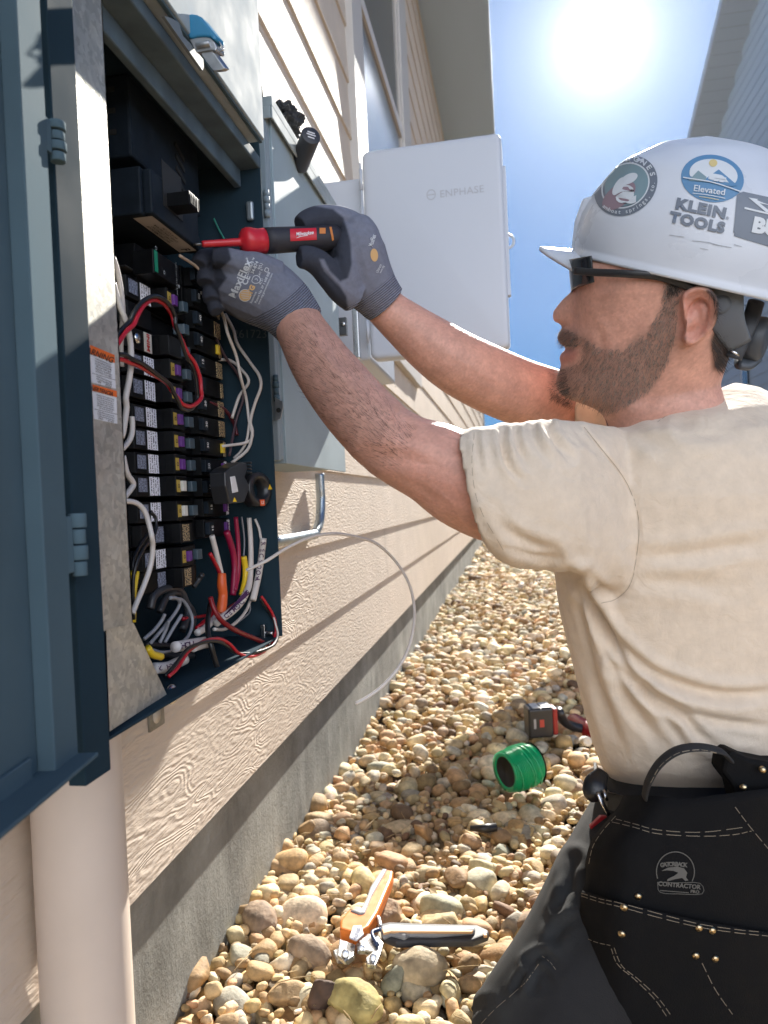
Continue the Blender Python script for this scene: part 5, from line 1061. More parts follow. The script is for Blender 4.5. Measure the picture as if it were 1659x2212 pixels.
hairs('beard_rim', [(1190, 795), (1225, 795), (1240, 880), (1190, 860)], 500, .010, (-1, -.7), (.09, .06, .045), seed=4)
hairs('moustache', [(1190, 712), (1215, 706), (1250, 722), (1250, 746), (1200, 750), (1190, 735)], 420, .008, (-.8, -.8), (.17, .12, .095), seed=3)
hairs('hair', HAIR, 2600, .011, (.45, -1), (.03, .022, .018), seed=6)
hairs('arm_hair', [(612, 745), (680, 650), (860, 890), (900, 930), (860, 1030), (760, 970), (650, 850)], 1100, .010, (-.7, .5), (.06, .035, .025), .00011, seed=7)
# ---- sunglasses
gl_ = MB(); 
def lens_pt(a, s): return HF.w(a, 0, s)
gb0 = L(1240, 560)[1]; gb1 = L(1240, 632)[1]
for sgn in (1, -1):
    pts = []; rs_ = []
    for i in range(9):
        b = gb0+(gb1-gb0)*i/8; row = []
        for j in range(13):
            s_ = sgn*(.006+.060*j/12); k_ = 1-abs(2*i/8-1)**4*.0; shrink = (1-.25*(2*i/8-1)**2*(j/12)); a_ = L(1236, 600)[0]-.002+.030*(j/12)**2.2+.0015*(i/8)
            row.append(HF.w(a_, (gb0+gb1)/2+(b-(gb0+gb1)/2)*shrink, s_))
        rs_.append(row)
    base_i = len(gl_.v); vs = [p for r_ in rs_ for p in r_]; gl_.add(vs, [(i*13+j, i*13+j+1, (i+1)*13+j+1, (i+1)*13+j) for i in range(8) for j in range(12)], 0, True)
go = gl_.build('sunglasses', mat('dark lens', (.015, .018, .022), .06), man); sm_ = go.modifiers.new('s', 'SOLIDIFY'); sm_.thickness = .0022; sm_.offset = 0
tb_ = MB(); q = [HF.w(*HF.loc(1290, 596), .069), HF.w(*HF.loc(1350, 600), .080), HF.w(*HF.loc(1420, 606), .082), HF.w(*HF.loc(1480, 626), .080), HF.w(*HF.loc(1500, 642), .078)]
tb_.tube([HF.w(*HF.loc(1250, 592), .062)]+q, [(.0042, .0016)]*6, 10, 0, True, 5, HF.u); tb_.build('temple', mat('dark frame', (.02, .02, .022), .3), go)
# ---- hard hat
HT = Frame(1490, 600, ZH)
f0 = HT.loc(1242, 546); f1 = HT.loc(1659, 642); hdir = Vector((f1[0]-f0[0], f1[1]-f0[1])).normalized()      # backwards along the rim
def hat(x, h, s):   # x back from front rim, h up from rim, s toward the camera
    a = f0[0]+hdir.x*x-hdir.y*h; b = f0[1]+hdir.y*x+hdir.x*h; return HT.w(a, b, s)
def hl(u, v):
    p = HT.loc(u, v); dx, dy = p[0]-f0[0], p[1]-f0[1]; return dx*hdir.x+dy*hdir.y, -dx*hdir.y+dy*hdir.x
apex = hl(1545, 303); LEN = .292; xm = LEN*.5; HGT = apex[1]; WID = .116
top_px = [(1242, 546), (1248, 505), (1262, 465), (1290, 420), (1350, 355), (1440, 315), (1530, 303), (1620, 318), (1659, 331)]
tp = [hl(*p) for p in top_px]; tp.append((LEN*.93, HGT*.62)); tp.append((LEN, 0)); 
tpx = np.array([p[0] for p in tp]); tph = np.array([p[1] for p in tp])
rings = []; K = 30
def front_x(h):   # dome outline at height h: front and back x
    i = np.argmax(tph); xs = np.interp(h, tph[:i+1], tpx[:i+1]); xe = np.interp(h, tph[i:][::-1], tpx[i:][::-1]); return xs, xe
hm = tph.max()
for i in range(K):
    h = hm*math.sin(math.pi/2*i/K)*.999; xs, xe = front_x(h); t_ = h/hm; w_ = WID*(1-t_**2.3)**.5; mx_ = (xs+xe)/2; hl_ = (xe-xs)/2; r_ = []
    for j in range(72):
        t = 2*math.pi*j/72; ct, st = math.cos(t), math.sin(t); k = (abs(ct)**2.15+abs(st)**2.15)**(-1/2.15); x_ = mx_+hl_*ct*k; s_ = w_*st*k
        rid = .0035*math.exp(-(s_/.024)**4)*min(1, t_*3); r_.append(hat(x_-(rid if ct < -.7 else 0), h+rid*t_, s_))
    rings.append(r_)
rings.append([hat((front_x(hm*.9999)[0]+front_x(hm*.9999)[1])/2+.001*math.cos(2*math.pi*j/72), hm+.0035, .001*math.sin(2*math.pi*j/72)) for j in range(72)])
# rim lip, then underside
def rimring(off, h, back=0):
    r_ = []
    for j in range(72):
        t = 2*math.pi*j/72; ct, st = math.cos(t), math.sin(t); k = (abs(ct)**2.15+abs(st)**2.15)**(-1/2.15); r_.append(hat(xm+(LEN/2+off)*ct*k, h-.012*max(0, ct)**2*0, (WID+off)*st*k))
    return r_
shell = [rimring(-.0035, .002), rimring(-.002, -.003), rimring(.003, -.0035), rimring(.0035, -.0005), rimring(.0005, .004)]+rings[1:]
inner = [[hat(xm, hm*.9, 0) for j in range(72)]]+[[p for p in r_] for r_ in [[hat(xm+(LEN/2-.004)*s2*math.cos(2*math.pi*j/72), hh, (WID-.004)*s2*math.sin(2*math.pi*j/72)) for j in range(72)] for hh, s2 in ((hm*.88, .3), (hm*.75, .6), (hm*.5, .84), (hm*.2, .97))]]
hh_ = MB(); hh_.rings(inner+shell, 0, False, True)
HATM = mat('glossy white hard hat shell', (.60, .64, .71), .3, vary=(14, .05), bump=(35, .05, .001))
# visor
vis = []
tipx, tiph = hl(1160, 537); lowx, lowh = hl(1236, 573)
for i in range(9):
    q_ = i/8; r_ = []
    for j in range(25):
        t = -1+2*j/24; s_ = t*(WID*.80*(1-.10*q_)); ex_ = (1-abs(t)**2.4)
        x0_ = xm-(LEN/2)*max(0, 1-abs(s_/WID)**2.15)**(1/2.15)+.004; ext = (tipx-0)*ex_*q_; r_.append((x0_*(1)+ext, .003+(tiph-.001)*q_*1.0-abs(t)**2*(.006+.016*q_), s_))
    vis.append(r_)
ub_ = [[hat(x, h+.0016, s) for x, h, s in r_] for r_ in vis]; lb_ = [[hat(x, h-.0020, s) for x, h, s in r_] for r_ in vis]
vs = [p for r_ in ub_ for p in r_]+[p for r_ in lb_ for p in r_]; n2 = 9*25; fs = []
for i in range(8):
    for j in range(24): a = i*25+j; fs += [(a, a+1, a+26, a+25), (n2+a, n2+a+25, n2+a+26, n2+a+1)]
for j in range(24): fs.append((8*25+j, 8*25+j+1, n2+8*25+j+1, n2+8*25+j))
for i in range(8): fs += [(i*25, (i+1)*25, n2+(i+1)*25, n2+i*25), (i*25+24, n2+i*25+24, n2+(i+1)*25+24, (i+1)*25+24)]
hh_.add(vs, fs, 0, True)
hat_o = hh_.build('hard_hat', HATM, man)
bvH = bvh_of(hat_o)
INKG = mat('charcoal decal', (.15, .18, .23), .45); BLU = mat('blue decal', (.10, .24, .42), .45); WD = mat('white decal', (.62, .66, .70), .45); YD = mat('sun decal', (.62, .50, .22), .5); GRND = mat('teal grey decal', (.19, .29, .33), .45); MAR = mat('maroon decal', (.27, .19, .23), .45)
PAL = [INKG, BLU, WD, YD, GRND, MAR]
# round sticker with a ring of lettering
st = MB(); uc, vc, ru, rv, an = 1352, 402, 73, 60, 38
stick_ell(st, bvH, uc, vc, ru, rv, an, 0, 0, .0004); stick_ell(st, bvH, uc, vc, ru*.76, rv*.76, an, 2, .94, .0010); stick_ell(st, bvH, uc+3, vc-2, ru*.70, rv*.70, an, 4, 0, .0008)
stick_ell(st, bvH, uc-14, vc+22, 42, 22, an, 5, 0, .0011); stick_ell(st, bvH, uc+8, vc-14, 20, 10, an-10, 2, 0, .0014); stick_ell(st, bvH, uc-14, vc+2, 22, 9, an+20, 2, 0, .0014); stick_text(st, bvH, 'a', uc+2, vc+14, -4, 66, 2, .07, 1.25, .0016)
ca_, sa_ = math.cos(math.radians(an)), math.sin(math.radians(an))
def ringpt(t, k): x, y = ru*k*math.cos(math.radians(t)), rv*k*math.sin(math.radians(t)); return uc+x*ca_-y*sa_, vc-(x*sa_+y*ca_)
for i, ch in enumerate('AGNES'): t = 52-17.5*i; uu, vv = ringpt(t, .87); stick_text(st, bvH, ch, uu, vv, t+an-90-4, 15.5, 2, .03, 1.1, .0012)
for i, ch in enumerate('amboat springs, co.'): t = 188+i*7.4; uu, vv = ringpt(t, .875); stick_text(st, bvH, ch, uu, vv, t+an+90, 12.0, 2, .015, 1.0, .0012)
for i, ch in enumerate('BIG'): t = 118-14*i; uu, vv = ringpt(t, .87); stick_text(st, bvH, ch, uu, vv, t+an-90, 14, 2, .03, 1.1, .0012)
st.build('round_sticker', PAL, hat_o)
# blue badge with mountains
st = MB(); uc, vc = 1539, 386; stick_ell(st, bvH, uc, vc, 68, 51, -8, 1, 0, .0004)
stick_ell(st, bvH, uc+2, vc-8, 52, 33, -8, 2, 0, .0008, clip=lambda x, y: (x, max(y, -12-.02*x)))
stick(st, bvH, [(1488, 391), (1508, 370), (1526, 384), (1522, 394)], [(0, 1, 2, 3)], 4, .0012); stick(st, bvH, [(1516, 393), (1552, 368), (1592, 402), (1580, 404)], [(0, 1, 2, 3)], 1, .0013)
stick_ell(st, bvH, 1540, 354, 9, 8, 0, 3, 0, .0012, 20, 2); stick_line(st, bvH, [(1476, 385), (1540, 396), (1600, 416)], 2.4, 2, .0015)
for a_, b_3 in (((1546, 385), (1556, 386)), ((1558, 387), (1568, 388)), ((1541, 391), (1551, 392)), ((1553, 393), (1563, 394))): stick_line(st, bvH, [a_, b_3], 4, 2, .0016, 3)
stick_text(st, bvH, 'Elevated', 1532, 413, -8, 19, 2, .015, 1.08, .0015); stick_line(st, bvH, [(1496, 419), (1530, 423), (1566, 430)], 1.5, 2, .0015); stick_line(st, bvH, [(1510, 426), (1530, 429), (1552, 433)], 1.2, 3, .0015)
st.build('mountain_badge', PAL, hat_o)
st = MB()
def slab_text(s, u, v, ang, size, m_, bold, sx):
    stick_text(st, bvH, s, u, v, ang, size, m_, bold, sx, .0010, 0, 1.12)
slab_text('KLEIN', 1514, 452, -12, 31, 0, .06, 1.22); slab_text('TOOLS', 1506, 482, -12, 31, 0, .06, 1.12); stick_text(st, bvH, '®', 1571, 472, -11, 9, 0, .01)
ca_, sa_ = math.cos(math.radians(-11)), math.sin(math.radians(-11))
st.build('block_lettering', PAL, hat_o)
st = MB(); stick_quad(st, bvH, [(1604, 414), (1700, 435), (1700, 545), (1585, 510)], 0, .0004); stick_quad(st, bvH, [(1592, 420), (1606, 414), (1600, 512), (1584, 502)], 0, .00045)
stick_quad(st, bvH, [(1608, 448), (1700, 470), (1700, 474), (1607, 452)], 2, .0010); stick(st, bvH, [(1616, 428), (1700, 442), (1700, 452), (1640, 440), (1668, 462), (1652, 458)], [(0, 1, 2, 3, 4, 5)], 2, .0012)
stick_text(st, bvH, 'BU', 1655, 493, -12, 44, 2, .06, 1.1, .0012); st.build('square_sticker', PAL, hat_o)
st = MB()
for q in ([(1495, 520), (1530, 524), (1560, 532)], [(1540, 528), (1580, 535)], [(1446, 508), (1478, 512)], [(1512, 536), (1530, 540)], [(1585, 528), (1602, 533)]): stick_line(st, bvH, q, 1.1, 0, .0006)
st.build('scratch', [mat('scuff', (.35, .37, .40), .6)], hat_o)
# accessory slot at the front edge and suspension at the back
m_ = MB(); m_.prism([hat(*hl(u, v), .018) for u, v in ((1238, 540), (1245, 480), (1262, 432), (1285, 425), (1280, 520), (1262, 545))], HT.n*.036); m_.build('front_ridge', HATM, hat_o, bevel=.003)
m_ = MB(); fl = HT.u
m_.tube([hat(*hl(u, v), s) for u, v, s in ((1556, 575, .092), (1556, 640, .096), (1566, 690, .092), (1590, 735, .075))], [(.022, .003), (.020, .003), (.017, .003), (.013, .003)], 16, 0, True, 6, HT.r)
m_.lathe(hat(*hl(1552, 652), .097), HT.n*-1, [(0, .010), (.002, .010), (.003, .006)], 20)
m_.build('suspension_arm', mat('grey suspension plastic', (.12, .14, .17), .5), hat_o)
m_ = MB(); m_.tube([hat(*hl(u, v), s) for u, v, s in ((1578, 762, .072), (1590, 735, .070), (1612, 690, .060), (1628, 650, .04))], [(.009, .004)]*4, 12, 0, True, 4, HT.r); m_.build('nape_strap', mat('charcoal strap', (.04, .045, .055), .5), hat_o)
m_ = MB(); kc = hat(*hl(1628, 728), .035); ka = (HT.r*.9-HT.u*.25-HT.n*.2).normalized(); m_.lathe(kc-ka*.012, ka, [(0, .020), (.004, .026), (.020, .026), (.024, .020), (.024, .004)], 24); m_.tube([hat(*hl(1588, 775), .05), hat(*hl(1606, 778), .045), hat(*hl(1625, 765), .035)], [(.010, .006)]*3, 12, 0, True, 4); m_.build('ratchet_knob', mat('dark ratchet plastic', (.06, .07, .085), .45), hat_o)
m_ = MB(); m_.tube([hat(*hl(1573, 744), .074), hat(*hl(1590, 754), .072)], [(.004, .002)]*2, 10); m_.build('buckle', CHR, hat_o)
# ---- T-shirt
def cotton(name, col, sc=1.0):
    m = attr_mat(name, .9, gain=(55, .07)); t, b = nodes_of(m); tc = N(t, 'ShaderNodeTexCoord')
    n = N(t, 'ShaderNodeTexNoise', ins={'Scale': 900.0*sc, 'Detail': 3.0}); t.links.new(tc.outputs['Object'], n.inputs['Vector'])
    n2 = N(t, 'ShaderNodeTexNoise', ins={'Scale': 16.0, 'Detail': 5.0}); t.links.new(tc.outputs['Object'], n2.inputs['Vector'])
    b1 = N(t, 'ShaderNodeBump', ins={'Strength': .5, 'Distance': .0006}); t.links.new(n.outputs['Fac'], b1.inputs['Height'])
    b2 = N(t, 'ShaderNodeBump', ins={'Strength': .45, 'Distance': .008}); t.links.new(n2.outputs['Fac'], b2.inputs['Height']); t.links.new(b1.outputs[0], b2.inputs['Normal']); t.links.new(b2.outputs[0], b.inputs['Normal'])
    n3 = N(t, 'ShaderNodeTexNoise', ins={'Scale': 42.0, 'Detail': 4.0, 'Distortion': 1.6}); t.links.new(tc.outputs['Object'], n3.inputs['Vector']); b3 = N(t, 'ShaderNodeBump', ins={'Strength': .5, 'Distance': .003}); t.links.new(n3.outputs['Fac'], b3.inputs['Height']); t.links.new(b2.outputs[0], b3.inputs['Normal']); t.links.new(b3.outputs[0], b.inputs['Normal'])
    b.inputs['Sheen Weight'].default_value = .25; b.inputs['Sheen Roughness'].default_value = .4; return m
def oring(l, r_, zz, s, sc=0.0, n=40, e=2.3, shift=(0, 0)):
    a = P(l[0], l[1], zz); b = P(r_[0], r_[1], zz); c_ = (a+b)/2; v_ = (b-a)/2; nn_ = ray((l[0]+r_[0])/2, (l[1]+r_[1])/2).normalized()*-1; c_ = c_+nn_*sc; out = []
    for j in range(n):
        t = 2*math.pi*j/n; ct, st = math.cos(t), math.sin(t); k = (abs(ct)**e+abs(st)**e)**(-1/e); out.append(c_+v_*ct*k+(nn_*s+cr*shift[0]+cu*shift[1])*st*k)
    return out
sb = MB()
T = [((1394, 905), (1588, 826), .055), ((1376, 913), (1640, 836), .085), ((1345, 922), (1700, 868), .135), ((1310, 935), (1760, 920), .172), ((1285, 975), (1805, 990), .188), ((1255, 1060), (1835, 1080), .195), ((1230, 1150), (1845, 1180), .19), ((1210, 1230), (1850, 1290), .183), ((1221, 1320), (1840, 1400), .178), ((1246, 1430), (1820, 1500), .174), ((1264, 1520), (1800, 1590), .170), ((1283, 1600), (1785, 1660), .166), ((1305, 1660), (1775, 1700), .158), ((1340, 1702), (1760, 1722), .142), ((1400, 1722), (1730, 1735), .10)]
sb.rings([oring(l, r_, .96, s) for l, r_, s in T])
Sl = [((1010, 940), (1072, 1180), .787, .056), ((1050, 935), (1108, 1205), .79, .064)]
S1 = [((1003, 929), (1064, 1190), .785, .064), ((1026, 925), (1088, 1212), .787, .069), ((1060, 921), (1122, 1228), .79, .073), ((1120, 916), (1180, 1222), .80, .080), ((1200, 912), (1240, 1230), .81, .088), ((1270, 914), (1300, 1262), .83, .094), ((1330, 925), (1365, 1275), .86, .096), ((1400, 960), (1430, 1230), .90, .08)]
sb.rings([oring(l, r_, zz, s, shift=(-.010, 0)) for l, r_, zz, s in Sl[::-1]]+[oring(l, r_, zz, s, shift=(-.012, 0)) for l, r_, zz, s in S1])
F1 = [((1250, 812), (1262, 945), 1.085, .050), ((1230, 802), (1243, 962), 1.085, .058), ((1280, 812), (1290, 985), 1.08, .060), ((1340, 870), (1350, 1020), 1.05, .06), ((1420, 900), (1430, 1050), 1.0, .06)]
sb.rings([oring(l, r_, zz, s) for l, r_, zz, s in F1])
sm = remesh(sb, 'shirt', .0033, 5, .5)
c = get_co(sm); sm.update(); nn = get_no(sm)
A = lambda x, y: (979+.4097*x, 748.8+.4097*y)
folds = [([(640, 1190), (730, 1340), (800, 1500), (900, 1680), (1030, 1800), (1200, 1940), (1300, 2050), (1420, 2120)], .0085, 11, .0045), ([(700, 1300), (800, 1480), (900, 1600), (1050, 1720), (1250, 1800), (1450, 1840), (1700, 1828)], .0095, 12, .005), ([(860, 1690), (980, 1800), (1100, 1880), (1350, 1970), (1700, 2015)], .0075, 11, .004), ([(700, 1195), (770, 1270), (860, 1310), (930, 1300)], .006, 10, .003), ([(600, 1190), (650, 1400), (720, 1650), (800, 1900), (880, 2120)], .0065, 13, .0035), ([(660, 1220), (720, 1450), (830, 1700), (960, 1920), (1100, 2100)], .0055, 12, .003), ([(1000, 1790), (1120, 1950), (1220, 2090), (1260, 2180)], .005, 10, .0025), ([(1250, 1990), (1400, 2040), (1700, 2080)], .004, 10, .002),
 ([(520, 1085), (380, 1030), (260, 950), (200, 860)], .005, 14, .003), ([(560, 1120), (420, 1110), (290, 1060), (220, 1000)], .0035, 9, .002), ([(120, 470), (135, 560), (150, 680)], .006, 6, .0035), ([(170, 468), (180, 540), (195, 620)], .005, 5, .003), ([(260, 450), (262, 530), (300, 640), (380, 720)], .0075, 7, .0045), ([(330, 448), (345, 530), (400, 640)], .0065, 6, .004), ([(385, 440), (400, 500), (440, 560)], .005, 5, .003), ([(420, 435), (440, 510), (500, 610)], .0065, 7, .004), ([(500, 425), (540, 495), (620, 600)], .008, 8, .005), ([(560, 425), (600, 470), (660, 520)], .004, 6, .003), ([(200, 470), (205, 540), (220, 610)], .0035, 6, .002), ([(640, 430), (700, 500), (780, 560)], .003, 9, .002), ([(930, 440), (1010, 480), (1130, 560)], .003, 14, .002), ([(1220, 430), (1300, 450), (1420, 440), (1540, 410)], .003, 16, .003), ([(980, 1110), (1200, 1100), (1450, 1060), (1700, 1030)], .003, 16, .0025), ([(1000, 1220), (1250, 1250), (1500, 1290)], .002, 18, .002), ([(140, 900), (180, 980), (240, 1060)], .003, 12, .002)]
for pts, dp_, w_, rg in folds: c = fold(c, nn, [A(x, y) for x, y in pts], dp_, w_, rg)
seam = [A(x, y) for x, y in ((690, 425), (790, 550), (870, 650), (930, 750), (970, 870), (978, 1000), (960, 1150), (930, 1260), (860, 1330), (780, 1352))]
c = fold(c, nn, seam, .0028, 3.2, .0006, taper=False)
c = fold(c, nn, [(1008, 938), (1002, 1010), (1018, 1090), (1076, 1188)], .0012, 2.5, 0, taper=False)
c = fold(c, nn, [(1408, 905), (1440, 882), (1480, 858), (1550, 838)], .0014, 2.6, 0, taper=False)
set_co(sm, c)
u, v, z = to_px(c); cols = np.repeat(np.array((.70, .585, .46))[None], len(c), 0)
shirt = put_mesh(sm, 't_shirt', cotton('beige cotton', None), man, cols)
bvS = bvh_of(shirt); b = MB(); stick_line(b, bvS, seam, 1.0, 0, .0003, 10); stick_line(b, bvS, [(1024, 934), (1020, 1010), (1036, 1095), (1094, 1200)], .8, 0, .0003, 9, (3, 2)); stick_line(b, bvS, [(1420, 912), (1452, 890), (1492, 866), (1556, 846)], .8, 0, .0003, 9, (3, 2)); b.build('seam_stitching', mat('seam thread', (.30, .23, .16), .9), shirt)
b = MB(); c_ = P(1213, 1237, .94); b.obox(c_, cr*.005-cu*.004, cu*.006, cf*.003); b.build('pen_clip', BKP, man, bevel=.001)
# ---- gloves
def glove_mat():
    m = attr_mat('knit glove', .88, gain=(160, .12)); t, b = nodes_of(m); a = N(t, 'ShaderNodeAttribute', attribute_name='rib'); s = N(t, 'ShaderNodeMath', operation='SINE'); mu = N(t, 'ShaderNodeMath', operation='MULTIPLY', ins={1: 2*math.pi/.0027})
    t.links.new(a.outputs['Fac'], mu.inputs[0]); t.links.new(mu.outputs[0], s.inputs[0])
    a2 = N(t, 'ShaderNodeAttribute', attribute_name='ribw'); m2 = N(t, 'ShaderNodeMath', operation='MULTIPLY'); t.links.new(s.outputs[0], m2.inputs[0]); t.links.new(a2.outputs['Fac'], m2.inputs[1])
    bp = N(t, 'ShaderNodeBump', ins={'Strength': 1.0, 'Distance': .0010}); t.links.new(m2.outputs[0], bp.inputs['Height'])
    tc = N(t, 'ShaderNodeTexCoord'); n = N(t, 'ShaderNodeTexNoise', ins={'Scale': 1300.0, 'Detail': 2.0}); t.links.new(tc.outputs['Object'], n.inputs['Vector']); b2 = N(t, 'ShaderNodeBump', ins={'Strength': .35, 'Distance': .0005}); t.links.new(n.outputs['Fac'], b2.inputs['Height']); t.links.new(bp.outputs[0], b2.inputs['Normal']); t.links.new(b2.outputs[0], b.inputs['Normal'])
    src = b.inputs['Base Color'].links[0].from_socket; mr_ = N(t, 'ShaderNodeMapRange', ins={1: -1.0, 2: 1.0, 3: .55, 4: 1.25}); t.links.new(m2.outputs[0], mr_.inputs[0]); v_ = N(t, 'ShaderNodeVectorMath', operation='SCALE'); t.links.new(src, v_.inputs[0]); t.links.new(mr_.outputs[0], v_.inputs['Scale']); t.links.new(v_.outputs[0], b.inputs['Base Color'])
    return m
GM = glove_mat()
def glove(name, chains, cuff, coat, knit, dark, folds_=(), label=None):
    b = MB()
    for ch in chains: chain(b, ch, 18, 5)
    m_ = remesh(b, name, .0016, 4, .5); c = get_co(m_); nn = get_no(m_)
    for f_ in folds_: c = fold(c, nn, *f_)
    set_co(m_, c); u, v, z = to_px(c); (cu0, cv0), (cu1, cv1) = cuff[0], cuff[1]      # axis of the cuff in the picture
    L_ = math.hypot(cu1-cu0, cv1-cv0); t = ((u-cu0)*(cu1-cu0)+(v-cv0)*(cv1-cv0))/L_; perp = (-(u-cu0)*(cv1-cv0)+(v-cv0)*(cu1-cu0))/L_
    tt = t+cuff[2]*(perp/60)**2; w_ = np.clip((cuff[3]-tt)/6, 0, 1)
    cols = np.repeat(np.array(knit)[None], len(c), 0); dm = poly_mask(u, v, coat, 2.5)[:, None]; cols = cols*(1-dm)+np.array(dark)*dm
    cols = cols*(1+.25*w_[:, None]*np.array((.9, 1.0, 1.2)))
    for nm_, vals in (('rib', tt*z.mean()/FP), ('ribw', w_)): at = m_.attributes.new(nm_, 'FLOAT', 'POINT'); at.data.foreach_set('value', vals.astype(np.float32))
    o = put_mesh(m_, name, GM, man, cols)
    if label: o['label'] = label
    return o
gL = glove('glove', [
 [(648, 704, .895, .0325), (632, 682, .895, .0345), (612, 660, .895, .0375), (585, 640, .897, .0405), (555, 625, .90, .0425), (520, 612, .905, .0405), (488, 602, .91, .035), (470, 598, .915, .028)],
 [(600, 600, .885, .020), (560, 585, .875, .020), (520, 572, .87, .0165), (490, 560, .868, .0135), (462, 556, .868, .0115)],
 [(500, 575, .90, .016), (465, 562, .89, .0135), (440, 560, .878, .0115), (430, 574, .872, .0105)],
 [(492, 595, .905, .016), (462, 590, .893, .0135), (446, 596, .882, .0115), (444, 612, .878, .0105)],
 [(492, 622, .91, .015), (466, 624, .897, .0125), (455, 636, .888, .0105), (456, 650, .884, .0095)],
 [(500, 645, .91, .014), (474, 650, .90, .0115), (464, 662, .893, .0095), (468, 674, .89, .0085)]],
 ((643, 700), (600, 640), -6, 62), [(400, 500), (492, 530), (500, 560), (478, 580), (490, 600), (472, 625), (480, 660), (520, 695), (480, 720), (400, 700)], (.165, .175, .225), (.026, .030, .046),
 [([(470, 575), (500, 580), (520, 590)], .003, 5, .001), ([(540, 562), (570, 556), (600, 565)], .003, 6, .002), ([(472, 610), (505, 612)], .003, 5, .001), ([(482, 640), (510, 640)], .0025, 5, .001), ([(560, 690), (570, 660), (590, 640)], .0018, 8, .001)], 'grey knit glove printed with white and orange marks, inside the panel')
gR = glove('glove', [
 [(832, 658, .985, .0305), (818, 642, .98, .0325), (802, 622, .972, .0355), (787, 596, .965, .0375), (775, 565, .957, .0385), (768, 535, .95, .0375), (764, 505, .947, .031), (752, 485, .945, .022)],
 [(765, 640, .950, .022), (740, 622, .938, .0205), (716, 598, .928, .0180), (692, 572, .918, .0165), (668, 558, .908, .0150), (645, 556, .902, .0128)],
 [(780, 500, .950, .0185), (742, 478, .940, .0170), (700, 472, .930, .0165), (668, 478, .920, .0150), (648, 488, .913, .0118)],
 [(795, 515, .965, .019), (755, 488, .985, .0165), (712, 492, .985, .0150), (684, 520, .972, .0135), (668, 545, .955, .0118)],
 [(800, 540, .98, .018), (765, 520, 1.0, .0150), (728, 540, .990, .0135), (706, 566, .965, .0115)],
 [(802, 572, .985, .016), (770, 565, 1.0, .0130), (742, 585, .985, .0115), (722, 592, .965, .010)],
 [(762, 500, .935, .018), (750, 545, .928, .015), (748, 595, .932, .018), (752, 632, .945, .022)]],
 ((836, 662), (790, 600), -5, 46), [(600, 430), (720, 452), (742, 470), (757, 520), (760, 570), (752, 600), (735, 608), (712, 585), (700, 560), (690, 560), (700, 585), (735, 620), (748, 640), (752, 670), (700, 660), (600, 600)], (.18, .19, .245), (.032, .037, .056),
 [([(752, 478), (772, 492), (800, 500)], .0025, 6, .002), ([(700, 588), (720, 612), (742, 640)], .0018, 5, .001), ([(735, 560), (720, 548), (705, 552)], .003, 5, .001)], 'grey glove with dark coated fingers wrapped around the screwdriver')
bvL = bvh_of(gL); bvR = bvh_of(gR)
b = MB(); PG = [mat('glove print', (.55, .57, .60), .6), mat('orange glove print', (.62, .38, .16), .6)]
AN = 66
def gt(s, x, y, sz, m_=0, bold=.01, sp_=1.05, ang=AN): stick_text(b, bvL, s, 499.9+.2778*x*1.0, 337.5+.2778*y*1.0, ang, sz, m_, bold, 1.0, .0006, 0, sp_)
G = lambda x, y: (403.2+.2778*x, 403.2+.2778*y)
def gt(s, x, y, sz, m_=0, bold=.01, sp_=1.05, ang=AN): uu, vv = G(x, y); stick_text(b, bvL, s, uu, vv, ang, sz, m_, bold, 1.0, .0006, 0, sp_)
gt('MaxiFlex', 420, 718, 23, 0, .03); gt('®', 468, 562, 6); gt('Ultimate™', 500, 620, 8.5); gt('34-874', 530, 630, 9.5, 0, .02); gt('9(L)', 572, 620, 8.5); gt('CE', 465, 728, 17, 0, .03)
gt('CAT II', 572, 672, 6.5); gt('4131', 582, 738, 7); gt('Seamless', 520, 862, 7); gt('Patent No. EP 1 608 808', 590, 785, 7.2, 0, .01, 1.0); gt('www.atg-glovesolutions.com', 612, 795, 6.2, 0, .005, 1.0); gt('ATG', 497, 820, 15, 1, .06)
uu, vv = G(455, 845); stick_ell(b, bvL, uu, vv, 13.5, 13.5, 0, 0, .0, .0004, 28, 3); stick_ell(b, bvL, uu, vv, 12, 12, 0, 1, 0, .0006, 28, 3)
for k in range(5): stick_line(b, bvL, [(uu-10+k*1.2, vv-7+k*3.6), (uu+9+k*.3, vv-9+k*3.6)], 1.0, 0, .0009, 3)
for q in ([(520, 700), (545, 692), (572, 715), (565, 745), (530, 752), (508, 735), (520, 700)], [(530, 722), (545, 718), (552, 732)], [(605, 655), (615, 632), (636, 640), (628, 665), (605, 655)]): stick_line(b, bvL, [G(*p) for p in q], 1.3, 0, .0006, 4)
b.build('print', PG, gL)
b = MB(); stick_text(b, bvR, 'MaxiFlex', 804, 520, 72, 13, 0, .03, .55, .0006); stick_ell(b, bvR, 808, 551, 8, 14, 6, 1, 0, .0006, 24, 3); stick_text(b, bvR, 'Ultimate', 818, 580, 66, 8, 0, .01, .7, .0006); stick_text(b, bvR, 'www.atg', 824, 582, 66, 7, 0, .01, .7, .0006)
b.build('print', PG, gR)
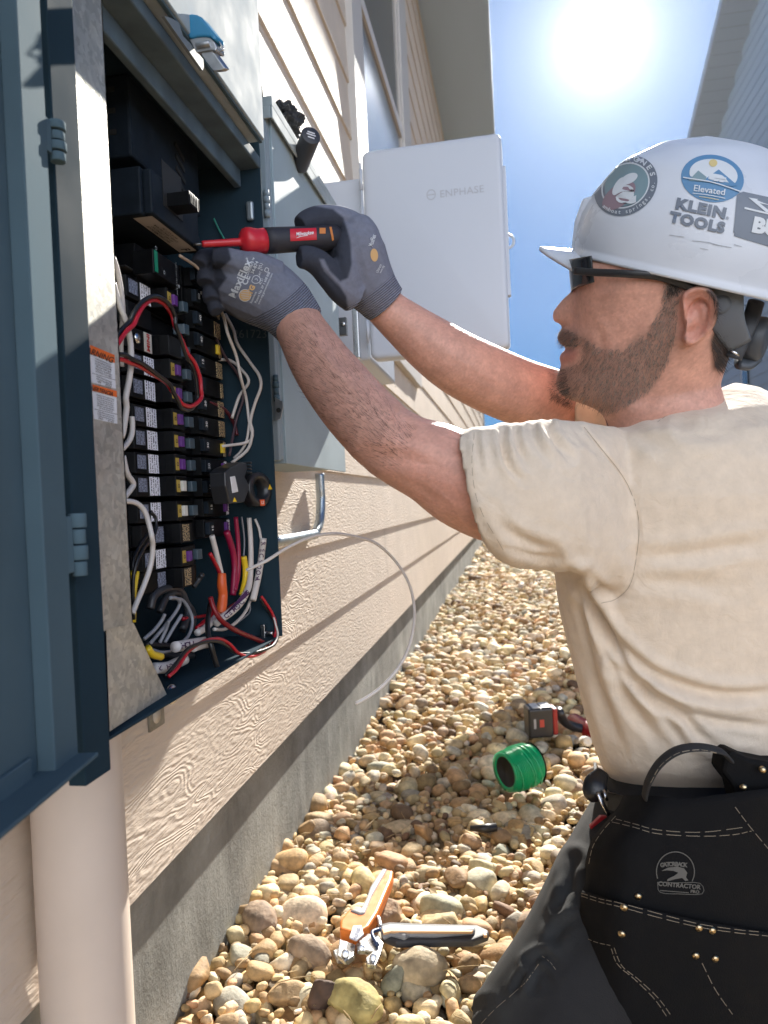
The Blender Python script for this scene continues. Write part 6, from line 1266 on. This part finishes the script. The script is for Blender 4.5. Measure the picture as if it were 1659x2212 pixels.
# ---- screwdriver
A0 = P(418, 528, .845); A1 = P(738, 512, .935); axd = (A1-A0).normalized()
sdv = thing('screwdriver', 'red and black insulated screwdriver held in the raised right hand', 'screwdriver', tuple(A0))
def at_u(uq):
    lo_, hi_ = 0, 1
    for _ in range(40):
        m2 = (lo_+hi_)/2
        if proj(A0.lerp(A1, m2))[0] < uq: lo_ = m2
        else: hi_ = m2
    return A0.lerp(A1, lo_)
def ring_u(prof): return [((at_u(uu)-A0).dot(axd), rpx*proj(at_u(uu))[2]/FP) for uu, rpx in prof]
b = MB(); b.lathe(A0, axd, ring_u([(417.5, 3), (432, 3.2), (438, 3.2)]), 16); b.build('blade_tip', mat('dark steel', (.15, .15, .15), .3, .9), sdv)
b = MB(); b.lathe(A0, axd, ring_u([(436, 5.5), (440, 7), (515, 8.5), (519, 10), (522, 20), (527, 27), (534, 29.5), (543, 29), (550, 27), (560, 25.5), (572, 26.5)]), 40); b.build('shaft_and_guard', mat('bright red handle plastic', (.55, .018, .03), .35), sdv)
b = MB(); b.lathe(A0, axd, ring_u([(571, 26.8), (590, 27.5), (625, 26.5), (660, 26), (700, 26.5), (725, 25), (734, 18), (737, 4)]), 40); gr = b.build('grip', mat('black grip rubber', (.022, .022, .03), .6), sdv)
bvG = bvh_of(gr); b = MB()
rq = [(626, 496), (680, 494), (683, 498), (684, 514), (680, 519), (630, 522), (626, 518), (624, 500)]
stick_quad(b, bvG, [(626, 495), (683, 493), (684, 518), (627, 521)], 0, .0006); stick_text(b, bvG, 'Milwaukee', 658, 505, 6, 10.5, 1, .02, .85, .0012, .25); stick_line(b, bvG, [(640, 514), (650, 511), (664, 509)], 1.1, 1, .0012)
b.build('brand_panel', [MATS['bright red handle plastic'], WINK], gr)
b = MB(); stick_quad(b, bvG, [(690, 493), (703, 493), (703, 505), (690, 505)], 0, .0006); stick_quad(b, bvG, [(711, 491), (716, 491), (721, 518), (717, 520)], 0, .0007); b.build('orange_mark', mat('orange rubber', (.60, .20, .04), .5), gr)
# ---- trousers
DEN = attr_mat('black work denim', .85, bump=(700, .5, .0008), gain=(22, .25))
tb = MB()
chain(tb, [(1560, 1730, .96, .135), (1530, 1800, .93, .140), (1440, 1890, .87, .115), (1350, 1990, .83, .095), (1262, 2110, .80, .080), (1175, 2220, .785, .073), (1125, 2275, .79, .068)], 28, 6)
chain(tb, [(1125, 2270, .79, .066), (1240, 2290, .86, .062), (1420, 2215, .97, .058), (1600, 2145, 1.10, .050)], 24, 6)
chain(tb, [(1590, 1720, 1.02, .135), (1560, 1800, 1.06, .13), (1480, 1880, 1.12, .10), (1420, 1930, 1.17, .085), (1400, 1960, 1.19, .075)], 24, 6)
chain(tb, [(1400, 1950, 1.19, .072), (1415, 2000, 1.22, .06), (1440, 2030, 1.26, .05)], 24, 6)
tm = remesh(tb, 'trousers', .0045, 6, .5); c = get_co(tm); nn = get_no(tm)
E7 = lambda x, y: (979+.4097*x, 1440+.4097*y)
for pts, dp_, w_, rg in (([(640, 1020), (610, 1130), (640, 1240)], .006, 12, .004), ([(560, 1270), (600, 1180), (660, 1130)], .007, 10, .004), ([(400, 1560), (480, 1530), (560, 1600)], .006, 9, .004), ([(330, 1700), (380, 1620), (470, 1530)], .005, 7, .003), ([(20, 1850), (80, 1790), (140, 1760)], .006, 8, .004), ([(60, 1880), (110, 1810), (190, 1760)], .005, 8, .004), ([(430, 1700), (450, 1600), (500, 1640), (510, 1690)], .006, 9, .003), ([(540, 1420), (600, 1350), (670, 1330)], .004, 12, .003)): c = fold(c, nn, [E7(*p) for p in pts], dp_, w_, rg)
set_co(tm, c); cols = np.repeat(np.array((.009, .009, .010))[None], len(c), 0); u, v, z = to_px(c)
kn = poly_mask(u, v, [(1240, 1850), (1180, 1960), (1050, 2120), (970, 2220), (1100, 2230), (1180, 2100), (1250, 2010)], 30)[:, None]; cols = cols*(1-kn)+np.array((.026, .028, .029))*kn
trs = put_mesh(tm, 'trousers', DEN, man, cols); bvT = bvh_of(trs)
b = MB(); CRM = mat('cream thread', (.24, .20, .15), .8)
stick_line(b, bvT, [E7(x, y) for x, y in ((150, 1884), (230, 1800), (360, 1690), (400, 1640), (460, 1560))], 1.3, 0, .0008, 8, (4, 3)); stick_line(b, bvT, [E7(x, y) for x, y in ((470, 1525), (510, 1560), (545, 1605))], 1.3, 0, .0008, 8, (4, 3)); b.build('stitching', CRM, trs)
# boots
for q in ([(1600, 2150, 1.10, (.050, .05)), (1660, 2120, 1.14, (.052, .045)), (1740, 2100, 1.18, (.045, .04)), (1790, 2110, 1.20, (.04, .03))], [(1440, 2050, 1.27, (.05, .045)), (1400, 2068, 1.27, (.048, .04)), (1340, 2076, 1.26, (.042, .03))]):
    b = MB(); chain(b, q, 20, 5); b.build('boot', mat('brown boot leather', (.12, .07, .04), .6, bump=(80, .4, .002)), man)
# ---- tool pouch, belt and strap
BL = mat('black pouch canvas', (.004, .004, .0045), .85, spec=.2, bump=(600, .5, .0007), vary=(40, .3))
pl = [(1705, 1352), (1722, 1345), (1751, 1331), (1790, 1296), (1817, 1275), (1854, 1265), (1903, 1266), (1923, 1257), (1972, 1252), (2060, 1253), (2212, 1256), (2330, 1262)]
pv_ = [p[0] for p in pl]; pu_ = [p[1] for p in pl]
def pouch_pt(u_, v_, off=0.0):
    uL = np.interp(v_, pv_, pu_); s_ = (u_-uL)/430; zz = .735+.055*max(0, 1-s_*4)**2+.05*max(0, (s_-.55))**2*2-.012*math.sin(min(max((v_-1720)/500, 0), 1)*math.pi); return P(u_, v_, zz+off)
def sheet_grid(v0s, v1, off, thick, nm, m_, parent, cols_=26, rows=26, ur=1790):
    b = MB(); fr = []; 
    for i in range(rows+1):
        row = []
        for j in range(cols_+1):
            s_ = j/cols_; vt = v0s(s_); v_ = vt+(v1-vt)*i/rows; uL = np.interp(v_, pv_, pu_); u_ = uL+(ur-uL)*s_**1.15; row.append((u_, v_))
        fr.append(row)
    W_ = cols_+1; vs = [pouch_pt(u_, v_, off-.002*0) for r_ in fr for u_, v_ in r_]+[pouch_pt(u_, v_, off+thick) for r_ in fr for u_, v_ in r_]; n2 = len(vs)//2; fs = []
    for i in range(rows):
        for j in range(cols_): a = i*W_+j; fs += [(a, a+W_, a+W_+1, a+1), (n2+a, n2+a+1, n2+a+W_+1, n2+a+W_)]
    for j in range(cols_): fs += [(j, j+1, n2+j+1, n2+j), (rows*W_+j, n2+rows*W_+j, n2+rows*W_+j+1, rows*W_+j+1)]
    for i in range(rows): fs += [(i*W_, n2+i*W_, n2+(i+1)*W_, (i+1)*W_), (i*W_+cols_, (i+1)*W_+cols_, n2+(i+1)*W_+cols_, n2+i*W_+cols_)]
    b.add(vs, fs, 0, True); return b.build(nm, m_, parent)
pouch = thing  # placeholder
po = sheet_grid(lambda s_: 1718-26*math.sin(min(s_*2.6, 1)*math.pi*.5)+34*min(s_*3, 1)-60*max(0, s_-.35), 2330, 0, .055, 'tool_pouch', BL, man); po['label'] = 'black canvas tool pouch with cream stitching and brass rivets'
def top2(s_): return float(np.interp(s_**1.15*534+1256, [1256, 1335, 1512, 1659, 1800], [1923, 1948, 1989, 2014, 2030]))
pk = sheet_grid(top2, 2330, -.009, .008, 'pocket', BL, po)
bvP = bvh_of(po, pk); b = MB()
def dl(pts, w_=1.25): stick_line(b, bvP, [E7(*p) for p in pts], w_, 0, .0008, 9, (4, 3))
for q in ([(840, 822), (960, 850), (1080, 880), (1300, 893), (1470, 885), (1570, 865)], [(860, 806), (960, 832), (1080, 860), (1300, 872), (1550, 843)], [(860, 790), (790, 870), (740, 950), (718, 1040)], [(680, 1195), (780, 1225), (880, 1245), (1100, 1305), (1300, 1355), (1500, 1385), (1659, 1400)], [(680, 1210), (780, 1242), (880, 1265), (1100, 1325), (1300, 1372), (1500, 1402), (1659, 1418)], [(675, 1415), (750, 1450), (830, 1468)], [(835, 1485), (870, 1570), (960, 1650), (1060, 1750), (1130, 1850)], [(850, 1480), (890, 1575), (980, 1650), (1080, 1745), (1150, 1840)], [(1485, 740), (1560, 840), (1659, 960)], [(1310, 1560), (1380, 1700), (1470, 1830)]): dl(q)
b.build('stitching', CRM, po)
BRS = mat('brass rivet', (.52, .40, .24), .28, 1.0)
for x, y in ((900, 1268), (888, 1408), (1295, 1376), (1365, 1390), (1278, 1522), (1380, 1538), (1630, 543), (1530, 635), (975, 1210)):
    uu, vv = E7(x, y); d_ = ray(uu, vv).normalized(); h = bvP.ray_cast(C0, d_)
    p = h[0] if h[0] is not None else P(uu, vv, .745); n_ = -d_ if h[0] is None else (h[1] if h[1].dot(d_) < 0 else -h[1]); b = MB(); b.lathe(p, n_, [(0, .0036), (.0012, .0035), (.0024, .0022), (.0027, .0004)], 16); b.build('rivet', BRS, po)
b = MB(); uc, vc = E7(1170, 1095); EM = mat('faded emblem thread', (.10, .095, .085), .8)
stick_line(b, bvP, [(uc+41*math.cos(t), vc-43*math.sin(t)-6) for t in np.linspace(-.5, math.pi+.35, 14)], 2.0, 0, .0008, 4)
for i, ch in enumerate('GATORBACK'): stick_text(b, bvP, ch, *E7(1100+i*15.2, 1046-6*math.sin(math.pi*(i+.5)/9)), 6-1.5*i, 12.5, 0, .05, .95, .0010)
stick_text(b, bvP, 'CONTRACTOR', *E7(1190, 1152), -5, 13, 0, .04, 1.02, .0010); stick_text(b, bvP, 'PRO', *E7(1272, 1185), -6, 9, 0, .04, 1.1, .0010)
stick_line(b, bvP, [E7(*p) for p in ((1075, 1135), (1180, 1138), (1298, 1140), (1310, 1195), (1190, 1196), (1090, 1188), (1075, 1135))], 1.3, 0, .0009, 3); stick_line(b, bvP, [E7(1090, 1178), E7(1240, 1190)], 1.6, 0, .0009, 3)
gat = [(1095, 1075), (1130, 1058), (1180, 1052), (1215, 1062), (1232, 1085), (1225, 1108), (1238, 1125), (1222, 1128), (1205, 1112), (1170, 1118), (1125, 1130), (1128, 1118), (1165, 1100), (1185, 1085), (1160, 1075), (1125, 1072)]
stick(b, bvP, [E7(*p) for p in gat], [tuple(range(len(gat)))], 0, .0010); b.build('emblem', EM, po)
b = MB(); sp2 = [(1392, 1722, .75), (1400, 1690, .742), (1424, 1650, .735), (1462, 1622, .73), (1510, 1614, .73), (1556, 1622, .735), (1576, 1640, .745)]
b.tube([P(*q) for q in sp2], [(.0065, .0022)]*7, 12, 0, True, 7, cf); hs_ = b.build('hammer_strap', mat('black webbing', (.018, .018, .019), .85, bump=(900, .6, .0008)), po)
bvK = bvh_of(hs_); b = MB(); stick_line(b, bvK, [(1406, 1690), (1428, 1654), (1464, 1628), (1510, 1620), (1552, 1627)], 1.1, 0, .0006, 9, (4, 3)); b.build('stitching', CRM, hs_)
b = MB(); q = [(1565, 1640), (1582, 1622), (1620, 1640), (1670, 1650), (1760, 1650), (1770, 1780), (1600, 1760), (1585, 1700), (1560, 1668)]; b.prism([P(u_, v_, .752) for u_, v_ in q], cf*.03); b.build('side_pocket', BL, po, bevel=.004)
BLT = mat('glossy belt leather', (.012, .012, .013), .3, bump=(120, .3, .001))
b = MB(); bp_ = [(1288, 1664, 1.02), (1290, 1700, .93), (1318, 1728, .86), (1375, 1742, .82), (1480, 1748, .78), (1620, 1745, .77), (1760, 1740, .82), (1800, 1738, .95), (1780, 1735, 1.10), (1600, 1735, 1.19), (1400, 1720, 1.16), (1300, 1690, 1.08)]
b.rings([[P(u_, v_-17*1.0, z_), P(u_, v_+22, z_), P(u_-(6 if i_ < 4 else 0), v_+22, z_-.004), P(u_-(6 if i_ < 4 else 0), v_-17, z_-.004)] for i_, (u_, v_, z_) in enumerate(bp_)], 0, False, False, True); b.build('belt', BLT, man, bevel=.001)
b = MB(); b.tube([P(1302, 1668, .87), P(1288, 1690, .86), P(1284, 1712, .855), P(1290, 1728, .855)], [(.008, .004), (.013, .005), (.013, .005), (.008, .004)], 14, 0, True, 5, cr); b.build('belt_loop', BLT, man)
b = MB(); b.tube([P(1292, 1712, .845), P(1302, 1735, .84), P(1316, 1760, .838)], [(.0030, .0016)]*3, 10, 0, True, 4); b.tube([P(1304, 1706, .845), P(1312, 1730, .84)], [(.0022, .0012)]*2, 10); b.build('clip', CHR, man)
b = MB(); b.prism([P(u_, v_, .845) for u_, v_ in ((1275, 1786), (1298, 1764), (1312, 1764), (1316, 1772), (1284, 1800), (1278, 1798))], cf*.006); b.build('red_tab', mat('red tab', (.35, .01, .015), .4), man, bevel=.001)
# fine chain at the collar
b = MB(); b.tube([P(1304, 892, .93), P(1309, 905, .925), P(1313, 920, .92), P(1318, 932, .915)], .0009, 6, 0, True, 4); b.build('necklace', CHR, man)
# ================================================================== SECOND WORKER, mostly hidden behind the first
p2 = thing('person', 'second worker in a pale hard hat crouching farther along the wall behind the raised arm', 'person', (.30, 3.62, 0))
def chw(mb, pts, n=18, k=5): mb.tube([Vector(p[:3]) for p in pts], [(p[3], p[3]) for p in pts], n, 0, True, k)
YB = 3.62
b = MB()
chw(b, [(.16, YB, .98, .07), (.12, YB, 1.05, .055), (.07, YB-.01, 1.10, .055)]); b.ball((.055, YB-.01, 1.125), (.095, .075, .10), 14)
b.ball((-.038, YB-.01, 1.10), (.016, .012, .014), 8)
for s in (-1, 1): b.ball((.07, YB-.01+s*.076, 1.12), (.018, .010, .028), 8)
chw(b, [(.17, YB-.17, .98, .050), (.10, YB-.19, 1.05, .044), (.07, YB-.20, 1.12, .042), (.04, YB-.18, 1.15, .036), (.00, YB-.14, 1.17, .030)])
chw(b, [(.17, YB+.17, .98, .050), (.10, YB+.19, 1.06, .044), (.07, YB+.20, 1.12, .042), (.04, YB+.18, 1.15, .036), (.00, YB+.14, 1.17, .030)])
m2_ = remesh(b, 'body', .006, 4); cc2 = get_co(m2_); put_mesh(m2_, 'body', SKIN, p2, np.repeat(np.array((.30, .16, .115))[None], len(cc2), 0))
b = MB(); chw(b, [(.36, YB, .48, .15), (.32, YB, .65, .155), (.25, YB, .82, .16), (.18, YB, .95, .12), (.15, YB, 1.02, .07)], 24); 
for s in (-1, 1): chw(b, [(.20, YB+s*.12, .95, .075), (.14, YB+s*.18, 1.01, .064), (.08, YB+s*.19, 1.08, .056)])
m2_ = remesh(b, 't_shirt', .007, 5); put_mesh(m2_, 't_shirt', mat('faded grey shirt', (.30, .31, .33), .9, bump=(30, .4, .004)), p2)
b = MB()
for s in (-1, 1): chw(b, [(.42, YB+s*.09, .42, .11), (.40, YB+s*.13, .34, .09), (.33, YB+s*.16, .16, .075), (.34, YB+s*.16, .09, .065), (.52, YB+s*.15, .08, .055), (.68, YB+s*.14, .08, .045)])
chw(b, [(.38, YB, .50, .14), (.42, YB, .40, .13)]); m2_ = remesh(b, 'trousers', .008, 5); put_mesh(m2_, 'trousers', mat('navy trousers', (.03, .035, .05), .85), p2)
for s in (-1, 1): b = MB(); chw(b, [(.66, YB+s*.14, .08, .048), (.74, YB+s*.14, .06, .045), (.76, YB+s*.14, -.0, .04)]); b.build('boot', MATS['brown boot leather'], p2)
b = MB(); hc2 = Vector((.055, YB-.01, 1.155)); rg = []
tl2 = Matrix.Rotation(math.radians(-14), 3, 'Y')
for i in range(14):
    t = i/13*math.pi/2; rg.append([hc2+tl2@Vector((.142*math.cos(t)*math.cos(a*math.pi/20)*1.0, .116*math.cos(t)*math.sin(a*math.pi/20), .135*math.sin(t)+.0001)) for a in range(40)])
rg = [[hc2+tl2@Vector(((.155+(.045 if math.cos(a*math.pi/20) < -.6 else 0))*math.cos(a*math.pi/20), .125*math.sin(a*math.pi/20), -.004)) for a in range(40)]]+rg
b.rings(rg, 0, False, True); ho2 = b.build('hard_hat', HATM, p2); sd2 = ho2.modifiers.new('s', 'SOLIDIFY'); sd2.thickness = .003
for s in (-1, 1):
    z_ = 1.17; b = MB(); y_ = YB+s*.125
    D_ = .18
    chw(b, [(-.16+D_, y_, z_, .030), (-.21+D_, y_, z_, .034), (-.26+D_, y_, z_, .032)])
    for k in range(4): chw(b, [(-.255+D_, y_-.03+k*.02, z_+.004, .011), (-.295+D_, y_-.032+k*.021, z_+.01, .010), (-.322+D_, y_-.030+k*.020, z_-.008, .0085)], 12)
    chw(b, [(-.20+D_, y_-s*.03, z_-.01, .013), (-.235+D_, y_-s*.05, z_-.022, .011), (-.262+D_, y_-s*.055, z_-.026, .009)], 12)
    m2_ = remesh(b, 'glove', .004, 3); put_mesh(m2_, 'glove', mat('dark work glove', (.03, .033, .04), .8), p2)
b = MB()
for k in range(420):
    a = rb.uniform(-1.3, 1.3); h_ = rb.uniform(0, 1); p = Vector((.06+.088*math.cos(a), YB-.01+.07*math.sin(a), 1.16-.10*h_)); d = Vector((math.cos(a)*.3, math.sin(a)*.3, -1)).normalized()*.02; s_ = Vector((-math.sin(a), math.cos(a), 0))*.0012; b.add([p-s_, p+s_, p+d], [(0, 1, 2)])
b.build('hair', mat('dark hair', (.02, .016, .014), .7), p2)
# ================================================================== HAZE
hz = MB(); hz.box((-22, -7, -1.2), (22, 52, 13.2)); hm_ = bpy.data.materials.new('pale haze'); hm_.use_nodes = True; t = hm_.node_tree; t.nodes.clear()
pvn = N(t, 'ShaderNodeVolumePrincipled'); pvn.inputs['Color'].default_value = (.86, .92, 1.0, 1); pvn.inputs['Density'].default_value = HAZE_D; pvn.inputs['Anisotropy'].default_value = .72
ou = N(t, 'ShaderNodeOutputMaterial'); t.links.new(pvn.outputs[0], ou.inputs['Volume'])
hz_o = hz.build('haze', hm_, loc=(0, 0, 0)); tag(hz_o, kind='stuff')
